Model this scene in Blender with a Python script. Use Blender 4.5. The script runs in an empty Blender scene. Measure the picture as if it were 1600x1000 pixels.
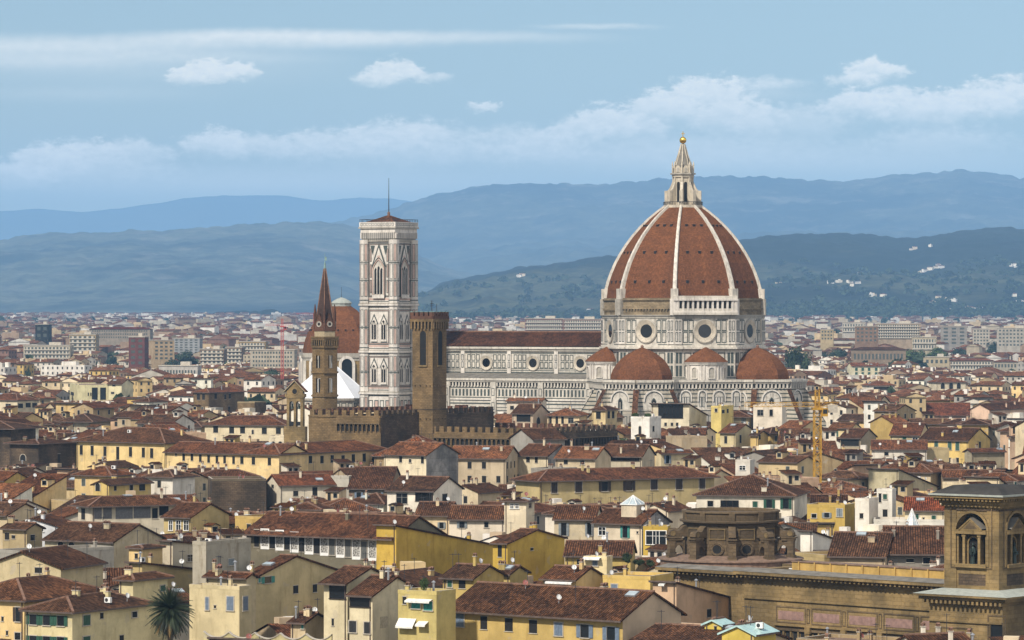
import bpy, math, random
import numpy as np
from math import radians as R, sin, cos, pi
from mathutils import Vector, Matrix, noise as mnoise

sc = bpy.context.scene
COL = sc.collection
rng = random.Random(11)

# ------------------------------------------------------------------ camera
# photo units: FP pixels per radian in a 1600x1000 frame, horizon row HZ, eye height CZ above the city ground
FP, HZ, CZ = 6125.0, 490.0, 55.0
cam_d = bpy.data.cameras.new('camera')
cam = bpy.data.objects.new('camera', cam_d)
COL.objects.link(cam)
cam.location = (0, 0, CZ)
cam.rotation_euler = (R(90), 0, 0)
cam_d.sensor_width = 36.0
cam_d.lens = 36.0 * FP / 1600.0
cam_d.shift_y = -(500 - HZ) / 1600.0
cam_d.clip_start = 1.0
cam_d.clip_end = 60000.0
sc.camera = cam

# ------------------------------------------------------------------ light
SUN_AZ, SUN_EL = 236.0, 43.0           # direction towards the sun, counter-clockwise from +X
sd = Vector((cos(R(SUN_AZ)) * cos(R(SUN_EL)), sin(R(SUN_AZ)) * cos(R(SUN_EL)), sin(R(SUN_EL))))
sun_d = bpy.data.lights.new('sun', 'SUN')
sun_d.energy = 5.0
sun_d.angle = R(3.0)
sun_d.color = (1.0, 0.93, 0.83)
sun = bpy.data.objects.new('sun', sun_d)
COL.objects.link(sun)
sun.location = sd * 300
sun.rotation_euler = sd.to_track_quat('Z', 'Y').to_euler()

sc.view_settings.view_transform = 'Standard'
sc.view_settings.look = 'None'
sc.view_settings.exposure = -0.08
sc.view_settings.gamma = 1.0
sc.view_settings.use_curve_mapping = False
sc.cycles.use_denoising = True
sc.cycles.max_bounces = 5
sc.cycles.diffuse_bounces = 2
sc.cycles.glossy_bounces = 2
sc.cycles.transmission_bounces = 2
sc.cycles.volume_bounces = 1
sc.cycles.caustics_reflective = False
sc.cycles.caustics_refractive = False


# ------------------------------------------------------------------ node helpers
class NT:
    """Small wrapper that wires nodes by calling them."""
    def __init__(self, tree):
        self.t = tree
    def n(self, kind, **kw):
        nd = self.t.nodes.new(kind)
        for k, v in kw.items():
            setattr(nd, k, v)
        return nd
    def put(self, sock, v):
        if hasattr(v, 'links'):
            self.t.links.new(v, sock)
        elif v is not None:
            if isinstance(v, (tuple, list)) and len(v) == 3 and sock.type == 'RGBA':
                v = (*v, 1.0)
            sock.default_value = v
    def m(self, op, a, b=None, c=None, clamp=False):
        nd = self.n('ShaderNodeMath', operation=op, use_clamp=clamp)
        for i, v in enumerate((a, b, c)):
            if v is not None:
                self.put(nd.inputs[i], v)
        return nd.outputs[0]
    def vm(self, op, a, b=None, c=None, out=0):
        nd = self.n('ShaderNodeVectorMath', operation=op)
        for i, v in enumerate((a, b, c)):
            if v is not None:
                self.put(nd.inputs[i], v)
        return nd.outputs[out]
    def mix(self, f, a, b, blend='MIX'):
        nd = self.n('ShaderNodeMix', data_type='RGBA', blend_type=blend)
        self.put(nd.inputs[0], f)
        self.put(nd.inputs[6], a)
        self.put(nd.inputs[7], b)
        return nd.outputs[2]
    def rng(self, v, a, b, c=0.0, d=1.0, kind='SMOOTHSTEP'):
        nd = self.n('ShaderNodeMapRange', interpolation_type=kind)
        self.put(nd.inputs[0], v)
        for i, q in enumerate((a, b, c, d)):
            self.put(nd.inputs[1 + i], q)
        return nd.outputs[0]
    def noise(self, vec, scale, detail=3.0, rough=0.55, dim='3D', out=0):
        nd = self.n('ShaderNodeTexNoise', noise_dimensions=dim)
        self.put(nd.inputs['Vector'], vec)
        nd.inputs['Scale'].default_value = scale
        nd.inputs['Detail'].default_value = detail
        nd.inputs['Roughness'].default_value = rough
        return nd.outputs[out]
    def xyz(self, v):
        nd = self.n('ShaderNodeSeparateXYZ')
        self.put(nd.inputs[0], v)
        return nd.outputs
    def comb(self, x=0.0, y=0.0, z=0.0):
        nd = self.n('ShaderNodeCombineXYZ')
        for i, v in enumerate((x, y, z)):
            self.put(nd.inputs[i], v)
        return nd.outputs[0]


# ------------------------------------------------------------------ sky
world = bpy.data.worlds.new('World')
sc.world = world
world.use_nodes = True
wt = world.node_tree
wt.nodes.clear()
W = NT(wt)
sky = W.n('ShaderNodeTexSky', sky_type='NISHITA')
sky.sun_disc = False
sky.sun_elevation = R(SUN_EL)
sky.sun_rotation = R((90 - SUN_AZ) % 360)
sky.air_density = 1.0
sky.dust_density = 0.6
sky.ozone_density = 1.0
gen = W.n('ShaderNodeTexCoord').outputs['Generated']
gx, gy, gz = W.xyz(W.vm('NORMALIZE', gen))
ysafe = W.m('MAXIMUM', gy, 0.08)
# directions as hundreds of photo rows: U grows to the right of the view axis, V upwards from the horizon
U = W.m('MULTIPLY', W.m('DIVIDE', gx, ysafe), FP / 100)
V = W.m('MULTIPLY', W.m('DIVIDE', gz, ysafe), FP / 100)
P2 = W.comb(U, V, 0.0)
SKY_TINT = (0.90, 0.945, 0.98)
base_sky = W.mix(1.0, sky.outputs[0], SKY_TINT, 'MULTIPLY')
warpn = W.n('ShaderNodeTexNoise')
W.put(warpn.inputs['Vector'], W.vm('MULTIPLY', P2, (1.0, 1.5, 1.0)))
warpn.inputs['Scale'].default_value = 2.6
warpn.inputs['Detail'].default_value = 5.0
warpn.inputs['Roughness'].default_value = 0.62
warp = W.vm('MULTIPLY', W.vm('SUBTRACT', warpn.outputs[1], (0.5, 0.5, 0.5)), (0.62, 0.40, 0.0))
PW = W.vm('ADD', P2, warp)
SOFTW = W.vm('ADD', P2, W.vm('MULTIPLY', warp, (0.5, 0.22, 0.0)))
cov = None
# (centre x, centre y, radius x, radius y in photo rows; opacity; edge softness; how soon it fades towards its foot; 1 = smooth lens)
CLOUDS = [
 (60, 80, 330, 30, 0.80, .8, -1.1, 1), (420, 64, 300, 22, 0.95, .7, -1.1, 1), (690, 60, 300, 15, 0.65, .9, -1.0, 1), (930, 42, 120, 7, 0.55, .9, -1.1, 1), (200, 112, 420, 45, 0.30, 1.0, -1.2, 1),
 (296, 124, 30, 13, 0.98, .40, -1.1, 0), (325, 114, 34, 18, 1.00, .40, -1.0, 0), (352, 117, 28, 13, 0.98, .4, -1.0, 0), (378, 113, 26, 14, 1.00, .40, -1.0, 0),
 (588, 122, 28, 12, 0.85, .5, -1.0, 0), (614, 113, 30, 18, 0.95, .42, -1.0, 0), (645, 118, 26, 12, 0.85, .5, -1.0, 0), (675, 124, 26, 9, 0.60, .6, -1.0, 0),
 (758, 167, 22, 6, 0.95, .6, -1.0, 0), (1335, 127, 34, 12, 0.90, .5, -1.0, 0), (1365, 113, 38, 17, 1.00, .42, -1.0, 0), (1392, 110, 22, 11, 0.90, .45, -1.0, 0),
 (1195, 134, 60, 12, 0.75, .8, -1.0, 0),
 (20, 278, 60, 22, 0.75, .5, -.9, 0), (80, 258, 55, 28, 0.94, .45, -.8, 0), (125, 242, 50, 22, 0.88, .45, -.8, 0), (200, 243, 60, 22, 0.81, .5, -.8, 0), (150, 268, 120, 26, 0.62, .8, -.9, 0),
 (335, 232, 45, 26, 0.94, .42, -.7, 0), (390, 232, 60, 20, 0.75, .5, -.8, 0), (530, 228, 55, 24, 0.75, .5, -.8, 0), (600, 222, 55, 26, 0.75, .5, -.8, 0), (650, 215, 50, 24, 0.81, .5, -.8, 0),
 (850, 232, 60, 26, 0.62, .6, -.8, 0), (905, 212, 40, 22, 0.81, .45, -.7, 0), (945, 194, 38, 24, 0.95, .38, -.7, 0), (985, 205, 50, 24, 0.75, .5, -.7, 0),
 (1040, 178, 52, 30, 0.95, .38, -.7, 0), (1105, 160, 55, 34, 0.95, .38, -.7, 0), (1150, 190, 60, 34, 0.88, .5, -.7, 0), (1340, 172, 50, 24, 0.95, .4, -.7, 0), (1400, 168, 55, 26, 0.94, .42, -.7, 0),
 (1460, 178, 60, 30, 0.88, .45, -.7, 0), (1530, 168, 60, 30, 0.95, .4, -.7, 0), (1590, 160, 50, 32, 0.95, .4, -.7, 0), (1470, 225, 110, 24, 0.56, .7, -.8, 0),
 (620, 245, 160, 26, .5, .8, -1.0, 0), (760, 240, 150, 22, .4, .8, -1.0, 0), (1120, 235, 200, 26, .45, .9, -1.0, 0), (1235, 200, 80, 30, .55, .55, -.8, 0), (800, 222, 70, 24, .5, .6, -.8, 0), (700, 218, 60, 22, .5, .6, -.8, 0), (470, 236, 60, 22, .6, .55, -.8, 0), (980, 250, 300, 40, 0.48, 1.0, -1.2, 1), (400, 290, 600, 40, 0.54, 1.0, -1.2, 1), (1300, 255, 420, 40, 0.48, 1.0, -1.2, 1),
 (60, 100, 200, 18, .45, .9, -1.1, 1), (330, 92, 240, 16, .40, .9, -1.1, 1), (120, 150, 260, 20, .25, 1.0, -1.1, 1), (1150, 150, 160, 14, .3, .9, -1.1, 1),
]
fine = W.noise(W.vm('MULTIPLY', P2, (1.0, 1.9, 1.0)), 5.0, 5.0, 0.6)
for (cx, cy, rx, ry, op, soft, foot, lens) in CLOUDS:
    c = ((cx - 800) / 100, (HZ - cy) / 100, 0)
    k = 1.15 if lens else 1.5
    inv = (100 / (rx * k), 100 / (ry * k), 0)
    q = W.vm('MULTIPLY', W.vm('SUBTRACT', SOFTW if lens else PW, c), inv)
    d = W.vm('LENGTH', q, out=1)
    body = W.m('SUBTRACT', 1.0, d)
    if not lens:
        body = W.m('ADD', body, W.m('MULTIPLY', W.m('SUBTRACT', fine, 0.5), 0.9))
    a = W.rng(body, 0.0, soft)
    qy = W.xyz(q)[1]
    a = W.m('MULTIPLY', a, W.rng(qy, foot, 0.55, 0.0, op))
    # screen-like union of the clouds
    cov = a if cov is None else W.m('SUBTRACT', W.m('ADD', cov, a), W.m('MULTIPLY', cov, a))
cov = W.m('MULTIPLY', cov, W.rng(fine, 0.25, 0.75, 0.82, 1.06))
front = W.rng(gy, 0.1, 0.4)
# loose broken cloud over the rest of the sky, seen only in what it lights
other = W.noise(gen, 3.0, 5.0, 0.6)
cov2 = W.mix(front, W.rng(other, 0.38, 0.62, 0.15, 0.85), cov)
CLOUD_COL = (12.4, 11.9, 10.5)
# unseen cloud overhead and behind the viewer, brightened as added fill light
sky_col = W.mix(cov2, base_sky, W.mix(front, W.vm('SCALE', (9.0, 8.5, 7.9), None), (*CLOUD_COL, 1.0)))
# unseen cloud brightened further to the right, added to lift right-facing walls
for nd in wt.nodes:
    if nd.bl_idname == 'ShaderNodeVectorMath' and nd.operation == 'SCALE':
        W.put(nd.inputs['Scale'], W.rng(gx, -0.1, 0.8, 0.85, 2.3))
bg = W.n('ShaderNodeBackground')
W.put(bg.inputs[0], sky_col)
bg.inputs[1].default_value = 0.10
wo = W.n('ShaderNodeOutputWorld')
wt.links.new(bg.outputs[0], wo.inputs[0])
world.cycles.sampling_method = 'MANUAL'
world.cycles.sample_map_resolution = 512


# ------------------------------------------------------------------ materials
def new_mat(name):
    m = bpy.data.materials.new(name)
    m.use_nodes = True
    t = m.node_tree
    b = t.nodes['Principled BSDF']
    return m, NT(t), b


def simple(name, col, rough=0.7, metal=0.0, var=0.12, scale=1.5):
    m, N, b = new_mat(name)
    co = N.n('ShaderNodeTexCoord').outputs['Object']
    f = N.noise(co, scale, 3.0)
    c = N.mix(N.rng(f, 0.25, 0.75), tuple(x * (1 - var) for x in col), tuple(min(1, x * (1 + var)) for x in col))
    N.put(b.inputs['Base Color'], c)
    b.inputs['Roughness'].default_value = rough
    b.inputs['Metallic'].default_value = metal
    return m


def own_colour(N):
    oi = N.n('ShaderNodeObjectInfo')
    return oi.outputs['Color'], oi.outputs['Random']


def stucco_mat(name, grime=0.5, attr=None, bumpy=0.0):
    m, N, b = new_mat(name)
    uv = N.n('ShaderNodeTexCoord').outputs['UV']
    col, rnd = own_colour(N)
    if attr:
        col = N.n('ShaderNodeAttribute', attribute_name=attr).outputs['Color']
    off = N.comb(N.m('MULTIPLY', rnd, 91.0), N.m('MULTIPLY', rnd, 37.0), 0.0)
    p = N.vm('ADD', uv, off)
    big = N.noise(p, 0.22, 4.0, 0.6, '2D')
    streak = N.noise(N.vm('MULTIPLY', p, (0.8, 0.13, 1.0)), 1.0, 4.0, 0.65, '2D')
    small = N.noise(p, 2.2, 3.0, 0.6, '2D')
    c = N.mix(1.0, col, N.mix(N.rng(big, 0.3, 0.7), (0.84, 0.81, 0.76), (1.12, 1.08, 1.02)), 'MULTIPLY')
    c = N.mix(N.rng(streak, 0.50, 0.82, 0.0, grime), c, N.mix(1.0, c, (0.55, 0.49, 0.42), 'MULTIPLY'))
    c = N.mix(N.rng(small, 0.56, 0.75, 0.0, grime * 0.45), c, N.mix(1.0, c, (0.62, 0.57, 0.50), 'MULTIPLY'))
    patch = N.noise(p, 0.5, 2.0, 0.4, '2D')
    c = N.mix(N.rng(patch, 0.70, 0.74, 0.0, grime * 0.6), c, (0.42, 0.36, 0.28))
    N.put(b.inputs['Base Color'], c)
    b.inputs['Roughness'].default_value = 0.9
    b.inputs['Specular IOR Level'].default_value = 0.2
    bp = N.n('ShaderNodeBump')
    bp.inputs['Strength'].default_value = 0.25
    bp.inputs['Distance'].default_value = 0.05
    N.put(bp.inputs['Height'], small)
    N.put(b.inputs['Normal'], bp.outputs[0])
    return m


def stone_mat(name, cols, bw=1.0, bh=0.42, contrast=0.35, mortar=0.6):
    """Coursed rubble or ashlar: brick pattern with colour changes from block to block."""
    m, N, b = new_mat(name)
    uv = N.n('ShaderNodeTexCoord').outputs['UV']
    wv = N.vm('ADD', uv, N.vm('MULTIPLY', N.vm('SUBTRACT', N.noise(uv, 1.1, 2.0, 0.5, '2D', out=1), (0.5, 0.5, 0.5)), (0.25, 0.2, 0.0)))
    br = N.n('ShaderNodeTexBrick')
    N.put(br.inputs['Vector'], wv)
    br.inputs['Scale'].default_value = 1.0
    br.inputs['Brick Width'].default_value = bw
    br.inputs['Row Height'].default_value = bh
    br.inputs['Mortar Size'].default_value = 0.035
    br.inputs['Bias'].default_value = 0.0
    N.put(br.inputs['Color1'], cols[0])
    N.put(br.inputs['Color2'], cols[1])
    N.put(br.inputs['Mortar'], tuple(x * mortar for x in cols[0]))
    big = N.noise(uv, 0.16, 4.0, 0.62, '2D')
    med = N.noise(uv, 1.4, 3.0, 0.6, '2D')
    c = N.mix(1.0, br.outputs[0], N.mix(N.rng(big, 0.3, 0.72), (1 - contrast,) * 3, (1 + contrast * 0.6, 1 + contrast * 0.5, 1 + contrast * 0.4)), 'MULTIPLY')
    c = N.mix(N.rng(med, 0.5, 0.75, 0.0, 0.5), c, N.mix(1.0, c, (0.55, 0.53, 0.5), 'MULTIPLY'))
    N.put(b.inputs['Base Color'], c)
    b.inputs['Roughness'].default_value = 0.92
    bp = N.n('ShaderNodeBump')
    bp.inputs['Strength'].default_value = 0.5
    bp.inputs['Distance'].default_value = 0.08
    N.put(bp.inputs['Height'], br.outputs[1])
    bp.invert = True
    N.put(b.inputs['Normal'], bp.outputs[0])
    return m


def tile_mat(name, attr=None, pitch=0.40, ca=(0.046, 0.025, 0.0145), cb=(0.158, 0.081, 0.046), own=True, bump=0.9, blotch=1.0, gap=1.0):
    """Rows of half-round roof tiles running down the slope; U along the eave, V down the slope, in metres."""
    m, N, b = new_mat(name)
    uv = N.n('ShaderNodeTexCoord').outputs['UV']
    col, rnd = own_colour(N)
    if attr:
        col = N.n('ShaderNodeAttribute', attribute_name=attr).outputs['Color']
    off = N.comb(N.m('MULTIPLY', rnd, 57.0), N.m('MULTIPLY', rnd, 23.0), 0.0)
    wob = N.vm('MULTIPLY', N.vm('SUBTRACT', N.noise(uv, 0.7, 2.0, 0.5, '2D', out=1), (0.5, 0.5, 0.5)), (0.16, 0.2, 0.0))
    p = N.vm('ADD', uv, wob)
    x, y, _ = N.xyz(p)
    row = N.m('DIVIDE', x, pitch)
    crs = N.m('DIVIDE', y, 0.42)
    wn = N.n('ShaderNodeTexWhiteNoise', noise_dimensions='2D')
    N.put(wn.inputs['Vector'], N.comb(N.m('FLOOR', row), N.m('FLOOR', N.m('ADD', crs, N.m('MULTIPLY', N.m('FLOOR', row), 0.37))), 0.0))
    tile_r = wn.outputs[0]
    q = N.vm('ADD', uv, off)
    big = N.noise(q, 0.20, 4.0, 0.65, '2D')
    med = N.noise(N.vm('MULTIPLY', q, (1.0, 0.55, 1.0)), 1.1, 4.0, 0.65, '2D')
    c = N.mix(N.rng(tile_r, 0.0, 1.0, 0.0, 1.0, 'LINEAR'), ca, cb)
    kb = .35 + .65 * blotch
    c = N.mix(N.rng(big, 0.28, 0.72), N.mix(1.0, c, tuple(1 - q_ * kb for q_ in (.28, .30, .28)), 'MULTIPLY'), N.mix(1.0, c, tuple(1 + q_ * kb for q_ in (.18, .12, .05)), 'MULTIPLY'))
    c = N.mix(N.rng(med, 0.50, 0.75, 0.0, 0.65 * blotch), c, (0.038, 0.026, 0.018))
    c = N.mix(N.rng(med, 0.24, 0.42, 0.55 * blotch, 0.0), c, (0.26, 0.15, 0.09))
    # re-laid patches of older and newer tiles
    vo = N.n('ShaderNodeTexVoronoi', voronoi_dimensions='2D')
    N.put(vo.inputs['Vector'], N.vm('MULTIPLY', N.vm('ADD', q, N.vm('MULTIPLY', wob, (4.0, 4.0, 0.0))), (0.30, 0.42, 1.0)))
    vo.inputs['Scale'].default_value = 1.0
    pr = N.xyz(vo.outputs['Color'])[0]
    c = N.mix(1.0, c, N.mix(pr, tuple(1 - q_ * blotch for q_ in (.34, .32, .28)), tuple(1 + q_ * blotch for q_ in (.28, .20, .10))), 'MULTIPLY')
    if own:
        c = N.mix(1.0, c, col, 'MULTIPLY')
    prof = N.m('ABSOLUTE', N.m('SINE', N.m('MULTIPLY', row, pi)))
    # crests of the tile rows are lighter, the gaps between rows darker
    c = N.mix(N.rng(prof, 0.75, 1.0, 0.0, 0.5 * gap), c, N.mix(1.0, c, (1.6, 1.5, 1.4), 'MULTIPLY'))
    c = N.mix(N.rng(prof, 0.15, 0.65, 0.9 * gap, 0.0), c, (0.018, 0.010, 0.007))
    N.put(b.inputs['Base Color'], c)
    b.inputs['Roughness'].default_value = 0.92
    b.inputs['Specular IOR Level'].default_value = 0.08
    bp = N.n('ShaderNodeBump')
    bp.inputs['Strength'].default_value = bump
    bp.inputs['Distance'].default_value = 0.10
    N.put(bp.inputs['Height'], N.m('ADD', prof, N.m('MULTIPLY', tile_r, 0.35)))
    N.put(b.inputs['Normal'], bp.outputs[0])
    return m


def paint_mat(name, rough=0.6, slat=0.0):
    """Paint in the object's own colour, optionally with louvre slats."""
    m, N, b = new_mat(name)
    col, rnd = own_colour(N)
    co = N.n('ShaderNodeTexCoord').outputs['Object']
    f = N.noise(co, 2.5, 3.0)
    c = N.mix(1.0, col, N.mix(N.rng(f, 0.3, 0.7), (0.8, 0.8, 0.8), (1.1, 1.1, 1.1)), 'MULTIPLY')
    N.put(b.inputs['Base Color'], c)
    b.inputs['Roughness'].default_value = rough
    if slat:
        z = N.xyz(co)[2]
        bp = N.n('ShaderNodeBump')
        bp.inputs['Strength'].default_value = 0.6
        bp.inputs['Distance'].default_value = 0.03
        N.put(bp.inputs['Height'], N.m('FRACT', N.m('DIVIDE', z, slat)))
        N.put(b.inputs['Normal'], bp.outputs[0])
    return m


def glass_mat(name, col, rough=0.08, spec=0.5):
    m, N, b = new_mat(name)
    co = N.n('ShaderNodeTexCoord').outputs['Object']
    _, rnd = own_colour(N)
    k = N.m('ADD', N.m('MULTIPLY', rnd, 1.1), 0.45)
    c = N.vm('SCALE', col, None)
    nd = c.node
    N.put(nd.inputs['Scale'], k)
    N.put(b.inputs['Base Color'], c)
    b.inputs['Roughness'].default_value = rough
    b.inputs['Specular IOR Level'].default_value = spec
    return m


M = {}
M['stucco'] = stucco_mat('stucco', 0.52)
M['old_stucco'] = stucco_mat('weathered_stucco', 0.8)
M['far_wall'] = stucco_mat('far_wall', 0.3, attr='tint')
M['tile'] = tile_mat('roof_tile')
M['far_tile'] = tile_mat('far_roof_tile', attr='tint', bump=0.3)
M['dome_tile'] = tile_mat('dome_tile', pitch=0.5, ca=(0.125, 0.050, 0.021), cb=(0.190, 0.080, 0.035), bump=0.15, blotch=.28, gap=.22)
M['ridge'] = simple('ridge_tile', (0.19, 0.105, 0.068), 0.9, var=0.4, scale=2.0)
M['eave'] = simple('eave_wood', (0.022, 0.014, 0.010), 0.9, var=0.3)  # wood darkened so its colour carries the deep shade under eaves
M['gutter'] = simple('gutter_copper', (0.10, 0.07, 0.055), 0.6, var=0.3)
M['glass'] = glass_mat('window_glass', (0.012, 0.014, 0.016))
M['trim'] = simple('stone_trim', (0.46, 0.41, 0.33), 0.85, var=0.2)
M['white_paint'] = simple('white_paint', (0.78, 0.77, 0.73), 0.6, var=0.08)
M['shutter'] = paint_mat('louvred_shutter', 0.55, 0.09)
M['own'] = paint_mat('own_paint', 0.75)
M['grey_metal'] = simple('grey_metal', (0.42, 0.43, 0.44), 0.45, 0.6, var=0.15)
M['dark_metal'] = simple('dark_metal', (0.05, 0.05, 0.055), 0.5, 0.4)
M['lead'] = simple('lead_sheet', (0.19, 0.175, 0.15), 0.9, 0.0, var=0.25, scale=0.6)
M['dark'] = simple('dark_opening', (0.012, 0.011, 0.010), 0.95)
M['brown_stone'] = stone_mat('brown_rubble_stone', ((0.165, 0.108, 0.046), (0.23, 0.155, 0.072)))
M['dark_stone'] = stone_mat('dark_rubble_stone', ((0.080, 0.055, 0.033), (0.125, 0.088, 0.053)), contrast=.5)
M['sand_stone'] = stone_mat('sandstone_ashlar', ((0.215, 0.150, 0.060), (0.270, 0.192, 0.085)), 1.6, 0.6, 0.42, .86)
M['raw_stone'] = stone_mat('bare_drum_masonry', ((0.23, 0.175, 0.10), (0.31, 0.245, 0.155)), 1.4, 0.5, 0.4)
M['old_own'] = M['old_stucco']
M['terrace'] = simple('terrace_paving', (0.20, 0.13, 0.09), 0.9, var=0.3)
M['pale_glass'] = simple('pale_skylight_glass', (0.40, 0.46, 0.48), 0.25, var=0.15)
M['green_glass'] = simple('ribbed_pale_green_glass', (0.42, 0.60, 0.57), 0.3, var=0.12)
M['window_shut'] = simple('small_shutter', (0.06, 0.07, 0.06), 0.7, var=0.4)
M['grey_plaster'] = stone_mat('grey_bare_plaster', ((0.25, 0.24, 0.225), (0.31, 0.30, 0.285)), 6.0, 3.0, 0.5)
M['copper'] = simple('green_copper', (0.22, 0.34, 0.31), 0.6, var=0.3)
M['gold'] = simple('gilded_copper', (0.85, 0.55, 0.10), 0.25, 0.9, var=0.05)
M['bronze'] = simple('bronze', (0.03, 0.045, 0.038), 0.5, 0.5)
M['pink_panel'] = simple('pink_marble_panel', (0.27, 0.165, 0.135), 0.7, var=0.25, scale=1.2)
M['white_sheet'] = simple('white_roof_sheet', (0.82, 0.83, 0.85), 0.6, var=0.06, scale=.3)
M['crane_yellow'] = simple('crane_yellow', (0.46, 0.25, 0.025), 0.5, var=0.2)
M['crane_red'] = simple('crane_red', (0.45, 0.06, 0.05), 0.5)
M['palm_frond'] = simple('palm_frond', (0.022, 0.034, 0.012), 0.6, var=0.6, scale=.8)
M['palm_dry'] = simple('dry_frond', (0.20, 0.12, 0.035), 0.8, var=0.4)
M['bark'] = simple('bark', (0.085, 0.06, 0.04), 0.95, var=0.3)
M['brick_red'] = stone_mat('dark_red_brick', ((0.15, 0.05, 0.045), (0.19, 0.07, 0.06)), .6, .2, 0.25)


def marble(name, col, dirt, rough=0.55, own=False):
    """Old marble cladding with rain streaks and grey crust."""
    m, N, b = new_mat(name)
    uv = N.n('ShaderNodeTexCoord').outputs['UV']
    big = N.noise(uv, 0.12, 4.0, 0.6, '2D')
    med = N.noise(uv, 0.9, 3.0, 0.6, '2D')
    streak = N.noise(N.vm('MULTIPLY', uv, (1.1, 0.09, 1.0)), 1.0, 4.0, 0.65, '2D')
    c = N.mix(N.rng(big, 0.3, 0.7), tuple(x * .82 for x in col), tuple(min(1, x * 1.1) for x in col))
    c = N.mix(N.rng(med, 0.45, 0.75, 0, dirt), c, tuple(x * .55 for x in col))
    c = N.mix(N.rng(streak, 0.5, 0.78, 0, dirt * 1.2), c, (0.16, 0.14, 0.115))
    N.put(b.inputs['Base Color'], c)
    b.inputs['Roughness'].default_value = rough
    return m


M['marble'] = marble('white_marble', (0.62, 0.57, 0.485), 0.6)
M['marble_clean'] = marble('clean_white_marble', (0.70, 0.645, 0.57), 0.42)
M['marble_grey'] = marble('grey_marble', (0.40, 0.365, 0.305), 0.6)
M['green_marble'] = marble('green_marble', (0.060, 0.075, 0.066), 0.2)
M['pink_marble'] = marble('pink_marble', (0.56, 0.40, 0.33), 0.3)
M['lantern_stone'] = marble('lantern_marble', (0.56, 0.49, 0.38), 0.5)


def banded(name, white, green, period, share):
    """Courses of white and green marble."""
    m, N, b = new_mat(name)
    uv = N.n('ShaderNodeTexCoord').outputs['UV']
    y = N.xyz(uv)[1]
    fr = N.m('FRACT', N.m('DIVIDE', y, period))
    big = N.noise(uv, 0.15, 4.0, 0.6, '2D')
    med = N.noise(N.vm('MULTIPLY', uv, (1.0, 0.3, 1.0)), 0.9, 4.0, 0.6, '2D')
    c = N.mix(N.m('LESS_THAN', fr, share), white, green)
    c = N.mix(1.0, c, N.mix(N.rng(big, 0.3, 0.7), (0.72, 0.70, 0.66), (1.08, 1.05, 1.0)), 'MULTIPLY')
    c = N.mix(N.rng(med, 0.5, 0.75, 0, 0.5), c, (0.15, 0.135, 0.11))
    N.put(b.inputs['Base Color'], c)
    b.inputs['Roughness'].default_value = 0.6
    return m


M['banded'] = banded('banded_marble', (0.52, 0.475, 0.40), (0.065, 0.08, 0.07), 1.35, 0.33)


def scroll_mat():
    m, N, b = new_mat('sgraffito_plaster')
    co = N.n('ShaderNodeTexCoord').outputs['Object']
    vo = N.n('ShaderNodeTexVoronoi', feature='DISTANCE_TO_EDGE')
    N.put(vo.inputs['Vector'], N.vm('MULTIPLY', co, (1.0, 1.0, 0.8)))
    vo.inputs['Scale'].default_value = 2.6
    c = N.mix(N.rng(vo.outputs[0], 0.05, 0.12), (0.50, 0.48, 0.43), (0.16, 0.15, 0.135))
    N.put(b.inputs['Base Color'], c)
    b.inputs['Roughness'].default_value = 0.9
    return m


M['sgraffito'] = scroll_mat()


def leaf_mat(name, dark, light, scale=0.35):
    m, N, b = new_mat(name)
    co = N.n('ShaderNodeTexCoord').outputs['Object']
    f = N.noise(co, scale, 3.0, 0.6)
    g = N.noise(co, scale * 9, 2.0, 0.5)
    c = N.mix(N.rng(N.m('ADD', N.m('MULTIPLY', f, .6), N.m('MULTIPLY', g, .4)), 0.35, 0.65), dark, light)
    N.put(b.inputs['Base Color'], c)
    b.inputs['Roughness'].default_value = 0.7
    b.inputs['Specular IOR Level'].default_value = 0.25
    return m


M['leaf_dark'] = leaf_mat('dark_leaves', (0.016, 0.030, 0.014), (0.045, 0.068, 0.028))
M['leaf_mid'] = leaf_mat('green_leaves', (0.030, 0.055, 0.016), (0.085, 0.120, 0.035))

M['brick_brown'] = stone_mat('brown_red_brick', ((0.13, 0.058, 0.033), (0.17, 0.08, 0.048)), .6, .2, 0.25)
M['trim_brown'] = simple('brown_string_course', (0.16, 0.115, 0.065), .9, var=.25)
M['spire_brick'] = stone_mat('dark_spire_brick', ((0.058, 0.030, 0.021), (0.085, 0.045, 0.031)), .7, .25, 0.35)
M['sand_pale'] = simple('pale_sand_band', (0.36, 0.29, 0.18), .85, var=.2)
M['pale_copper'] = simple('pale_copper_sheet', (0.34, 0.36, 0.32), .85, var=.15)
M['sand_dark'] = stone_mat('weathered_sandstone', ((0.115, 0.080, 0.042), (0.16, 0.115, 0.063)), 1.3, .55, .5, .85)
M['ochre_wall'] = simple('ochre_render', (0.46, 0.30, 0.085), .9, var=.25, scale=.6)
M['pink_render'] = simple('pinkish_render', (0.50, 0.38, 0.255), .9, var=.16, scale=.35)
M['dark_lead'] = simple('dark_lead_roof', (0.050, 0.047, 0.043), .95, var=.3, scale=.5)
M['window_bar'] = simple('window_bar', (0.26, 0.25, 0.23), .7, var=.1)
for k_ in ('lead', 'dark_lead', 'pale_copper'):
    M[k_].node_tree.nodes['Principled BSDF'].inputs['Specular IOR Level'].default_value = 0.08


# ------------------------------------------------------------------ objects and meshes
def tag(o, label=None, cat=None, group=None, kind=None):
    if label: o['label'] = label
    if cat: o['category'] = cat
    if group: o['group'] = group
    if kind: o['kind'] = kind
    return o


def thing(name, label, cat, loc=(0, 0, 0), rotz=0.0, group=None):
    o = bpy.data.objects.new(name, None)
    o.empty_display_size = 2.0
    COL.objects.link(o)
    o.location = loc
    o.rotation_euler = (0, 0, R(rotz))
    return tag(o, label, cat, group)


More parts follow.
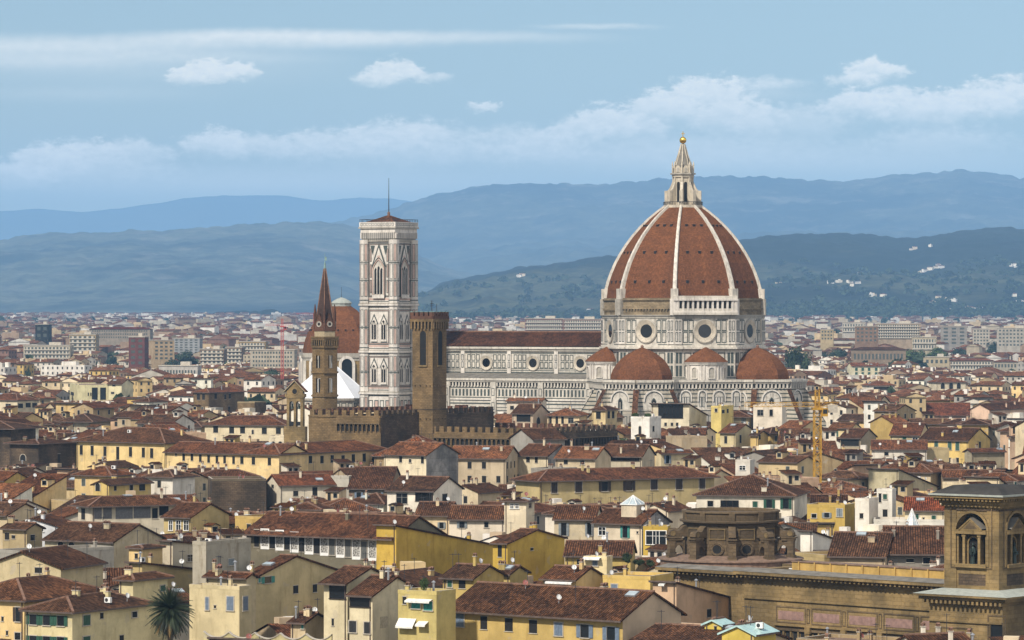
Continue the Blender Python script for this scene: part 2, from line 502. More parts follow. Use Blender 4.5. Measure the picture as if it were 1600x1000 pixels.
class MB:
    """Collects faces (with a material each, UVs in metres) and links them as one mesh object."""
    def __init__(self):
        self.v, self.f, self.m, self.tint = [], [], [], []
        self.mats = []
        self.cur_tint = None
    def mi(self, mat):
        if mat not in self.mats:
            self.mats.append(mat)
        return self.mats.index(mat)
    def face(self, pts, mat):
        b = len(self.v)
        self.v.extend([tuple(p) for p in pts])
        self.f.append(tuple(range(b, b + len(pts))))
        self.m.append(self.mi(mat))
        if self.cur_tint is not None:
            self.tint.append(self.cur_tint)
    def box(self, c, s, mat, rz=0.0, bottom=True, top=None):
        hx, hy, hz = s[0] / 2, s[1] / 2, s[2] / 2
        ca, sa = cos(rz), sin(rz)
        def q(x, y, z):
            return (c[0] + x * ca - y * sa, c[1] + x * sa + y * ca, c[2] + z)
        p = [q(-hx, -hy, -hz), q(hx, -hy, -hz), q(hx, hy, -hz), q(-hx, hy, -hz), q(-hx, -hy, hz), q(hx, -hy, hz), q(hx, hy, hz), q(-hx, hy, hz)]
        for k in ((0, 1, 5, 4), (1, 2, 6, 5), (2, 3, 7, 6), (3, 0, 4, 7)):
            self.face([p[i] for i in k], mat)
        self.face([p[i] for i in (4, 5, 6, 7)], top or mat)
        if bottom:
            self.face([p[i] for i in (3, 2, 1, 0)], mat)
    def prism(self, poly, z0, z1, mat, top=None, cap=True, bottom=False):
        n = len(poly)
        for i in range(n):
            a, b = poly[i], poly[(i + 1) % n]
            self.face([(a[0], a[1], z0), (b[0], b[1], z0), (b[0], b[1], z1), (a[0], a[1], z1)], mat)
        if cap:
            self.face([(p[0], p[1], z1) for p in poly], top or mat)
        if bottom:
            self.face([(p[0], p[1], z0) for p in reversed(poly)], mat)
    def loft(self, rings, mat, cap=True):
        """Rings of equal length, bottom to top."""
        for r0, r1 in zip(rings, rings[1:]):
            n = len(r0)
            for i in range(n):
                j = (i + 1) % n
                if (Vector(r1[i]) - Vector(r1[j])).length < 1e-6:
                    self.face([r0[i], r0[j], r1[i]], mat)
                else:
                    self.face([r0[i], r0[j], r1[j], r1[i]], mat)
        if cap:
            self.face(rings[-1], mat)
    def lathe(self, prof, mat, n=16, c=(0, 0), rot=0.0, cap=True):
        rings = [[(c[0] + r * cos(rot + 2 * pi * i / n), c[1] + r * sin(rot + 2 * pi * i / n), z) for i in range(n)] for r, z in prof]
        self.loft(rings, mat, cap)
    def bar(self, a, b, t, mat, t2=None):
        """Square bar from a to b."""
        a, b = Vector(a), Vector(b)
        d = (b - a).normalized()
        up = Vector((0, 0, 1)) if abs(d.z) < 0.95 else Vector((1, 0, 0))
        u = d.cross(up).normalized() * t / 2
        w = d.cross(u).normalized() * (t2 or t) / 2
        r0 = [a + u + w, a - u + w, a - u - w, a + u - w]
        r1 = [b + u + w, b - u + w, b - u - w, b + u - w]
        for i in range(4):
            j = (i + 1) % 4
            self.face([r0[j], r0[i], r1[i], r1[j]], mat)
        self.face(r0, mat)
        self.face(list(reversed(r1)), mat)
    def mesh(self, name, smooth=False):
        me = bpy.data.meshes.new(name)
        me.from_pydata(self.v, [], self.f)
        for mt in self.mats:
            me.materials.append(M[mt])
        me.polygons.foreach_set('material_index', self.m)
        uvl = me.uv_layers.new(name='UVMap')
        uvs = []
        V3 = self.v
        for f in self.f:
            p = [Vector(V3[i]) for i in f]
            nrm = (p[1] - p[0]).cross(p[2] - p[0])
            if len(p) > 3:
                nrm += (p[2] - p[0]).cross(p[3] - p[0])
            if nrm.length < 1e-12:
                nrm = Vector((0, 0, 1))
            nrm.normalize()
            if abs(nrm.z) > 0.999:
                t, bt = Vector((1, 0, 0)), Vector((0, 1, 0))
            else:
                t = Vector((-nrm.y, nrm.x, 0)).normalized()
                bt = nrm.cross(t)
            for q in p:
                uvs.extend((q.dot(t), q.dot(bt)))
        uvl.data.foreach_set('uv', uvs)
        if self.tint:
            at = me.attributes.new('tint', 'FLOAT_COLOR', 'FACE')
            at.data.foreach_set('color', [c for t in self.tint for c in (*t, 1.0)])
        if smooth:
            me.polygons.foreach_set('use_smooth', [True] * len(self.f))
        return me
    def build(self, name, parent=None, colour=None, smooth=False):
        return link(name, self.mesh(name, smooth), parent, colour)


def link(name, me, parent=None, colour=None, loc=None, rotz=0.0):
    o = bpy.data.objects.new(name, me)
    COL.objects.link(o)
    if parent is not None:
        o.parent = parent
    if colour:
        o.color = (*colour, 1.0)
    if loc is not None:
        o.location = loc
        o.rotation_euler = (0, 0, rotz)
    return o


class Fr:
    """A vertical face: origin at its middle foot, x along it to the right as seen from outside, z up, off = proud of it."""
    def __init__(self, o, ang):
        self.o = Vector((o[0], o[1], o[2] if len(o) > 2 else 0.0))
        self.n = Vector((cos(ang), sin(ang), 0))
        self.u = Vector((-sin(ang), cos(ang), 0))
    def p(self, x, z, off=0.0):
        return self.o + self.u * x + self.n * off + Vector((0, 0, z))
    def rect(self, mb, x0, x1, z0, z1, off, mat):
        mb.face([self.p(x0, z0, off), self.p(x1, z0, off), self.p(x1, z1, off), self.p(x0, z1, off)], mat)
    def slab(self, mb, x0, x1, z0, z1, o0, o1, mat):
        """Box on the face from off o0 (hidden back) to o1."""
        a = [self.p(x0, z0, o1), self.p(x1, z0, o1), self.p(x1, z1, o1), self.p(x0, z1, o1)]
        b = [self.p(x0, z0, o0), self.p(x1, z0, o0), self.p(x1, z1, o0), self.p(x0, z1, o0)]
        mb.face(a, mat)
        for i in range(4):
            j = (i + 1) % 4
            mb.face([a[j], a[i], b[i], b[j]], mat)
    def frame(self, mb, x0, x1, z0, z1, t, off, mat):
        """Flat outline of line width t."""
        for (a, b, c, d) in ((x0, x1, z0, z0 + t), (x0, x1, z1 - t, z1), (x0, x0 + t, z0 + t, z1 - t), (x1 - t, x1, z0 + t, z1 - t)):
            self.rect(mb, a, b, c, d, off, mat)
    def arch_pts(self, xc, w, z0, z1, off, n=8, pointed=False):
        """Outline of an arched opening of width w from z0 to crown z1."""
        r = w / 2
        pts = [self.p(xc - r, z0, off), self.p(xc + r, z0, off)]
        rise = r * (1.35 if pointed else 1.0)
        for i in range(n + 1):
            t = pi * i / n
            x, z = cos(t), sin(t)
            if pointed:
                z = (1 - abs(x) ** 1.35) ** 0.8
            pts.append(self.p(xc + r * x, z1 - rise + rise * z, off))
        return pts
    def arch(self, mb, xc, w, z0, z1, off, mat, n=8, pointed=False):
        mb.face(self.arch_pts(xc, w, z0, z1, off, n, pointed), mat)
    def arch_ring(self, mb, xc, w, z0, z1, t, o0, o1, mat, n=10, pointed=False):
        """Raised moulding of width t round an arched opening (open foot)."""
        def outline(ww, zz, off):
            return self.arch_pts(xc, ww, z0, zz, off, n, pointed)[1:] + [self.p(xc - ww / 2, z0, off)]
        a, b = outline(w, z1, o1), outline(w + 2 * t, z1 + t, o1)
        c, d = outline(w, z1, o0), outline(w + 2 * t, z1 + t, o0)
        for i in range(len(a) - 1):
            mb.face([a[i], b[i], b[i + 1], a[i + 1]], mat)
            mb.face([b[i], d[i], d[i + 1], b[i + 1]], mat)
            mb.face([c[i], a[i], a[i + 1], c[i + 1]], mat)
    def oculus(self, mb, xc, zc, r0, r1, depth, mat, rim, n=24, glass='glass'):
        """Round window: splayed ring from r1 (proud) in to r0, dark glass at the back."""
        def ring(r, off):
            return [self.p(xc + r * cos(2 * pi * i / n), zc + r * sin(2 * pi * i / n), off) for i in range(n)]
        seq = [(r1 * 1.10, 0.02, rim), (r1 * 1.10, depth * .8, rim), (r1, depth, rim), ((r0 + r1) / 2, depth * .6, mat), (r0, 0.14, mat)]
        for (ra, oa, _), (rb, ob, mm) in zip(seq, seq[1:]):
            A, B = ring(ra, oa), ring(rb, ob)
            for i in range(n):
                j = (i + 1) % n
                mb.face([A[i], A[j], B[j], B[i]], mm)
        mb.face(ring(r0, 0.11), glass)


def ngon(rad, n, rot=0.0, c=(0, 0)):
    return [(c[0] + rad * cos(rot + 2 * pi * i / n), c[1] + rad * sin(rot + 2 * pi * i / n)) for i in range(n)]


def at(px, py, Y):
    """World point seen at a place of the photo when it stands Y metres off."""
    return Vector(((px - 800) * Y / FP, Y, CZ - (py - HZ) * Y / FP))


def proj(p):
    return (800 + FP * p[0] / p[1], HZ + FP * (CZ - p[2]) / p[1])


OCC = []        # (distance, outline in photo rows, owner) for the visibility test
KEEP = []       # (x0, x1, lowest visible row, distance) of things that nearer houses must not hide
FOOT = []       # footprints already taken: (cx, cy, ux, uy, half w, half d)


def obb_hit(a, b, shrink=0.93):
    for (ux, uy) in ((a[2], a[3]), (-a[3], a[2]), (b[2], b[3]), (-b[3], b[2])):
        dist = abs((b[0] - a[0]) * ux + (b[1] - a[1]) * uy)
        ra = a[4] * abs(a[2] * ux + a[3] * uy) + a[5] * abs(-a[3] * ux + a[2] * uy)
        rb = b[4] * abs(b[2] * ux + b[3] * uy) + b[5] * abs(-b[3] * ux + b[2] * uy)
        if dist > (ra + rb) * shrink:
            return False
    return True


# ------------------------------------------------------------------ houses
CR, PY, WH, BE = (.68, .56, .37), (.68, .51, .25), (.78, .73, .63), (.48, .385, .26)
TA, OC, GY, PK = (.37, .285, .165), (.50, .335, .075), (.33, .315, .285), (.58, .41, .28)
WALLS = [('cream', CR), ('pale yellow', PY), ('white', WH), ('beige', BE), ('tan', TA), ('ochre', (.50, .36, .13)), ('grey', GY), ('pinkish', PK),
         ('cream', (.72, .61, .42)), ('off-white', (.74, .69, .59)), ('white', (.78, .75, .68)), ('buff', (.54, .43, .25))]
GRN, BRN, SGY, TEAL, SBL, BLK = (.018, .085, .050), (.045, .028, .018), (.23, .26, .27), (.03, .24, .20), (.16, .21, .28), (.02, .02, .02)
ROOFC = [(1.0, 1.0, 1.0), (.78, .80, .82), (1.3, 1.15, 1.05), (.92, .85, .82), (1.15, .95, .85), (.55, .56, .6), (1.8, 1.55, 1.35), (1.0, 1.1, 1.15), (1.2, .95, .85), (.75, .85, .95), (.7, .68, .66)]


def roof_shape(w, d, h, kind, pitch, ov, go):
    """Top surface of the roof (verts, faces), ridge lines and the height function of the roof plane."""
    X, Y = w / 2 + go, d / 2 + ov
    if kind == 'gx':
        ze, zr = h - pitch * ov, h + pitch * d / 2
        v = [(-X, -Y, ze), (X, -Y, ze), (X, 0, zr), (-X, 0, zr), (X, Y, ze), (-X, Y, ze)]
        return v, [(0, 1, 2, 3), (3, 2, 4, 5)], [(3, 2)], lambda x, y: h + pitch * (d / 2 - abs(y))
    if kind == 'gy':
        X, Y = w / 2 + ov, d / 2 + go
        ze, zr = h - pitch * ov, h + pitch * w / 2
        v = [(-X, -Y, ze), (0, -Y, zr), (0, Y, zr), (-X, Y, ze), (X, -Y, ze), (X, Y, ze)]
        return v, [(0, 1, 2, 3), (1, 4, 5, 2)], [(1, 2)], lambda x, y: h + pitch * (w / 2 - abs(x))
    if kind == 'hip':
        X, Y = w / 2 + ov, d / 2 + ov
        ze = h - pitch * ov
        k = min(X, Y)
        zr = ze + pitch * k
        fn = lambda x, y: ze + pitch * min(X - abs(x), Y - abs(y))
        if abs(X - Y) < 0.3:
            v = [(-X, -Y, ze), (X, -Y, ze), (X, Y, ze), (-X, Y, ze), (0, 0, zr)]
            return v, [(0, 1, 4), (1, 2, 4), (2, 3, 4), (3, 0, 4)], [(0, 4), (1, 4), (2, 4), (3, 4)], fn
        if X > Y:
            a, b = (-(X - Y), 0, zr), (X - Y, 0, zr)
            v = [(-X, -Y, ze), (X, -Y, ze), (X, Y, ze), (-X, Y, ze), a, b]
            return v, [(0, 1, 5, 4), (1, 2, 5), (2, 3, 4, 5), (3, 0, 4)], [(4, 5), (0, 4), (3, 4), (1, 5), (2, 5)], fn
        a, b = (0, -(Y - X), zr), (0, Y - X, zr)
        v = [(-X, -Y, ze), (X, -Y, ze), (X, Y, ze), (-X, Y, ze), a, b]
        return v, [(0, 1, 4), (1, 2, 5, 4), (2, 3, 5), (3, 0, 4, 5)], [(4, 5), (0, 4), (1, 4), (2, 5), (3, 5)], fn
    # lean-to roofs: sf falls to the front, sb to the back, sl to the left, sr to the right (h = wall top at the named corner side)
    if kind == 'sf':
        fn = lambda x, y: h + pitch * (y + d / 2)
    elif kind == 'sb':
        fn = lambda x, y: h - pitch * (y + d / 2)
    elif kind == 'sl':
        fn = lambda x, y: h + pitch * (x + w / 2)
    else:
        fn = lambda x, y: h - pitch * (x - w / 2)
    v = [(x, y, fn(x, y)) for x, y in ((-X, -Y), (X, -Y), (X, Y), (-X, Y))]
    return v, [(0, 1, 2, 3)], [], fn


def roof_mesh(mb, w, d, h, kind, pitch, ov, go, mat='tile', eave='eave', ridge='ridge', lift=0.16, th=0.26):
    if kind == 'flat':
        t, ph = 0.3, 0.55
        for (cx, cy, sx, sy) in ((0, -d / 2 + t / 2, w, t), (0, d / 2 - t / 2, w, t), (-w / 2 + t / 2, 0, t, d - 2 * t), (w / 2 - t / 2, 0, t, d - 2 * t)):
            mb.box((cx, cy, h + ph / 2), (sx + .06, sy + .06, ph), 'old_own', bottom=True, top='trim')
        mb.face([(-w / 2, -d / 2, h + .05), (w / 2, -d / 2, h + .05), (w / 2, d / 2, h + .05), (-w / 2, d / 2, h + .05)], 'terrace')
        return lambda x, y: h + 0.05
    v, f, rl, fn = roof_shape(w, d, h, kind, pitch, ov, go)
    v = [Vector(q) + Vector((0, 0, lift)) for q in v]
    edges = {}
    for fc in f:
        mb.face([v[i] for i in fc], mat)
        mb.face([v[i] - Vector((0, 0, th)) for i in reversed(fc)], eave)
        for i in range(len(fc)):
            e = (fc[i], fc[(i + 1) % len(fc)])
            edges[tuple(sorted(e))] = edges.get(tuple(sorted(e)), []) + [e]
    dn = Vector((0, 0, th))
    for k, es in edges.items():
        if len(es) == 1:
            a, b = es[0]
            mb.face([v[b], v[a], v[a] - dn, v[b] - dn], 'gutter' if abs(v[a].z - v[b].z) < .01 else mat)
    if ridge:
        for a, b in rl:
            mb.bar(v[a] + Vector((0, 0, .04)), v[b] + Vector((0, 0, .04)), 0.34, ridge, 0.22)
    return lambda x, y: fn(x, y) + lift


def wall_mesh(mb, w, d, h, kind, pitch, mat, side=None, extra=None):
    if kind == 'flat':
        fn = lambda x, y: h
    else:
        fn = roof_shape(w, d, h, kind, pitch, 0.0, 0.0)[3]
    A, B, C, D = (-w / 2, -d / 2), (w / 2, -d / 2), (w / 2, d / 2), (-w / 2, d / 2)
    for (p, q, lr) in ((A, B, 0), (B, C, 1), (C, D, 0), (D, A, 1)):
        pts = [(p[0], p[1], 0), (q[0], q[1], 0), (q[0], q[1], fn(*q))]
        if (kind == 'gx' and lr) or (kind == 'gy' and not lr):
            mx, my = (p[0] + q[0]) / 2, (p[1] + q[1]) / 2
            pts.append((mx, my, fn(mx, my)))
        pts.append((p[0], p[1], fn(*p)))
        mb.face(pts, side if (lr and side) else mat)


WIN = {}


def win_mesh(style, w, h, leaves=True):
    """Window seen from outside along +Y, centred on its opening."""
    w, h = max(.3, round(w * 5) / 5), max(.3, round(h * 5) / 5)
    key = (style, w, h, leaves)
    if key in WIN:
        return WIN[key]
    mb = MB()
    def rect(x0, x1, z0, z1, y, mat):
        mb.face([(x0, y, z0), (x1, y, z0), (x1, y, z1), (x0, y, z1)], mat)
    def bx(x0, x1, z0, z1, y, mat):
        mb.box(((x0 + x1) / 2, y / 2, (z0 + z1) / 2), (x1 - x0, abs(y), z1 - z0), mat)
    X, Z = w / 2, h / 2
    t = .13
    if style in 'dwosg':
        fr = {'w': 'white_paint', 'g': 'eave'}.get(style, 'trim')
        bx(-X - t, -X, -Z, Z, -.09, fr); bx(X, X + t, -Z, Z, -.09, fr)
        bx(-X - t, X + t, Z, Z + t, -.1, fr); bx(-X - t - .06, X + t + .06, -Z - .12, -Z, -.18, fr)
        rect(-X, X, -Z, Z, -.02, 'glass')
        bar = {'w': 'white_paint', 'g': 'eave'}.get(style, 'window_bar')
        if style == 'w' or (style == 'd' and w > 1.3):
            bx(-.045, .045, -Z, Z, -.05, bar)
            bx(-X, -.045, -.03 + h * .12, .03 + h * .12, -.05, bar); bx(.045, X, -.03 + h * .12, .03 + h * .12, -.05, bar)
        if style in 'wg' and w > 1.8:
            n = max(2, int(w / 1.1))
            for i in range(1, n):
                x = -X + w * i / n
                if abs(x) > .1:
                    bx(x - .05, x + .05, -Z, Z, -.06, bar)
        if leaves and style == 'o':
            for s in (-1, 1):
                bx(min(s * (X + .02), s * (X + w * .48)), max(s * (X + .02), s * (X + w * .48)), -Z, Z, -.15, 'shutter')
        if leaves and style == 's':
            bx(-X, -.03, -Z, Z, -.07, 'shutter'); bx(.03, X, -Z, Z, -.07, 'shutter')
    elif style == 'b':
        rect(-X, X, -Z, Z, -.02, 'dark')
        bx(-X - .1, X + .1, -Z - .1, -Z, -.12, 'trim')
        bx(-X - .1, X + .1, Z, Z + .1, -.06, 'trim')
    elif style == 'a':
        F = Fr((0, 0, 0), -pi / 2)
        F.arch(mb, 0, w, -Z, Z, .03, 'dark')
        F.arch_ring(mb, 0, w, -Z, Z, .16, 0.0, .1, 'trim')
    elif style == 'p':
        bx(-X, X, -Z, Z, -.05, 'own')
    elif style == 'P':
        # stucco panel painted with a pale scrollwork border
        bx(-X - .1, X + .1, -Z - .1, Z + .1, -.06, 'white_paint')
        rect(-X + .08, X - .08, -Z + .45, Z - .08, -.08, 'sgraffito')
    elif style == 'A':
        # fabric awning
        pts = [(-X, -.02, Z), (X, -.02, Z), (X, -1.0, -Z + .15), (-X, -1.0, -Z + .15)]
        mb.face(list(reversed(pts)), 'own')
        mb.face([(p[0], p[1], p[2] - .05) for p in pts], 'own')
        rect(-X, X, -Z - .1, -Z + .15, -1.0, 'own')
    me = mb.mesh('window')
    WIN[key] = me
    return me


def leaf_mesh(style, w, h):
    w, h = max(.3, round(w * 5) / 5), max(.3, round(h * 5) / 5)
    key = ('leaf', style, w, h)
    if key not in WIN:
        mb = MB()
        lw = w * .48
        mb.box((0, -.06 if style == 'o' else -.05, 0), (lw, .07, h), 'shutter')
        WIN[key] = mb.mesh('shutter')
    return WIN[key], (w / 2 + .02 + w * .24) if style == 'o' else w / 4


def put_window(parent, style, w, h, loc, rz, colour, near):
    split = near and style in 'os'
    nm = {'A': 'awning', 'p': 'wall_panel', 'P': 'painted_panel'}.get(style, 'window')
    o = link(nm, win_mesh(style, w, h, not split), parent, colour, loc, rz)
    if split:
        me, dx = leaf_mesh(style, w, h)
        for s in (-1, 1):
            link('shutter', me, o, colour, (s * dx, -.03 if style == 'o' else -.01, 0))
    return o


# small things fixed to the roofs
def chimney_mesh(k):
    mb = MB()
    w, d, h = ((.6, .5, 1.0), (1.1, .5, .8), (.45, .45, 1.35))[k]
    mb.box((0, 0, h / 2 - .4), (w, d, h + .8), 'old_own')
    mb.box((0, 0, h + .05), (w + .16, d + .16, .1), 'trim')
    for sx in ((0,) if w < 1 else (-.35, .35)):
        for s in (-1, 1):
            mb.box((sx + s * .2, 0, h + .26), (.08, d * .8, .32), 'ridge')
        v = [(sx - .3, -d / 2, h + .42), (sx + .3, -d / 2, h + .42), (sx + .3, d / 2, h + .42), (sx - .3, d / 2, h + .42), (sx, -d / 2, h + .62), (sx, d / 2, h + .62)]
        for f in ((0, 1, 4), (1, 2, 5, 4), (2, 3, 5), (3, 0, 4, 5), (3, 2, 1, 0)):
            mb.face([v[i] for i in f], 'ridge')
    return mb.mesh('chimney')


def dish_mesh():
    mb = MB()
    mb.bar((0, 0, -.3), (0, 0, 1.0), .07, 'grey_metal')
    n = 14
    c, ax = Vector((0, -.12, .9)), Vector((.5, -.8, .35)).normalized()
    u = ax.cross(Vector((0, 0, 1))).normalized()
    v = u.cross(ax)
    rings = []
    for r, dep in ((.0, .0), (.2, .025), (.38, .085)):
        rings.append([c + ax * dep + u * r * cos(2 * pi * i / n) + v * r * sin(2 * pi * i / n) for i in range(n)])
    for a, b in zip(rings, rings[1:]):
        for i in range(n):
            j = (i + 1) % n
            fc = [a[i], b[i], b[j], a[j]] if a is not rings[0] else [a[0], b[i], b[j]]
            mb.face(fc, 'own')
            mb.face([q - ax * .03 for q in reversed(fc)], 'own')
    mb.bar(c + v * -.45 + ax * .1, c + ax * .55, .04, 'grey_metal')
    mb.box(c + ax * .55, (.1, .1, .1), 'grey_metal')
    return mb.mesh('satellite_dish')


def ac_mesh():
    mb = MB()
    mb.box((0, 0, .45), (1.0, .45, .75), 'white_paint')
    mb.box((0, 0, .04), (.9, .5, .09), 'dark_metal')
    F = Fr((-.12, -.226, .45), -pi / 2)
    mb.face([F.p(.28 * cos(a), .28 * sin(a), .005) for a in [2 * pi * i / 12 for i in range(12)]], 'dark_metal')
    return mb.mesh('air_conditioner')


def skylight_mesh():
    mb = MB()
    mb.box((0, 0, .1), (1.7, 1.3, .22), 'grey_metal')
    mb.box((0, 0, .22), (1.5, 1.1, .04), 'pale_glass')
    return mb.mesh('skylight')


def aerial_mesh():
    mb = MB()
    mb.bar((0, 0, -.3), (0, 0, 2.6), .06, 'dark_metal')
    mb.bar((-.5, 0, 2.4), (.5, 0, 2.4), .05, 'dark_metal')
    for x in (-.45, -.2, .05, .3):
        mb.bar((x, -.3, 2.4), (x, .3, 2.4), .04, 'dark_metal')
    return mb.mesh('aerial')


def dormer_mesh():
    mb = MB()
    w, d, h = 1.7, 2.6, 1.5
    mb.box((0, d / 2 - .4, h / 2 - .4), (w, d, h + .8), 'old_own')
    F = Fr((0, -.41, 0), -pi / 2)
    F.rect(mb, -.5, .5, .35, 1.25, .02, 'glass')
    F.frame(mb, -.6, .6, .25, 1.35, .1, .04, 'window_bar')
    for s in (-1, 1):
        p = [(0, -.75, h + .45), (0, d - .4, h + .45), (s * (w / 2 + .25), d - .4, h), (s * (w / 2 + .25), -.75, h)]
        mb.face(p, 'tile')
        mb.face([(a, b, c - .12) for a, b, c in p], 'eave')
    mb.face([(-w / 2, -.4, h), (w / 2, -.4, h), (0, -.4, h + .42)], 'old_own')
    return mb.mesh('dormer')


def cabin_mesh():
    mb = MB()
    w, d, h = 3.4, 2.8, 2.3
    mb.box((0, 0, h / 2 - .6), (w, d, h + 1.2), 'old_own')
    F = Fr((0, -d / 2, 0), -pi / 2)
    F.rect(mb, -1.2, -.4, .1, 1.9, .02, 'dark')
    F.rect(mb, .3, 1.2, .9, 1.8, .02, 'glass')
    F.frame(mb, .2, 1.3, .8, 1.9, .1, .05, 'window_bar')
    v = [(-w / 2 - .35, -d / 2 - .45, h), (w / 2 + .35, -d / 2 - .45, h), (w / 2 + .35, d / 2 + .3, h + .75), (-w / 2 - .35, d / 2 + .3, h + .75)]
    mb.face(v, 'tile')
    lo = [(a, b, c - .16) for a, b, c in v]
    mb.face(list(reversed(lo)), 'eave')
    for i in range(4):
        mb.face([v[(i + 1) % 4], v[i], lo[i], lo[(i + 1) % 4]], 'gutter')
    mb.face([(-w / 2, d / 2, h), (w / 2, d / 2, h), (w / 2, d / 2, h + .6), (-w / 2, d / 2, h + .6)], 'old_own')
    for s in (-1, 1):
        mb.face([(s * w / 2, -d / 2, h), (s * w / 2, d / 2, h), (s * w / 2, d / 2, h + .6)], 'old_own')
    return mb.mesh('roof_cabin')


def flue_mesh():
    mb = MB()
    mb.lathe([(.16, -.3), (.16, 1.5), (.3, 1.52), (.3, 1.6), (.05, 1.8)], 'grey_metal', 10)
    return mb.mesh('flue')


FIX = {}


def fixture(kind):
    if kind not in FIX:
        FIX[kind] = {'chimney': lambda: chimney_mesh(0), 'chimney2': lambda: chimney_mesh(1), 'chimney3': lambda: chimney_mesh(2), 'satellite_dish': dish_mesh,
                     'air_conditioner': ac_mesh, 'skylight': skylight_mesh, 'aerial': aerial_mesh, 'flue': flue_mesh, 'dormer': dormer_mesh, 'roof_cabin': cabin_mesh}[kind]()
    return FIX[kind]


SPEC = []


def spec_geom(s):
    """Visible faces of a house and its outline."""
    ca, sa = cos(R(s['a'])), sin(R(s['a']))
    s['uv'] = (ca, sa)
    return s


def loc2w(s, x, y, z=0.0):
    ca, sa = s['uv']
    return (s['x'] + x * ca - y * sa, s['y'] + x * sa + y * ca, z)


def H(label, xl, xc, xr, py, z, a, roof, wall, win=(), d=None, w=None, pitch=.36, vb=None, mat='stucco', side=None, roofc=None, ov=.7, go=.35,
      chim=1, extra=(), name='house', cat='house', group='houses of the old town', rmat='tile', lm=None, wallname=None):
    """A house read from the photo: xl/xc/xr are the columns of its left end, near corner and right end, py the row of the eave at
    that corner, z the height of the eave and a the turn of its front."""
    Yc = (CZ - z) * FP / (py - HZ)
    Xc = (xc - 800) * Yc / FP
    ca, sa = cos(R(a)), sin(R(a))
    kl, kr = (xl - 800) / FP, (xr - 800) / FP
    if a < 0:
        if w is None:
            w = (Xc - kl * Yc) / (ca - kl * sa)
        if d is None:
            d = (Xc - kr * Yc) / (sa + kr * ca)
        cx, cy = -w / 2, d / 2
    else:
        if w is None:
            w = (kr * Yc - Xc) / (ca - kr * sa)
        if d is None:
            d = (Xc - kl * Yc) / (sa + kl * ca)
        cx, cy = w / 2, d / 2
    w, d = max(2.5, min(w, 70)), max(2.5, min(abs(d), 62))
    cx, cy = (-w / 2 if a < 0 else w / 2), d / 2
    s = dict(label=label, w=w, d=d, h=z, a=a, roof=roof, wall=wall, win=win, pitch=pitch, mat=mat, side=side, roofc=roofc or rng.choice(ROOFC if py < 760 else [(.8, .8, .82), (.66, .66, .68), (.9, .84, .8), (.75, .8, .85), (1.0, .95, .9)]), ov=ov, go=go,  # near roofs get darker tints, cloud shade put into their colour
             chim=chim, extra=extra, name=name, cat=cat, group=group, rmat=rmat, hand=True, corner=(Xc, Yc), px=(xl, xc, xr, py))
    s['x'], s['y'] = Xc + cx * ca - cy * sa, Yc + cx * sa + cy * ca
    spec_geom(s)
    s['vb'] = vb if vb is not None else py + 24
    SPEC.append(s)
    FOOT.append((s['x'], s['y'], ca, sa, w / 2, d / 2))
    near = Vector((Xc, Yc))
    for (dx_, dy_, L_) in ((-ca if a < 0 else ca, -sa if a < 0 else sa, w), (-sa, ca, d)):
        for k in range(4):
            ends = [near + Vector((dx_, dy_)) * L_ * f for f in (k / 4, (k + 1) / 4)]
            q = [800 + FP * e.x / e.y for e in ends]
            KEEP.append((min(q), max(q), s['vb'], max(e.y for e in ends) + 2.5))
    if lm:
        MARKS.append((lm, xc, (py + s['vb']) / 2))
    return s


MARKS = []


def house_pts(s):
    w, d, h = s['w'] / 2, s['d'] / 2, s['h']
    e = s['ov'] if s['roof'] != 'flat' else 0
    pts = [loc2w(s, x, y, z) for x in (-w, w) for y in (-d, d) for z in (0, h)]
    if s['roof'] == 'flat':
        pts += [loc2w(s, x, y, h + .55) for x in (-w, w) for y in (-d, d)]
    else:
        v, f, rl, fn = roof_shape(s['w'], s['d'], h, s['roof'], s['pitch'], e, s['go'])
        pts += [loc2w(s, *q) for q in v]
    return pts


def hull(pts):
    pts = sorted(set((round(x, 2), round(y, 2)) for x, y in pts))
    def half(ps):
        out = []
        for p in ps:
            while len(out) > 1 and (out[-1][0] - out[-2][0]) * (p[1] - out[-2][1]) - (out[-1][1] - out[-2][1]) * (p[0] - out[-2][0]) <= 0:
                out.pop()
            out.append(p)
        return out[:-1]
    return half(pts) + half(list(reversed(pts)))


BUF = np.full((1000, 1600), -1, dtype=np.int32)


def paint(poly, ident):
    ys = [p[1] for p in poly]
    y0, y1 = max(0, int(math.floor(min(ys)))), min(999, int(math.ceil(max(ys))))
    n = len(poly)
    for y in range(y0, y1 + 1):
        xs = []
        yc = min(max(y + .5, min(ys) + .001), max(ys) - .001)
        for i in range(n):
            (ax, ay), (bx, by) = poly[i], poly[(i + 1) % n]
            if (ay <= yc) != (by <= yc):
                xs.append(ax + (yc - ay) * (bx - ax) / (by - ay))
        if len(xs) >= 2:
            a, b = max(0, int(min(xs))), min(1600, int(math.ceil(max(xs))))
            if b > a:
                BUF[y, a:b] = ident


def seen_at(p, ident):
    px, py = proj(p)
    x, y = int(px), int(py)
    if x < -8 or x > 1608 or y > 1010:
        return False
    x, y = min(max(x, 0), 1599), min(max(y, 0), 999)
    return bool((BUF[max(0, y - 2):y + 3, max(0, x - 2):x + 3] == ident).any())


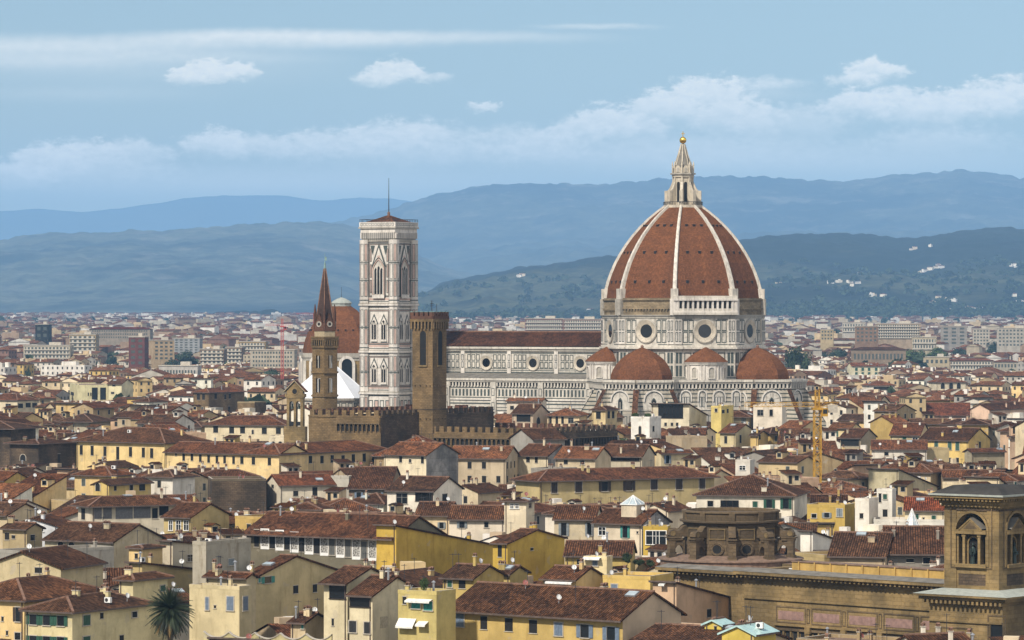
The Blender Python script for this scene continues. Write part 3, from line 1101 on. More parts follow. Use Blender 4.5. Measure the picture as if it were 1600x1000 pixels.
def auto_windows(s):
    """Two or three rows of windows on the two faces turned to the view, at believable spacing."""
    r = random.Random(int(s['x'] * 7 + s['y'] * 13))
    col = r.choice([GRN, BRN, BRN, SGY, SBL, GRN, TEAL])
    st = r.choice('ossdddoswb')
    out = []
    faces = [('front', s['w'], r.random() < .93)]
    sidename = 'right' if s['a'] < 0 else 'left'
    faces.append((sidename, s['d'], r.random() < .8))
    for fc, L, on in faces:
        if not on or L < 3:
            continue
        n = max(1, int(L / r.uniform(3.0, 4.6)))
        for row in range(2):
            z = s['h'] - 1.75 - row * 3.3
            if z < 2:
                break
            for i in range(n):
                if r.random() < .12:
                    continue
                x = -L / 2 + L * (i + .5) / n
                if n == 1:
                    x += r.uniform(-.2, .2) * L
                out.append((fc, x, z, .95, 1.55, st if r.random() < .85 else 'b', col))
    return out


def photo_windows(s):
    """Windows given by their place in the photo are put where that line of sight meets the wall."""
    out = []
    Xc, Yc = s['corner']
    ca, sa = s['uv']
    xl, xc, xr, py = s['px']
    for q in s['win']:
        px, pyy, wp, hp, st = q[:5]
        col = q[5] if len(q) > 5 else BRN
        onfront = (px <= xc) if s['a'] < 0 else (px >= xc)
        if onfront:
            ux, uy = ca, sa
        else:
            ux, uy = -sa, ca
        def along(p):
            k = (p - 800) / FP
            return (k * Yc - Xc) / (ux - k * uy)
        t = along(px)
        wm = abs(along(px + wp / 2) - along(px - wp / 2))
        Yp = Yc + t * uy
        z = CZ - (pyy - HZ) * Yp / FP
        hm = hp * Yp / FP
        if onfront:
            fc, x = 'front', (t + s['w'] / 2 if s['a'] < 0 else t - s['w'] / 2)
            x = max(-s['w'] / 2 + wm / 2, min(s['w'] / 2 - wm / 2, x))
        else:
            fc = 'right' if s['a'] < 0 else 'left'
            # along the side the local coordinate grows away from the viewer
            x = t - s['d'] / 2
            if fc == 'left':
                x = -x
            x = max(-s['d'] / 2 + wm / 2, min(s['d'] / 2 - wm / 2, x))
        out.append((fc, x, z, wm, hm, st, col))
    return out


def face_place(s, fc, x, z):
    if fc == 'front':
        return (x, -s['d'] / 2, z), 0.0
    if fc == 'right':
        return (s['w'] / 2, x, z), pi / 2
    return (-s['w'] / 2, -x, z), -pi / 2


def build_house(s, ident, small):
    root = thing(s['name'], s['label'], s['cat'], (s['x'], s['y'], 0), s['a'], s['group'])
    mb = MB()
    wall_mesh(mb, s['w'], s['d'], s['h'], s['roof'], s['pitch'], s['mat'], s['side'])
    wins = photo_windows(s) if s['win'] else (auto_windows(s) if s['win'] is not None else [])
    vis = []
    for (fc, x, z, wm, hm, st, col) in wins:
        lp, rz = face_place(s, fc, x, z)
        if s['win'] or seen_at(loc2w(s, *lp), ident):
            vis.append((lp, rz, st, wm, hm, col))
    if small:
        for (lp, rz, st, wm, hm, col) in vis:
            q = Fr(lp, rz - pi / 2)
            q.slab(mb, -wm / 2 - .1, wm / 2 + .1, -hm / 2 - .1, hm / 2 + .1, 0, .04, 'trim')
            q.rect(mb, -wm / 2, wm / 2, -hm / 2, hm / 2, .05, 'dark' if st in 'bdw' else 'window_shut')
    mb.build('wall', root, s['wall'])
    rb = MB()
    zf = roof_mesh(rb, s['w'], s['d'], s['h'], s['roof'], s['pitch'], s['ov'], s['go'], s['rmat'])
    rb.build('roof', root, s['roofc'] if s['roof'] != 'flat' else s['wall'])
    if not small and s['roof'] != 'flat':
        pb = MB()
        q = Fr((0, -s['d'] / 2, 0), -pi / 2)
        e = s['w'] / 2 - .35
        e = -e if int(s['x']) % 2 else e
        q.slab(pb, e - .06, e + .06, 0, s['h'] - .1, .03, .15, 'gutter')
        pb.build('drainpipe', root)
    if not small:
        for (lp, rz, st, wm, hm, col) in vis:
            put_window(root, st, wm, hm, lp, rz, col, s['hand'] and s['y'] < 720)
    r = random.Random(int(s['x'] * 3 + s['y'] * 5))
    items = []
    for i in range(s['chim']):
        items.append(r.choice(['chimney', 'chimney', 'chimney2', 'chimney3']))
    p = 0.6 if small else 1.0
    big = s['w'] * s['d'] > 110
    if not s['hand']:
        if r.random() < .30 and s['roof'] != 'flat': items.append('dormer')
        if r.random() < .30 and big: items.append('roof_cabin')
    if r.random() < .3 * p: items.append('chimney3')
    if r.random() < .5 * p: items.append('aerial')
    if r.random() < .12 * p: items.append('satellite_dish')
    if r.random() < .42 * p: items.append('satellite_dish')
    if r.random() < .13 * p: items.append('air_conditioner')
    if r.random() < .35 * p and s['roof'] != 'flat': items.append('skylight')
    if r.random() < .8 * p: items.append('aerial')
    if r.random() < .3 * p: items.append('flue')
    items += list(s['extra'])
    for k in items:
        x, y = r.uniform(-.42, .42) * s['w'], r.uniform(-.42, .3) * s['d']
        if k in ('skylight', 'dormer'):
            y = -abs(y) * .8
        z = zf(x, y)
        o = link(k.rstrip('23'), fixture(k), root, {'satellite_dish': r.choice([(.75, .75, .73)] * 4 + [(.30, .10, .08)])}.get(k, s['wall']), (x, y, z - (.05 if k != 'skylight' else -.02)), (0 if k in ('dormer', 'roof_cabin') else r.choice([0, 0, pi / 2])) if k != 'satellite_dish' else R(-s['a'] + r.uniform(-30, 30)))
        if k == 'skylight':
            e = .3
            gxx, gyy = (zf(x + e, y) - zf(x - e, y)) / (2 * e), (zf(x, y + e) - zf(x, y - e)) / (2 * e)
            o.rotation_euler = (math.atan(gyy), -math.atan(gxx), 0)
        if k == 'air_conditioner' and s['roof'] != 'flat':
            o.location.z += .1
    s['root'] = root
    s['zf'] = zf
    return root


# ------------------------------------------------------------------ cathedral
CX, CY = 57.7, 1323.0
GRID = -31.0                     # turn of the old town's street grid; the nave runs along local -X
cath = thing('cathedral', 'great marble cathedral with a huge ribbed terracotta dome and white lantern', 'cathedral', (CX, CY, 0), GRID)
A8 = [R(45 * k) for k in range(8)]


def oct_fr(rad, k, c=(0, 0)):
    ap = rad * cos(R(22.5))
    return Fr((c[0] + ap * cos(A8[k]), c[1] + ap * sin(A8[k])), A8[k]), 2 * rad * sin(R(22.5))


def octo(rad, c=(0, 0)):
    return ngon(rad, 8, R(22.5), c)


def panel(F, mb, x0, x1, z0, z1, t=.32, off=.05, fill=None):
    if fill:
        F.rect(mb, x0, x1, z0, z1, off * .6, fill)
    F.frame(mb, x0, x1, z0, z1, t, off, 'green_marble')


def corbels(F, mb, L, z, h, n, depth=.7, mat='marble_grey', dark='dark'):
    """Row of small arches on brackets under a cornice."""
    for i in range(n):
        x = -L / 2 + L * (i + .5) / n
        s = L / n
        F.slab(mb, x - s * .22, x + s * .22, z - h, z, 0, depth, mat)
    F.rect(mb, -L / 2, L / 2, z - h * .9, z, .03, dark)


RD = 27.4
# --- drum
mb = MB()
mb.prism(octo(RD - .2), 30, 60.2, 'raw_stone')
for k in range(8):
    F, L = oct_fr(RD, k)
    h = L / 2
    # lower zone, main cornice, oculus zone
    F.slab(mb, -h, h, 32.8, 42.9, -.3, 0, 'marble')
    for z0 in (34.2, 38.5):
        for x0, x1 in ((-h + .5, -h + 1.4), (-h + 1.7, -h + 2.6)):
            panel(F, mb, x0, x1, z0, z0 + 3.6, .26, .06, 'green_marble')
            panel(F, mb, -x1, -x0, z0, z0 + 3.6, .26, .06, 'green_marble')
        n = 5
        for i in range(n):
            x = -h + 3.2 + (L - 6.4) * i / n
            panel(F, mb, x + .25, x + (L - 6.4) / n - .25, z0, z0 + 3.6, .30, .06)
    for z0 in (33.0, 33.6):
        F.rect(mb, -h, h, z0, z0 + .28, .07, 'green_marble')
    F.slab(mb, -h, h, 44.2, 53.4, -.3, .05, 'marble')
    for s in (-1, 1):
        a, b = sorted((s * (h - 2.5), s * h))
        F.slab(mb, a, b, 44.9, 53.1, 0, .45, 'marble_clean')
        for z0 in (45.6, 49.4):
            for u in (.25, 1.4):
                xa, xb = sorted((s * (h - u), s * (h - u - .85)))
                panel(F, mb, xa, xb, z0, z0 + 3.3, .24, .5, 'green_marble')
        for i in range(2):
            for z0 in (45.3, 49.25):
                xa, xb = sorted((s * (h - 2.95 - i * 1.95), s * (h - 4.7 - i * 1.95)))
                panel(F, mb, xa, xb, z0, z0 + 3.6, .30, .10)
    for z0, t in ((44.6, .25), (53.0, .3), (49.05, .15)):
        for xa, xb in ((-h + 2.6, -4.3), (4.3, h - 2.6)):
            F.rect(mb, xa, xb, z0, z0 + t, .09, 'green_marble')
    # unfinished masonry band with putlog ledge, except on the face that carries the gallery
    for i in range(15):
        x = -h + 2.6 + (L - 5.2) * i / 14
        F.slab(mb, x - .22, x + .22, 56.0, 56.5, -.3, .45, 'raw_stone')
    F.slab(mb, -h, h, 56.5, 56.8, -.3, .35, 'raw_stone')
    F.slab(mb, -h, h, 59.4, 59.9, -.3, .3, 'raw_stone')
mb.prism(octo(RD + .3), 53.4, 54.3, 'marble_grey')
mb.prism(octo(RD + .7), 54.3, 54.6, 'marble_grey')
mb.build('drum', cath)
mb = MB()
mb.prism(octo(RD + .5), 42.9, 43.3, 'marble_grey', bottom=True)
mb.prism(octo(RD + 1.3), 43.3, 43.9, 'marble', bottom=True)
mb.prism(octo(RD + .6), 43.9, 44.5, 'marble')
mb.build('cornice', cath)
for k in range(8):
    F, L = oct_fr(RD, k)
    mb = MB()
    F.oculus(mb, 0, 49.2, 2.25, 3.75, .55, 'lantern_stone', 'marble_grey')
    mb.build('oculus', cath)
# --- gallery over the face between the two apses
mb = MB()
F, L = oct_fr(RD + .7, 7)
h = L / 2 + .3
F.slab(mb, -h, h, 54.6, 55.4, -1.2, .9, 'marble')
F.slab(mb, -h, h, 55.4, 55.9, -1.2, .5, 'marble_clean')
F.slab(mb, -h, h, 59.3, 60.0, -1.4, .7, 'marble_clean')
F.slab(mb, -h, h, 60.0, 60.9, -1.4, .35, 'marble')
F.rect(mb, -h, h, 55.9, 59.3, -1.0, 'marble_grey')
n = 13
for i in range(n + 1):
    x = -h + 2 * h * i / n
    wd = .8 if i in (0, n) else .34
    F.slab(mb, max(-h, x - wd), min(h, x + wd), 55.9, 59.3, -.9, .3, 'marble_clean')
for i in range(n):
    xm = -h + 2 * h * (i + .5) / n
    F.arch(mb, xm, 1.0, 56.2, 58.8, -.2 if 0 < i < n - 1 else -.95, 'dark')
    F.slab(mb, xm - .5, xm + .5, 55.9, 56.7, -.7, .1, 'marble')
mb.build('gallery', cath)
# --- dome
PROF = [(60.2, 26.3), (63.0, 25.95), (66.0, 25.15), (69.0, 24.05), (72.0, 22.75), (75.0, 21.1), (78.0, 19.2), (81.0, 17.0), (84.0, 14.35), (87.0, 11.3), (89.3, 8.5), (91.2, 5.9)]
for k in range(8):
    mb = MB()
    a0, a1 = A8[k] - R(22.5), A8[k] + R(22.5)
    for (z0, r0), (z1, r1) in zip(PROF, PROF[1:]):
        mb.face([(r0 * cos(a0), r0 * sin(a0), z0), (r0 * cos(a1), r0 * sin(a1), z0), (r1 * cos(a1), r1 * sin(a1), z1), (r1 * cos(a0), r1 * sin(a0), z1)], 'dome_tile')
    mb.build('dome_face', cath)
    # vents: small dark dormers in three rows
    mb = MB()
    for zc, xs in ((65.6, (-5.4, 0, 5.4)), (75.4, (-4.2, 0, 4.2)), (84.4, (-2.6, 0, 2.6))):
        for (z0, r0), (z1, r1) in zip(PROF, PROF[1:]):
            if z0 <= zc <= z1:
                r = r0 + (r1 - r0) * (zc - z0) / (z1 - z0)
        G = Fr((r * cos(R(22.5)) * cos(A8[k]), r * cos(R(22.5)) * sin(A8[k])), A8[k])
        for x in xs:
            G.slab(mb, x - .42, x + .42, zc - .5, zc + .45, -1.2, .28, 'dark')
            G.slab(mb, x - .5, x + .5, zc + .45, zc + .6, -1.2, .4, 'ridge')
    mb.build('vent', cath)
    # white marble rib on the corner
    mb = MB()
    a = R(22.5) + A8[k]
    er, et = Vector((cos(a), sin(a), 0)), Vector((-sin(a), cos(a), 0))
    rings = []
    for i, (z, r) in enumerate(PROF):
        t = i / (len(PROF) - 1)
        hw = .86 - .36 * t
        o = er * (r + .75 - .15 * t) + Vector((0, 0, z + .25 * t))
        q = er * (r - .8) + Vector((0, 0, z))
        rings.append([q - et * hw, q + et * hw, o + et * hw * .75, o - et * hw * .75])
    for r0, r1 in zip(rings, rings[1:]):
        for i in range(4):
            j = (i + 1) % 4
            mb.face([r0[i], r0[j], r1[j], r1[i]], 'marble')
    o = er * (PROF[0][1] + .1)
    mb.box(o + Vector((0, 0, 61.6)), (2.4, 2.4, 3.4), 'marble', rz=a)
    mb.box(er * (RD - .7) + Vector((0, 0, 57.2)), (2.6, 2.8, 5.4), 'marble_grey' if k != 6 and k != 7 else 'marble_clean', rz=a)
    mb.build('rib', cath)
# --- lantern
mb = MB()
mb.prism(octo(6.6), 90.6, 91.6, 'lantern_stone')
mb.prism(octo(3.3), 91.6, 101.0, 'lantern_stone')
for k in range(8):
    F, L = oct_fr(3.3, k)
    F.arch(mb, 0, 1.15, 92.6, 99.4, .04, 'dark')
    F.arch_ring(mb, 0, 1.15, 92.6, 99.4, .22, 0, .16, 'lantern_stone', 8)
    a = R(22.5) + A8[k]
    er, et = Vector((cos(a), sin(a), 0)), Vector((-sin(a), cos(a), 0))
    # buttress fin with a volute slope and its outer pier
    side = [(3.1, 91.6), (6.0, 91.6), (6.0, 96.2), (5.3, 96.5), (4.7, 97.0), (4.1, 98.2), (3.7, 99.3), (3.1, 99.4)]
    pts = [er * r + Vector((0, 0, z)) for r, z in side]
    for s in (1, -1):
        f = [p + et * .42 * s for p in pts]
        mb.face(f if s < 0 else list(reversed(f)), 'lantern_stone')
    for i in range(len(pts)):
        p, q = pts[i], pts[(i + 1) % len(pts)]
        mb.face([p - et * .42, p + et * .42, q + et * .42, q - et * .42][::-1], 'lantern_stone')
    mb.box(er * 5.7 + Vector((0, 0, 94.0)), (1.0, 1.15, 4.9), 'lantern_stone', rz=a)
    mb.box(er * 3.35 + Vector((0, 0, 96.3)), (.5, .6, 9.3), 'lantern_stone', rz=a)
mb.prism(octo(3.75), 101.0, 101.9, 'lantern_stone', bottom=True)
mb.prism(octo(4.3), 101.9, 102.4, 'marble_grey', bottom=True)
mb.prism(octo(3.55), 102.4, 104.2, 'lantern_stone')
for k in range(8):
    F, L = oct_fr(3.55, k)
    F.arch(mb, 0, 1.5, 102.6, 104.9, .25, 'lantern_stone')
    F.arch(mb, 0, .9, 102.7, 104.2, .3, 'marble_grey')
    a = R(22.5) + A8[k]
    mb.lathe([(.28, 102.4), (.28, 105.0), (.36, 105.1), (.05, 106.4)], 'lantern_stone', 6, (3.55 * cos(a), 3.55 * sin(a)))
for z0 in (91.6,):
    for k in range(8):
        F, L = oct_fr(6.7, k)
        F.slab(mb, -L / 2, L / 2, 92.5, 92.7, -.1, .05, 'dark_metal')
        for i in range(9):
            x = -L / 2 + L * i / 8
            F.slab(mb, x - .04, x + .04, 91.6, 92.6, -.06, .02, 'dark_metal')
lantern = mb.build('lantern', cath)
mb = MB()
mb.loft([[(r * cos(R(22.5) + t), r * sin(R(22.5) + t), z) for t in A8] for r, z in ((3.1, 104.0), (2.5, 106.0), (1.5, 109.0), (.62, 112.1), (.5, 112.3))], 'lead')
for t in A8:
    a = t + R(22.5)
    for (r0, z0), (r1, z1) in zip(((3.15, 104.0), (2.55, 106.0), (1.55, 109.0)), ((2.55, 106.0), (1.55, 109.0), (.62, 112.2))):
        mb.bar((r0 * cos(a), r0 * sin(a), z0), (r1 * cos(a), r1 * sin(a), z1), .3, 'lantern_stone')
mb.build('cone', lantern)
mb = MB()
mb.lathe([(.05, 112.2)] + [(1.18 * sin(pi * i / 12), 113.5 - 1.18 * cos(pi * i / 12)) for i in range(1, 12)] + [(.05, 114.7)], 'gold', 18)
mb.build('gilded_ball', lantern, smooth=True)
mb = MB()
mb.box((0, 0, 115.5), (.22, .22, 1.9), 'gold')
mb.box((0, 0, 115.7), (1.25, .22, .22), 'gold', rz=R(31))
mb.build('cross', lantern)

# --- body under the drum: a wide octagon, with a five-sided apse on each of three sides
RB = 34.6
ZT = 32.9


def rich_wall(F, mb, L, arches, big=False):
    """Marble cladding of the apses: cornice with corbel arches, arched blind panels, banded courses and lower panels."""
    h = L / 2
    F.rect(mb, -h, h, 0, 22.0, .02, 'marble_grey')
    F.rect(mb, -h, h, 22.0, ZT - 2.6, .02, 'banded')
    F.slab(mb, -h, h, ZT - .5, ZT + .3, -.3, 1.0, 'marble')
    F.slab(mb, -h, h, ZT - 1.1, ZT - .5, -.3, .7, 'marble_grey')
    corbels(F, mb, L, ZT - 1.1, 1.5, max(4, int(L / 1.25)), .6, 'marble')
    for z0 in (23.2, 30.1):
        F.slab(mb, -h, h, z0, z0 + .3, 0, .25, 'marble')
    for (x, wd, win) in arches:
        F.arch(mb, x, wd, 23.6, 29.9, .05, 'marble')
        F.arch_ring(mb, x, wd - .9, 26.0, 29.5, .45, 0, .35, 'marble_clean', 12)
        F.arch_ring(mb, x, wd - 1.3, 26.0, 29.3, .2, 0, .3, 'green_marble', 12)
        if win:
            F.arch(mb, x, 1.7, 20.0, 27.4, .08, 'green_marble', pointed=True)
            F.arch(mb, x, 1.15, 20.2, 26.9, .12, 'dark', pointed=True)
            F.slab(mb, x - .09, x + .09, 20.2, 26.0, .1, .2, 'marble')
        else:
            for i in range(3):
                xx = x + (i - 1) * (wd - 1.7) / 3
                panel(F, mb, xx - .42, xx + .42, 24.2, 27.6, .16, .1, 'marble_clean')
    n = max(2, int(L / 2.4))
    for i in range(n):
        x = -h + L * (i + .5) / n
        for z0 in (12.0, 17.2):
            panel(F, mb, x - L / n * .36, x + L / n * .36, z0, z0 + 4.2, .22, .08)


mb = MB()
mb.prism(octo(RB), 0, ZT, 'marble_grey', top='lead')
for k in range(8):
    F, L = oct_fr(RB, k)
    if k in (5, 7, 1, 3):
        rich_wall(F, mb, L, [(-8.6, 4.2, 0), (-2.9, 3.2, 0), (2.9, 4.6, 0), (8.8, 3.4, 0)])
mb.build('body', cath)

for k in (6, 0, 2):
    dr = Vector((cos(A8[k]), sin(A8[k]), 0))
    c = dr * 28.6
    rad = 15.6
    mb = MB()
    poly = [(c.x + rad * cos(A8[k] + R(22.5) + R(45) * j), c.y + rad * sin(A8[k] + R(22.5) + R(45) * j)) for j in range(8)]
    mb.prism(poly, 0, ZT + .25, 'marble_grey', top='lead')
    for j in (-2, -1, 0, 1, 2):
        ang = A8[k] + R(45) * j
        ap = rad * cos(R(22.5))
        F = Fr((c.x + ap * cos(ang), c.y + ap * sin(ang)), ang)
        L = 2 * rad * sin(R(22.5))
        rich_wall(F, mb, L, [(0, 7.2, 1)])
        # sloping buttress with a tiled back at each corner
        if j < 2:
            a2 = ang + R(22.5)
            er, et = Vector((cos(a2), sin(a2), 0)), Vector((-sin(a2), cos(a2), 0))
            side = [(rad - .6, 0), (rad + 7.0, 0), (rad + 7.0, 18.5), (rad - .6, 31.0)]
            pts = [c + er * r + Vector((0, 0, z)) for r, z in side]
            for s in (1, -1):
                f = [p + et * .75 * s for p in pts]
                mb.face(f if s < 0 else list(reversed(f)), 'banded')
            mb.face([pts[1] - et * .75, pts[1] + et * .75, pts[2] + et * .75, pts[2] - et * .75], 'marble_grey')
            up = Vector((0, 0, .15))
            mb.face([pts[2] - et * .95 + up, pts[2] + et * .95 + up, pts[3] + et * .95 + up, pts[3] - et * .95 + up], 'tile')
    apse = mb.build('apse', cath)
    mb = MB()
    prof = [(0, 10.6), (1.5, 10.45), (3.2, 9.8), (5.0, 8.6), (6.8, 7.0), (8.4, 4.9), (9.7, 2.5), (10.5, .5)]
    rings = [[(c.x - dr.x * .3 + r * cos(A8[k] + R(22.5) + R(45) * j), c.y - dr.y * .3 + r * sin(A8[k] + R(22.5) + R(45) * j), ZT + .3 + z) for j in range(8)] for z, r in prof]
    mb.loft(rings, 'dome_tile')
    mb.lathe([(.5, ZT + 10.7), (.55, ZT + 11.3), (.1, ZT + 11.8)], 'ridge', 8, (c.x - dr.x * .3, c.y - dr.y * .3))
    mb.build('half_dome', apse)
# --- small round tribunes with niches between the apses
for k in (5, 7, 1, 3):
    dr = Vector((cos(A8[k]), sin(A8[k]), 0))
    c = dr * 26.6
    mb = MB()
    n = 14
    mb.lathe([(6.6, ZT), (6.6, 38.0), (7.0, 38.1), (7.0, 38.5), (7.3, 38.6), (7.3, 39.1)], 'marble_clean', n, (c.x, c.y), A8[k] + pi / n)
    for j in range(n):
        ang = A8[k] + 2 * pi * j / n
        ap = 6.6 * cos(pi / n)
        F = Fr((c.x + ap * cos(ang), c.y + ap * sin(ang)), ang)
        if j % 2 == 0:
            F.arch_ring(mb, 0, 1.9, 33.8, 37.2, .3, 0, .3, 'marble_clean', 8)
            F.arch(mb, 0, 1.9, 33.8, 37.2, .05, 'marble_grey')
            F.slab(mb, -1.2, 1.2, 33.5, 33.8, 0, .35, 'marble')
        else:
            for x in (-.55, .55):
                F.slab(mb, x - .22, x + .22, 33.2, 38.0, 0, .4, 'marble_clean')
    ex = mb.build('tribune', cath)
    mb = MB()
    mb.lathe([(7.5, 39.0), (5.6, 40.7), (3.6, 42.1), (1.6, 43.2), (.2, 43.9)], 'dome_tile', n, (c.x, c.y), A8[k] + pi / n)
    mb.build('cone_roof', ex)

# --- nave and aisles, running along local -X
X0, X1 = -22.0, -108.0
for side, half, zt in (('nave', 10.5, 43.6), ('aisle', 20.6, 32.9)):
    mb = MB()
    mb.box(((X0 + X1) / 2, 0, zt / 2), (X0 - X1, 2 * half, zt), 'marble', bottom=False, top='lead')
    for sg in (-1, 1):
        F = Fr(((X0 + X1) / 2, sg * half), sg * pi / 2)
        L = X0 - X1
        h = L / 2
        bays = [x for x in (-33.9, -52.6, -71.3, -90.0)]
        if side == 'nave':
            F.slab(mb, -h, h, 42.9, 43.6, 0, .9, 'marble')
            F.slab(mb, -h, h, 42.1, 42.9, 0, .5, 'marble_grey')
            F.rect(mb, -h, h, 41.3, 41.6, .05, 'green_marble')
            for z0, t in ((35.4, .25), (36.0, .2), (34.6, .4)):
                F.rect(mb, -h, h, z0, z0 + t, .05, 'green_marble')
            for bx in bays:
                x = (bx - (X0 + X1) / 2) * (1 if sg < 0 else -1)
                for s in (-1, 1):
                    for i in range(3):
                        for z0 in (36.3, 38.8):
                            xa, xb = sorted((x + s * (2.75 + i * 1.75), x + s * (4.2 + i * 1.75)))
                            panel(F, mb, xa, xb, z0, z0 + 2.2, .26, .06)
                xp = x + (9.35 if sg < 0 else -9.35)
                F.slab(mb, xp - .75, xp + .75, 34.0, 42.1, 0, .5, 'marble_clean')
                for z0 in (36.3, 38.8):
                    panel(F, mb, xp - .45, xp + .45, z0, z0 + 2.2, .22, .55, 'green_marble')
        else:
            F.slab(mb, -h, h, 32.2, 33.0, 0, 1.1, 'marble')
            F.slab(mb, -h, h, 31.6, 32.2, 0, .8, 'marble_grey')
            corbels(F, mb, L, 31.6, 1.4, 68, .65, 'marble')
            F.rect(mb, -h, h, 29.6, 29.9, .05, 'green_marble')
            n = 60
            for i in range(n):
                x = -h + L * (i + .5) / n
                F.rect(mb, x - .36, x + .36, 26.9, 29.2, .05, 'green_marble')
            for z0, t in ((26.2, .3), (25.2, .3), (24.1, .45), (22.9, .2), (21.8, .3), (20.4, .3), (18.0, .3)):
                F.rect(mb, -h, h, z0, z0 + t, .05, 'green_marble')
            F.slab(mb, -h, h, 25.5, 26.0, 0, .3, 'marble_clean')
            for bx in bays:
                x = (bx - (X0 + X1) / 2) * (1 if sg < 0 else -1)
                xp = x + (9.35 if sg < 0 else -9.35)
                F.slab(mb, xp - 1.0, xp + 1.0, 0, 31.6, 0, .9, 'marble')
                for z0 in (27.0, 22.2, 17.0):
                    panel(F, mb, xp - .6, xp + .6, z0, z0 + 2.6, .2, .95, 'green_marble')
                for i in range(9):
                    xx = x - 7.6 + i * 1.9
                    panel(F, mb, xx - .75, xx + .75, 12.0, 17.6, .22, .06)
                    panel(F, mb, xx - .75, xx + .75, 5.0, 11.0, .22, .06)
                F.arch(mb, x, 2.2, 6.0, 23.5, .1, 'green_marble', pointed=True)
                F.arch(mb, x, 1.5, 6.4, 22.6, .15, 'dark', pointed=True)
    wallo = mb.build(side + '_wall', cath)
    if side == 'nave':
        for sg in (-1, 1):
            F = Fr(((X0 + X1) / 2, sg * half), sg * pi / 2)
            for bx in bays:
                mb = MB()
                F.oculus(mb, (bx - (X0 + X1) / 2) * (1 if sg < 0 else -1), 38.1, 1.55, 2.45, .4, 'lantern_stone', 'marble_grey', 20)
                mb.build('round_window', wallo)
    mb = MB()
    xm = (X0 + X1) / 2
    if side == 'nave':
        v, f, rl, fn = roof_shape(X0 - X1, 21.0, 44.3, 'gx', .42, 1.0, .2)
        for fc in f:
            mb.face([(v[i][0] + xm, v[i][1], v[i][2]) for i in fc], 'tile')
        mb.box((xm, 0, 43.75), (X0 - X1, 22.6, .3), 'eave')
        mb.bar((X0, 0, 48.8), (X1, 0, 48.8), .5, 'ridge')
    else:
        for sg in (-1, 1):
            p = [(X1, sg * 21.3, 33.1), (X0, sg * 21.3, 33.1), (X0, sg * 10.4, 34.6), (X1, sg * 10.4, 34.6)]
            mb.face(p if sg < 0 else list(reversed(p)), 'lead')
    mb.build(side + '_roof', cath, (.78, .70, .72))
# facade block at the far end
mb = MB()
mb.box((-109.5, 0, 22), (3.0, 42.5, 44), 'marble')
mb.box((-109.5, 0, 47), (3.0, 22.5, 6), 'marble')
mb.build('facade', cath)
KEEP.append((697, 930, 640, 1310)); KEEP.append((928, 1245, 640, 1275))
for pts in ([(695, 518), (945, 518), (945, 700), (695, 700)], [(925, 590), (1245, 590), (1245, 720), (925, 720)], [(943, 460), (1193, 460), (1193, 600), (943, 600)]):
    OCC.append((1310, pts, -5))
FOOT.append((CX, CY, cos(R(GRID)), sin(R(GRID)), 46, 46))
FOOT.append((CX + -65 * cos(R(GRID)), CY + -65 * sin(R(GRID)), cos(R(GRID)), sin(R(GRID)), 46, 23))
MARKS.append(('the cathedral apses', 1085, 645)); MARKS.append(('the cathedral nave', 800, 645))

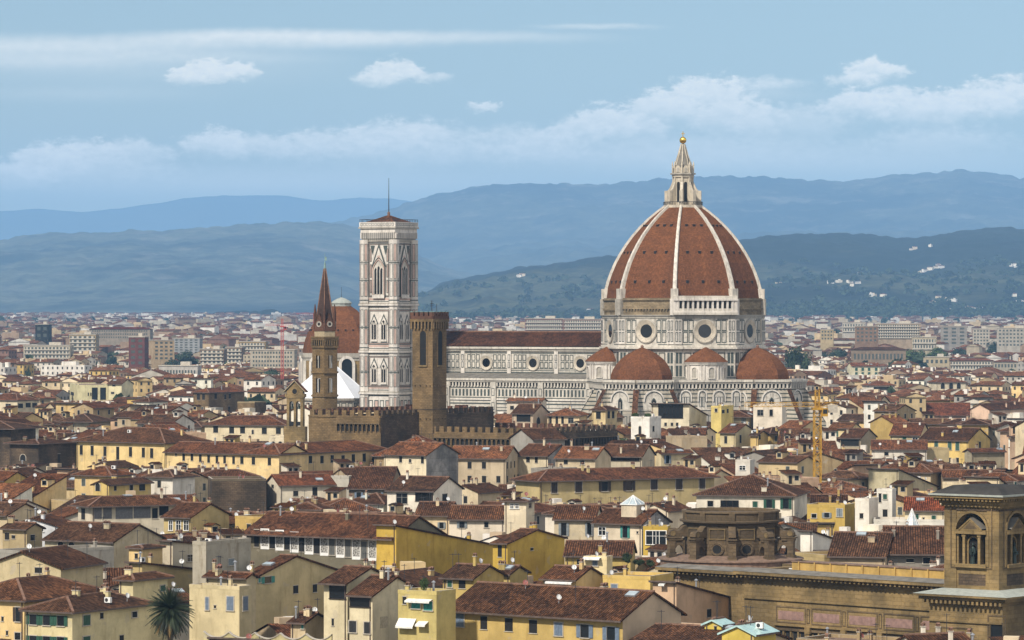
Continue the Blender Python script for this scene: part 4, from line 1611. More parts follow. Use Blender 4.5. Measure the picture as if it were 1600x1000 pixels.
# ------------------------------------------------------------------ bell tower
bx, by = at(607.5, 500, 1342)[:2]
tow = thing('bell_tower', 'tall square marble bell tower, white, pink and green, with low tiled roof and flagpole', 'bell tower', (bx, by, 0), GRID)
S = 6.0
mb = MB()
mb.box((0, 0, 41), (2 * S, 2 * S, 82), 'marble_clean', bottom=False)
LEV = [(0, 14), (14, 28.6), (28.6, 42.4), (42.4, 58.6), (58.6, 80.0)]
for k in range(4):
    ang = k * pi / 2
    F = Fr((S * cos(ang), S * sin(ang)), ang)
    h = S - 1.5
    for z in (14, 28.0, 42.2, 58.2):
        F.slab(mb, -h, h, z - .5, z + .1, 0, .8, 'marble_clean')
        F.slab(mb, -h, h, z + .1, z + .5, 0, .45, 'marble_grey')
        F.rect(mb, -h, h, z - 1.1, z - .8, .05, 'green_marble')
        F.rect(mb, -h, h, z + .8, z + 1.05, .05, 'green_marble')
        F.rect(mb, -h, h, z + 1.4, z + 2.1, .05, 'pink_marble')
    for i in range(4):
        x = -h + 2 * h * (i + .5) / 4
        panel(F, mb, x - .85, x + .85, 16.5, 25.5, .3, .08, 'pink_marble' if i % 2 else 'marble_clean')
        panel(F, mb, x - .85, x + .85, 3, 12, .3, .08)
    # two storeys of paired windows
    for z0, z1, g in ((29.9, 40.6, 39.6), (44.4, 56.4, 54.6)):
        panel(F, mb, -h + .25, h - .25, z0, z1, .3, .08, 'pink_marble')
        panel(F, mb, -h + .7, h - .7, z0 + .5, z1 - .5, .18, .1, 'marble_clean')
        for x in (-1.95, 1.95):
            # gable over each window
            p = [F.p(x - 1.75, g - 3.2, .2), F.p(x + 1.75, g - 3.2, .2), F.p(x, g + .4, .2)]
            q = [F.p(x - 1.25, g - 3.0, .24), F.p(x + 1.25, g - 3.0, .24), F.p(x, g - .5, .24)]
            mb.face(p, 'green_marble'); mb.face(q, 'marble_clean')
    # tall top storey with its gabled opening
    panel(F, mb, -h + .2, h - .2, 60.6, 79.0, .28, .07, 'pink_marble')
    panel(F, mb, -h + .6, h - .6, 61.0, 78.6, .2, .09, 'marble_clean')
    for s in (-1, 1):
        for z0 in (62.0, 67.3, 72.7):
            xa, xb = sorted((s * (h - .8), s * (h - 1.5)))
            panel(F, mb, xa, xb, z0, z0 + 4.5, .18, .12, 'pink_marble')
    p = [F.p(-3.0, 71.0, .3), F.p(3.0, 71.0, .3), F.p(0, 79.0, .3)]
    q = [F.p(-2.3, 71.4, .34), F.p(2.3, 71.4, .34), F.p(0, 77.5, .34)]
    mb.face(p, 'green_marble'); mb.face(q, 'marble_clean')
    for s in (-1, 1):
        mb.face([F.p(s * 2.6 - .9, 78.2, .2), F.p(s * 2.6 + .9, 78.2, .2), F.p(s * 2.6, 75.0, .2)], 'green_marble')
    F.rect(mb, -.6, .6, 73.6, 74.8, .38, 'pink_marble')
mb.build('shaft', tow)
mb = MB()
for k in range(4):
    a = pi / 4 + k * pi / 2
    c = (S * 2 ** .5 * cos(a) * .985, S * 2 ** .5 * sin(a) * .985)
    b8 = ngon(1.85, 8, R(22.5), c)
    mb.prism(b8, 0, 80.2, 'marble_clean')
    for z in (14, 28.0, 42.2, 58.2):
        mb.prism(ngon(2.3, 8, R(22.5), c), z - .5, z + .1, 'marble_clean', bottom=True)
        mb.prism(ngon(2.1, 8, R(22.5), c), z + .1, z + .5, 'marble_grey')
    for j in range(8):
        ang = j * pi / 4
        ap = 1.85 * cos(R(22.5))
        F = Fr((c[0] + ap * cos(ang), c[1] + ap * sin(ang)), ang)
        for z0, z1 in ((16, 26.6), (30.0, 34.8), (35.4, 40.6), (44.6, 50), (50.6, 56.4), (60.8, 66), (66.8, 72), (72.8, 78.8)):
            panel(F, mb, -.55, .55, z0, z1, .17, .05, 'pink_marble' if j % 2 else 'marble_clean')
        for z0 in (43.2, 59.4, 72.2, 66.2, 34.9, 50.1):
            F.rect(mb, -.7, .7, z0, z0 + .35, .06, 'green_marble')
mb.build('corner_buttress', tow)
for k in range(4):
    ang = k * pi / 2
    F = Fr((S * cos(ang), S * sin(ang)), ang)
    for z0, z1 in ((31.4, 37.4), (46.0, 52.6)):
        for x in (-1.95, 1.95):
            mb = MB()
            F.arch(mb, x, 2.2, z0, z1 + .4, .26, 'marble_clean', pointed=True)
            F.arch(mb, x, 1.7, z0 + .2, z1, .3, 'dark', pointed=True)
            F.arch_ring(mb, x, 1.9, z0, z1 + .2, .25, .2, .5, 'marble_clean', 10, pointed=True)
            F.slab(mb, x - .1, x + .1, z0 + .2, z1 - 1.0, .3, .48, 'marble_clean')
            F.slab(mb, x - 1.3, x + 1.3, z0 - .5, z0, 0, .55, 'marble_clean')
            for s in (-1, 1):
                F.arch(mb, x + s * .45, .5, z1 - 1.4, z1 - .5, .33, 'marble', 6)
            mb.build('paired_window', tow)
    mb = MB()
    F.arch(mb, 0, 5.0, 60.8, 74.0, .36, 'marble_clean', 12, True)
    F.arch_ring(mb, 0, 4.2, 60.8, 73.2, .35, .3, .7, 'pink_marble', 12, True)
    F.arch_ring(mb, 0, 4.9, 60.8, 74.0, .22, .3, .55, 'green_marble', 12, True)
    F.arch(mb, 0, 3.9, 61.2, 73.0, .4, 'marble', 12, True)
    for i in range(3):
        F.arch(mb, (i - 1) * 1.2, .86, 61.6, 70.6 if i != 1 else 71.2, .44, 'dark', 8, True)
    for i in range(4):
        F.slab(mb, -1.8 + i * 1.2 - .13, -1.8 + i * 1.2 + .13, 61.6, 70.0, .42, .62, 'marble_clean')
    F.slab(mb, -2.4, 2.4, 60.2, 61.4, .3, .8, 'marble_clean')
    mb.build('tall_window', tow)
mb = MB()
def sq(r): return [(-r, -r), (r, -r), (r, r), (-r, r)]
mb.prism(sq(S + .6), 79.6, 80.4, 'marble_grey', bottom=True)
mb.prism(sq(S + 1.0), 82.6, 84.0, 'marble_clean', bottom=True)
mb.prism(sq(S + .7), 80.4, 82.6, 'marble_grey', cap=False)
mb.prism(sq(S + 1.5), 84.0, 84.6, 'marble_grey', bottom=True)
mb.prism(sq(S + 1.3), 84.6, 86.2, 'marble_clean', bottom=True)
for k in range(4):
    ang = k * pi / 2
    F = Fr(((S + .7) * cos(ang), (S + .7) * sin(ang)), ang)
    for i in range(17):
        x = -S - .5 + (2 * S + 1.0) * i / 16
        F.slab(mb, x - .17, x + .17, 80.6, 82.6, 0, .65, 'marble_clean')
    F.rect(mb, -S - .6, S + .6, 80.5, 82.5, .03, 'green_marble')
    G = Fr(((S + 1.3) * cos(ang), (S + 1.3) * sin(ang)), ang)
    for i in range(12):
        x = -S - .9 + (2 * S + 1.8) * (i + .5) / 12
        panel(G, mb, x - .42, x + .42, 84.9, 85.9, .13, .05)
    # open railing on the parapet
    G.slab(mb, -S - 1.3, S + 1.3, 87.1, 87.2, -.3, -.2, 'dark_metal')
    for i in range(15):
        x = -S - 1.2 + (2 * S + 2.4) * i / 14
        G.slab(mb, x - .04, x + .04, 86.2, 87.2, -.28, -.2, 'dark_metal')
mb.build('cornice', tow)
mb = MB()
mb.loft([[(x, y, 86.0) for x, y in sq(S + .4)], [(x, y, 87.9) for x, y in sq(2.0)], [(x, y, 88.6) for x, y in sq(.5)]], 'tile')
mb.lathe([(.5, 88.3), (.5, 89.6), (.25, 89.8)], 'ridge', 8)
mb.build('roof', tow, (1.1, 1, .95))
mb = MB()
mb.lathe([(.20, 89.5), (.13, 95), (.07, 101.4)], 'dark_metal', 8)
mb.build('flagpole', tow)
KEEP.append((562, 652, 633, 1335)); OCC.append((1335, [(566, 345), (650, 345), (650, 700), (566, 700)], -6))
FOOT.append((bx, by, cos(R(GRID)), sin(R(GRID)), 9, 9)); MARKS.append(('the marble bell tower', 607, 640))


# ------------------------------------------------------------------ other towers and palaces
def keep_box(x0, x1, y0, y1, vb, Y, ident):
    OCC.append((Y, [(x0, y0), (x1, y0), (x1, y1), (x0, y1)], ident))
    KEEP.append((x0, x1, vb, Y))


def foot(x, y, a, w, d):
    FOOT.append((x, y, cos(R(a)), sin(R(a)), w / 2, d / 2))


def merlons(mb, p0, p1, z, n, w, h, t, mat, cap=None):
    p0, p1 = Vector((*p0, 0)), Vector((*p1, 0))
    ang = math.atan2(p1.y - p0.y, p1.x - p0.x)
    for i in range(n):
        c = p0.lerp(p1, (i + .5) / n)
        mb.box((c.x, c.y, z + h / 2), (w, t, h), mat, ang, bottom=False)
        if cap:
            mb.box((c.x, c.y, z + h + .06), (w + .12, t + .12, .12), cap, ang)


# fortress palace: square tower
x, y, _ = at(671, 500, 1006)
t = thing('fortress_tower', 'plain square brown stone tower with swallow-arched battlements and tall belfry openings', 'tower', (x, y, 0), -33)
S = 3.15
mb = MB()
mb.box((0, 0, 25.6), (2 * S, 2 * S, 51.2), 'brown_stone', bottom=False)
mb.box((0, 0, 53.3), (2 * S + 1.0, 2 * S + 1.0, .8), 'brown_stone')
for k in range(4):
    ang = k * pi / 2
    F = Fr((S * cos(ang), S * sin(ang)), ang)
    for zz in (20, 28, 36.5):
        for xx in (-2.2, -.6, 1.2, 2.4):
            F.slab(mb, xx - .12, xx + .12, zz - .1, zz + .18, 0, .3, 'dark_stone')
    F.slab(mb, -S, S, 30.4, 30.6, 0, .12, 'dark_stone')
shaft = mb.build('shaft', t)
for k in range(4):
    ang = k * pi / 2
    F = Fr((S * cos(ang), S * sin(ang)), ang)
    mb = MB()
    F.arch(mb, .2, 1.9, 41.8, 50.6, .03, 'dark')
    F.arch_ring(mb, .2, 1.9, 41.8, 50.6, .4, 0, .1, 'brown_stone', 10)
    F.slab(mb, -1.1, 1.5, 41.4, 41.8, 0, .3, 'sand_stone')
    F.slab(mb, -.7, 1.1, 46.0, 46.2, .03, .1, 'eave')
    mb.build('belfry_opening', t)
mb = MB()
for k in range(4):
    ang = k * pi / 2
    F = Fr((S * cos(ang), S * sin(ang)), ang)
    for i in range(7):
        xx = -S + 2 * S * i / 6
        F.slab(mb, xx - .24, xx + .24, 51.0, 52.9, -.2, .5, 'brown_stone')
    F.rect(mb, -S, S, 51.1, 52.9, .02, 'dark')
    G = Fr(((S + .5) * cos(ang), (S + .5) * sin(ang)), ang)
    G.slab(mb, -S - .5, S + .5, 53.6, 54.4, -.5, 0, 'brick_brown')
    merlons(mb, G.p(-S - .5, 0, -.25)[:2], G.p(S + .5, 0, -.25)[:2], 54.4, 5, 1.0, 1.0, .5, 'brick_brown', 'copper')
mb.build('battlement', t)
mb = MB()
mb.bar((.4, .5, 53.6), (.4, .5, 58.4), .12, 'dark_metal')
for z in (57.0, 57.6, 58.2):
    mb.bar((-.2, .5, z), (1.0, .5, z), .08, 'dark_metal')
mb.bar((1.9, .5, 53.6), (1.9, .5, 57.5), .08, 'dark_metal')
mb.build('aerial', t)
keep_box(643, 702, 488, 700, 640, 1003, -7)
foot(x, y, -33, 9, 9)
MARKS.append(('the plain stone tower', 672, 620))


def fort(name, label, px, py, Y, z, wl, wr, wall_h, arcl, arcr, matl, matr, a=-33):
    """Battlemented block whose near corner stands at a photo column; wl/wr are the lengths of its two visible walls."""
    Xc = (px - 800) * Y / FP
    o = thing(name, label, 'palace', (Xc, Y, 0), a)
    mb = MB()
    A, B, C, D = (-wl, 0), (0, 0), (0, wr), (-wl, wr)
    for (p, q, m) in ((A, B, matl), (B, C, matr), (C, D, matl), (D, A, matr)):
        mb.face([(*p, 0), (*q, 0), (*q, z), (*p, z)], m)
    mb.face([(*A, z - .8), (*B, z - .8), (*C, z - .8), (*D, z - .8)], 'tile')
    mb.build('wall', o)
    mb = MB()
    for (p, q, m, L) in ((A, B, matl, wl), (B, C, matr, wr)):
        mid = ((p[0] + q[0]) / 2, (p[1] + q[1]) / 2)
        F = Fr(mid, -pi / 2 if m == matl and p == A else 0.0)
        F.slab(mb, -L / 2, L / 2, z - .2, z + .25, -.4, .25, m)
        n = max(3, int(L / 2.35))
        merlons(mb, F.p(-L / 2, 0, -.05)[:2], F.p(L / 2, 0, -.05)[:2], z + .25, n, 1.35, 1.35, .55, m)
        if L == wr:
            merlons(mb, F.p(-L / 2, 0, -wl + .3)[:2], F.p(L / 2, 0, -wl + .3)[:2], z + .25, n, 1.35, 1.35, .55, 'brick_brown')
        else:
            merlons(mb, F.p(-L / 2, 0, -wr + .3)[:2], F.p(L / 2, 0, -wr + .3)[:2], z + .25, n, 1.35, 1.35, .55, 'brick_brown')
    mb.build('battlement', o)
    for (p, q, rngx, ang, L, m) in ((A, B, arcl, -pi / 2, wl, matl), (B, C, arcr, 0.0, wr, matr)):
        if not rngx:
            continue
        mid = ((p[0] + q[0]) / 2, (p[1] + q[1]) / 2)
        F = Fr(mid, ang)
        mb = MB()
        x0, x1 = -L / 2 + rngx[0] * L, -L / 2 + rngx[1] * L
        n = int((x1 - x0) / 1.35)
        zt = z - wall_h
        F.slab(mb, x0, x1, zt, z - .25, 0, .6, m)
        for i in range(n):
            xx = x0 + (x1 - x0) * (i + .5) / n
            F.arch(mb, xx, .95, zt - 1.9, zt - .1, .03, 'dark')
            F.arch_ring(mb, xx, .95, zt - 1.9, zt - .1, .17, .0, .55, m, 6)
        F.slab(mb, x0, x1, zt - .05, zt + .12, 0, .66, 'trim_brown')
        mb.build('corbel_arcade', o)
    foot(*((Vector((Xc, Y, 0)) + Matrix.Rotation(R(a), 3, 'Z') @ Vector((-wl / 2, wr / 2, 0)))[:2]), a, wl, wr)
    return o


fort('fortress_palace', 'battlemented brown stone palace, its long dark wall facing the tiled roofs', 595, 660, 990, 28.9, 22.5, 52, 1.8, (.40, 1.0), None, 'brown_stone', 'dark_stone')  # darker stone on the right wall puts its shade into the colour
fort('fortress_palace', 'lower battlemented palace with a long row of corbel arches below its parapet', 842, 680, 985, 24.6, 47, 37, 1.3, (.0, 1.0), (0, 1.0), 'brown_stone', 'dark_stone')  # again the unlit right wall is shaded by its darker stone colour
keep_box(515, 764, 648, 690, 688, 985, -8)
keep_box(700, 965, 672, 705, 697, 960, -8)
MARKS.append(('the battlemented wall', 680, 665)); MARKS.append(('the arcaded battlements', 850, 690))

# hexagonal belfry with a tall spire
x, y, _ = at(507.5, 500, 1043)
t = thing('spire_tower', 'slender six-sided brown belfry with pierced windows and a tall pointed brick spire', 'tower', (x, y, 0), 0)
rot = R(30)
def hexr(r): return [(r * cos(rot + i * pi / 3), r * sin(rot + i * pi / 3)) for i in range(6)]
mb = MB()
rr = 3.75
# open belfry storeys stand on corner piers so that the sky and roofs behind show through
ap = rr * cos(pi / 6)
stor = [(0, 33.7), (38.5, 40.2), (44.6, 48.6)]
for z0, z1 in stor:
    mb.prism(hexr(rr), z0, z1, 'brown_stone', bottom=z0 > 0)
for z0, z1 in ((33.7, 38.5), (40.2, 44.6)):
    for i in range(6):
        a = rot + i * pi / 3
        mb.prism([(rr * cos(a), rr * sin(a)), (.78 * rr * cos(a + .33) * 1.14, .78 * rr * sin(a + .33) * 1.14), (rr * .6 * cos(a), rr * .6 * sin(a)), (.78 * rr * cos(a - .33) * 1.14, .78 * rr * sin(a - .33) * 1.14)][::-1], z0, z1, 'brown_stone', cap=False)
    for k in range(6):
        ang = k * pi / 3
        F = Fr((ap * cos(ang), ap * sin(ang)), ang)
        pts = F.arch_pts(0, 2.0, z0 + .3, z1 - .15, -.1, 8)
        # spandrel above the twin arch
        for s in (-1, 1):
            arc = [F.p(s * (.5 + .46 * cos(pi * i / 6)), z1 - 1.15 + .5 * sin(pi * i / 6), -.05) for i in range(7)]
            top = [F.p(s * (.5 + .5 * cos(pi * i / 6)), z1, -.05) for i in range(7)]
            for i in range(6):
                mb.face([arc[i], arc[i + 1], top[i + 1], top[i]], 'brown_stone')
        F.slab(mb, -.13, .13, z0 + .3, z1 - .9, -.5, -.05, 'marble_grey')
        F.slab(mb, -1.3, 1.3, z0, z0 + .35, -.6, .0, 'brown_stone')
for z in (33.2, 39.4, 46.2, 48.2):
    mb.prism(hexr(rr + .35), z - .25, z + .25, 'brown_stone', bottom=True)
for k in range(6):
    ang = k * pi / 3
    F = Fr((ap * cos(ang), ap * sin(ang)), ang)
    for i in range(6):
        xx = -1.7 + 3.4 * i / 5
        F.slab(mb, xx - .16, xx + .16, 46.5, 48.0, 0, .35, 'brown_stone')
    F.rect(mb, -1.9, 1.9, 46.5, 47.9, .02, 'dark')
    F.arch(mb, 0, 1.3, 26.4, 29.6, .03, 'dark')
mb.prism(hexr(rr + .5), 48.4, 48.9, 'brown_stone', bottom=True)
mb.prism(hexr(3.1), 48.9, 50.4, 'sand_pale')
shaft = mb.build('belfry', t)
mb = MB()
mb.prism(hexr(3.3), 50.4, 50.8, 'brick_brown', bottom=True)
mb.loft([[(q[0], q[1], 50.8) for q in hexr(3.0)], [(q[0], q[1], 67.0) for q in hexr(.28)]], 'spire_brick')
for i in range(6):
    a = rot + i * pi / 3
    mb.bar((3.05 * cos(a), 3.05 * sin(a), 50.8), (.3 * cos(a), .3 * sin(a), 67.0), .24, 'ridge')
spire = mb.build('spire', t)
mb = MB()
for k in range(6):
    ang = k * pi / 3
    F = Fr((2.75 * cos(ang), 2.75 * sin(ang)), ang)
    gab = [F.p(-1.3, 50.6, .1), F.p(1.3, 50.6, .1), F.p(1.3, 52.0, .1), F.p(0, 55.0, .1), F.p(-1.3, 52.0, .1)]
    mb.face(gab, 'brick_brown')
    back = F.p(0, 55.0, -1.3)
    mb.face([gab[3], gab[2], F.p(1.3, 52.0, -.6), back], 'tile'); mb.face([gab[4], gab[3], back, F.p(-1.3, 52.0, -.6)], 'tile')
    F.oculus(mb, 0, 52.2, .42, .72, .2, 'marble_grey', 'marble_grey', 12, 'dark')
    a = rot + k * pi / 3
    mb.box((3.0 * cos(a), 3.0 * sin(a), 53.0), (.5, .5, 4.4), 'brick_brown', a)
    mb.lathe([(.36, 55.2), (.03, 57.6)], 'brick_brown', 5, (3.0 * cos(a), 3.0 * sin(a)))
mb.build('gable', t)
mb = MB()
mb.lathe([(.34, 66.4), (.2, 68.2), (.07, 69.0), (.05, 71.0)], 'copper', 6)
mb.box((.25, 0, 69.6), (.5, .06, 1.0), 'copper')
mb.lathe([(.02, 67.9), (.3, 68.2), (.02, 68.5)], 'copper', 8)
mb.build('weathervane', spire)
keep_box(487, 529, 410, 660, 655, 1040, -9)
foot(x, y, 0, 8, 8); MARKS.append(('the pointed spire tower', 507, 640))

# domed chapel behind the spire
x, y, _ = at(533.5, 500, 1560)
t = thing('domed_chapel', 'brown chapel drum with white framed arched windows under a round terracotta dome', 'church', (x, y, 0), 10)
mb = MB()
mb.prism(ngon(17.2, 8, R(22.5)), 0, 36.5, 'sand_stone')
for k in range(8):
    F, L = oct_fr(17.2, k)
    F.slab(mb, -L / 2, L / 2, 37.6, 39.4, -1, .5, 'marble_grey')
    F.slab(mb, -L / 2, L / 2, 36.4, 37.6, -1, .15, 'marble_grey')
    F.slab(mb, L / 2 - 1.3, L / 2, 22, 36.4, 0, .3, 'marble')
    F.slab(mb, -L / 2, -L / 2 + 1.3, 22, 36.4, 0, .3, 'marble')
mb.build('drum', t)
for k in range(8):
    F, L = oct_fr(17.2, k)
    mb = MB()
    F.arch(mb, 0, 4.2, 27.2, 37.2, .35, 'glass')
    F.arch_ring(mb, 0, 4.2, 27.2, 37.2, 1.1, .1, .9, 'marble_clean', 12)
    F.slab(mb, -3.4, 3.4, 25.9, 27.2, 0, .9, 'marble_clean')
    mb.build('arched_window', t)
mb = MB()
prof = [(39.2, 16.0), (42, 15.7), (45, 14.9), (48, 13.5), (51, 11.6), (54, 9.0), (56.5, 6.2), (58, 3.9)]
mb.loft([[(r * cos(R(22.5) + a), r * sin(R(22.5) + a), z) for a in A8] for z, r in prof], 'dome_tile')
for k in range(8):
    F, L = oct_fr(13.4, k)
    for xx in (-3, 0, 3):
        F.slab(mb, xx - .3, xx + .3, 48.2, 48.8, -1.6, .25, 'dark')
mb.build('dome', t)
mb = MB()
mb.lathe([(3.9, 57.9), (3.9, 58.9), (4.2, 59.0), (4.2, 59.3), (3.2, 60.2), (1.6, 61.0), (.1, 61.5)], 'pale_copper', 14)
mb.lathe([(.1, 61.3), (.05, 65.6)], 'dark_metal', 6)
mb.build('cap', t)
keep_box(463, 603, 470, 640, 605, 1545, -10)
foot(x, y, 10, 36, 36)

# eight-sided baptistery with a white covered roof
x, y, _ = at(515, 500, 1392)
t = thing('baptistery', 'low eight-sided marble building under a bright white pyramid roof beside the bell tower', 'baptistery', (x, y, 0), GRID)
mb = MB()
mb.prism(octo(15.0), 0, 25.0, 'marble')
for k in range(8):
    F, L = oct_fr(15.0, k)
    F.slab(mb, -L / 2, L / 2, 24.4, 25.2, -.5, .6, 'marble_grey')
    for i in range(5):
        xx = -L / 2 + L * (i + .5) / 5
        panel(F, mb, xx - .85, xx + .85, 18, 23.6, .25, .06)
mb.build('wall', t)
mb = MB()
mb.loft([[(r * cos(R(22.5) + a), r * sin(R(22.5) + a), z) for a in A8] for r, z in ((15.6, 25.2), (1.2, 37.4))], 'white_sheet')
for k in range(8):
    a = R(22.5) + A8[k]
    mb.bar((15.6 * cos(a), 15.6 * sin(a), 25.3), (1.2 * cos(a), 1.2 * sin(a), 37.5), .18, 'white_sheet')
mb.lathe([(1.2, 37.3), (1.2, 39.3), (.1, 41.0)], 'marble', 8)
mb.build('roof', t)
keep_box(446, 575, 575, 660, 632, 1380, -11)
foot(x, y, GRID, 30, 30)

# bell gable on the cream convent
x, y, _ = at(462, 500, 1150)
t = thing('bell_gable', 'tan stone bell gable pierced by two arches and a round opening', 'bell gable', (x, y, 0), -18)
mb = MB()
w2 = 2.55
zt, zb = 33.0, 21.0
# two leaves of masonry either side of the openings
xs = [(-w2, -1.75), (-.35, .35), (1.75, w2)]
for a, b in xs:
    mb.box(((a + b) / 2, 0, (zb + 30.2) / 2), (b - a, 1.5, 30.2 - zb), 'sand_stone')
mb.box((0, 0, zb - 1.6), (2 * w2 + 1.6, 1.9, 5.0), 'sand_stone')
mb.box((0, 0, 10), (2 * w2 + 1.0, 1.6, 20), 'sand_stone')
for sx in (-1.05, 1.05):
    F = Fr((sx, -.75), -pi / 2)
    for i in range(8):
        t0, t1 = pi * i / 8, pi * (i + 1) / 8
        for yy in (-.74, .74):
            q = [(sx + .7 * cos(t0), yy, 28.6 + .7 * sin(t0)), (sx + .7 * cos(t1), yy, 28.6 + .7 * sin(t1)), (sx + .7 * cos(t1), yy, 30.2), (sx + .7 * cos(t0), yy, 30.2)]
            mb.face(q, 'sand_stone')
    mb.box((sx, 0, 22.7), (1.4, .9, 1.2), 'dark')
mb.box((0, 0, 30.4), (2 * w2 + .3, 1.7, .4), 'sand_stone')
gab = [(-w2, 30.6), (w2, 30.6), (w2, 32.4), (0, 35.0), (-w2, 32.4)]
for yy in (-.75, .75):
    mb.face([(gx_, yy, gz_) for gx_, gz_ in gab], 'sand_stone')
for i in (1, 4):
    a, b = gab[i], gab[(i + 1) % 5]
    mb.face([(a[0], -.75, a[1]), (a[0], .75, a[1]), (b[0], .75, b[1]), (b[0], -.75, b[1])], 'sand_stone')
F = Fr((0, -.75), -pi / 2)
F.oculus(mb, 0, 32.2, .75, 1.05, .15, 'sand_stone', 'sand_stone', 16, 'dark')
for s in (-1, 1):
    mb.box((s * (w2 + .25), 0, 31.0), (.5, 1.8, 1.0), 'sand_stone')
mb.build('masonry', t)
mb = MB()
for s in (-1, 1):
    p = [(0, -1.2, 35.5), (0, 1.2, 35.5), (s * (w2 + .9), 1.2, 32.2), (s * (w2 + .9), -1.2, 32.2)]
    mb.face(p, 'tile'); mb.face([(a, b, c - .3) for a, b, c in reversed(p)], 'sand_pale')
    for yy in (-1.2, 1.2):
        mb.face([(0, yy, 35.5), (s * (w2 + .9), yy, 32.2), (s * (w2 + .9), yy, 31.9), (0, yy, 35.2)], 'sand_pale')
mb.build('roof', t, (1.5, 1.3, 1.2))
for sx in (-1.05, 1.05):
    mb = MB()
    mb.lathe([(.02, 28.6), (.28, 28.4), (.32, 27.6), (.5, 27.1), (.52, 27.0)], 'bronze', 10, (sx, 0))
    mb.bar((sx - .7, 0, 28.5), (sx + .7, 0, 28.5), .12, 'dark_metal')
    mb.build('bell', t)
keep_box(447, 480, 605, 680, 664, 1148, -12)
foot(x, y, -18, 7, 4); MARKS.append(('the bell gable', 462, 660))

# ------------------------------------------------------------------ library: rotunda, long wing and corner tower
LA = -45.0
x, y, _ = at(1142, 500, 623)
t = thing('rotunda', 'round brown stone drum with scrolled buttresses and blind round windows', 'rotunda', (x, y, 0), -20)
t.scale = (1.035, 1.035, .945)
RZ = 25.0
mb = MB()
n = 32
mb.lathe([(7.2, 0), (7.2, 22.9), (7.35, 23.0), (7.35, 23.2), (7.9, 23.35), (7.9, 23.65), (7.35, 23.7), (7.35, 24.9), (7.6, 24.95), (7.6, 25.2), (6.9, 25.25), (6.9, 24.6), (0.5, 24.9)], 'sand_dark', n)
for i in range(10):
    a = R(36 * i)
    mb.box((7.35 * cos(a), 7.35 * sin(a), 24.45), (.5, .9, 1.6), 'sand_dark', a)
for i in range(10):
    a = R(36 * i + 18)
    F = Fr((7.16 * cos(a), 7.16 * sin(a)), a)
    panel_pts = (-1.3, 1.3, 20.6, 22.4)
    F.frame(mb, *panel_pts, .14, .12, 'sand_stone')
mb.lathe([(10.9, 0), (10.9, 16.9), (11.2, 17.0), (11.2, 17.2), (7.2, 17.9)], 'terrace', n)
mb.build('drum', t)
for i in range(10):
    a = R(36 * i)
    er, et = Vector((cos(a), sin(a), 0)), Vector((-sin(a), cos(a), 0))
    mb = MB()
    # pier with capital, small flying arch behind it, scroll on top
    mb.box(er * 9.6 + Vector((0, 0, 18.9)), (.95, 1.15, 3.6), 'sand_dark', a)
    mb.box(er * 9.6 + Vector((0, 0, 17.4)), (1.25, 1.4, .9), 'sand_dark', a)
    mb.box(er * 9.3 + Vector((0, 0, 20.75)), (2.3, 1.45, .22), 'sand_dark', a)
    mb.box(er * 9.2 + Vector((0, 0, 20.45)), (2.0, 1.25, .4), 'sand_dark', a)
    side = []
    for j in range(9):
        th = pi * j / 8
        side.append((8.45 + .9 * cos(th), 17.3 + 2.2 * sin(th)))
    arc = [er * r + Vector((0, 0, z)) for r, z in side]
    top = [er * r + Vector((0, 0, 20.3)) for r, z in side]
    for s in (-.42, .42):
        for j in range(8):
            mb.face([arc[j] + et * s, arc[j + 1] + et * s, top[j + 1] + et * s, top[j] + et * s], 'sand_dark')
    for j in range(8):
        mb.face([arc[j] - et * .42, arc[j] + et * .42, arc[j + 1] + et * .42, arc[j + 1] - et * .42], 'sand_dark')
    # volute: S-curve profile swept across its width
    prof = [(7.2, 20.85), (9.9, 20.85), (10.15, 21.15), (10.1, 21.6), (9.75, 21.95), (9.3, 22.0), (8.8, 21.85), (8.3, 22.0), (7.9, 22.5), (7.2, 22.9)]
    pts = [er * r + Vector((0, 0, z)) for r, z in prof]
    for s in (-.55, .55):
        mb.face([p + et * s for p in pts], 'sand_dark')
    for j in range(len(pts)):
        p, q = pts[j], pts[(j + 1) % len(pts)]
        mb.face([p - et * .55, p + et * .55, q + et * .55, q - et * .55], 'sand_dark')
    for s in (-.6, .6):
        c = er * 9.55 + Vector((0, 0, 21.42))
        ring = [c + er * .42 * cos(2 * pi * j / 12) + Vector((0, 0, .42 * sin(2 * pi * j / 12))) + et * s for j in range(12)]
        mb.face(ring, 'sand_stone')
    mb.build('scroll_buttress', t)
    a = R(36 * i + 18)
    F = Fr((7.16 * cos(a), 7.16 * sin(a)), a)
    mb = MB()
    F.oculus(mb, 0, 19.0, .72, 1.0, .22, 'sand_dark', 'sand_dark', 18, 'dark')
    mb.build('round_window', t)
keep_box(1043, 1240, 790, 882, 878, 592, -13)
foot(x, y, 0, 22, 22); MARKS.append(('the rotunda', 1140, 850))

# long wing, cornice seen from the corner at column 1163 to the tower
cx_, cy_, _ = at(1163, 500, 590)
ca, sa = cos(R(LA)), sin(R(LA))
t = thing('library_wing', 'long sandstone library wing with deep bracketed cornice and pinkish frieze panels', 'library', (cx_, cy_, 0), LA)
L, D, ZC = 47.0, 16.0, 15.6
mb = MB()
mb.box((L / 2, D / 2, ZC / 2), (L, D, ZC), 'sand_stone', bottom=False, top='terrace')
mb.box((-9.5, 3.0 + 9, 7.6), (19.0, 18.0, 15.2), 'sand_stone', bottom=False, top='terrace')
mb.box((-2, 27.0, 7.9), (52.0, 9.0, 15.8), 'sand_stone', bottom=False, top='terrace')
F = Fr((L / 2, 0), -pi / 2)
F.slab(mb, -L / 2, L / 2, 12.2, 12.5, 0, .3, 'sand_stone')
F.slab(mb, -L / 2, L / 2, 8.5, 8.8, 0, .5, 'sand_stone')
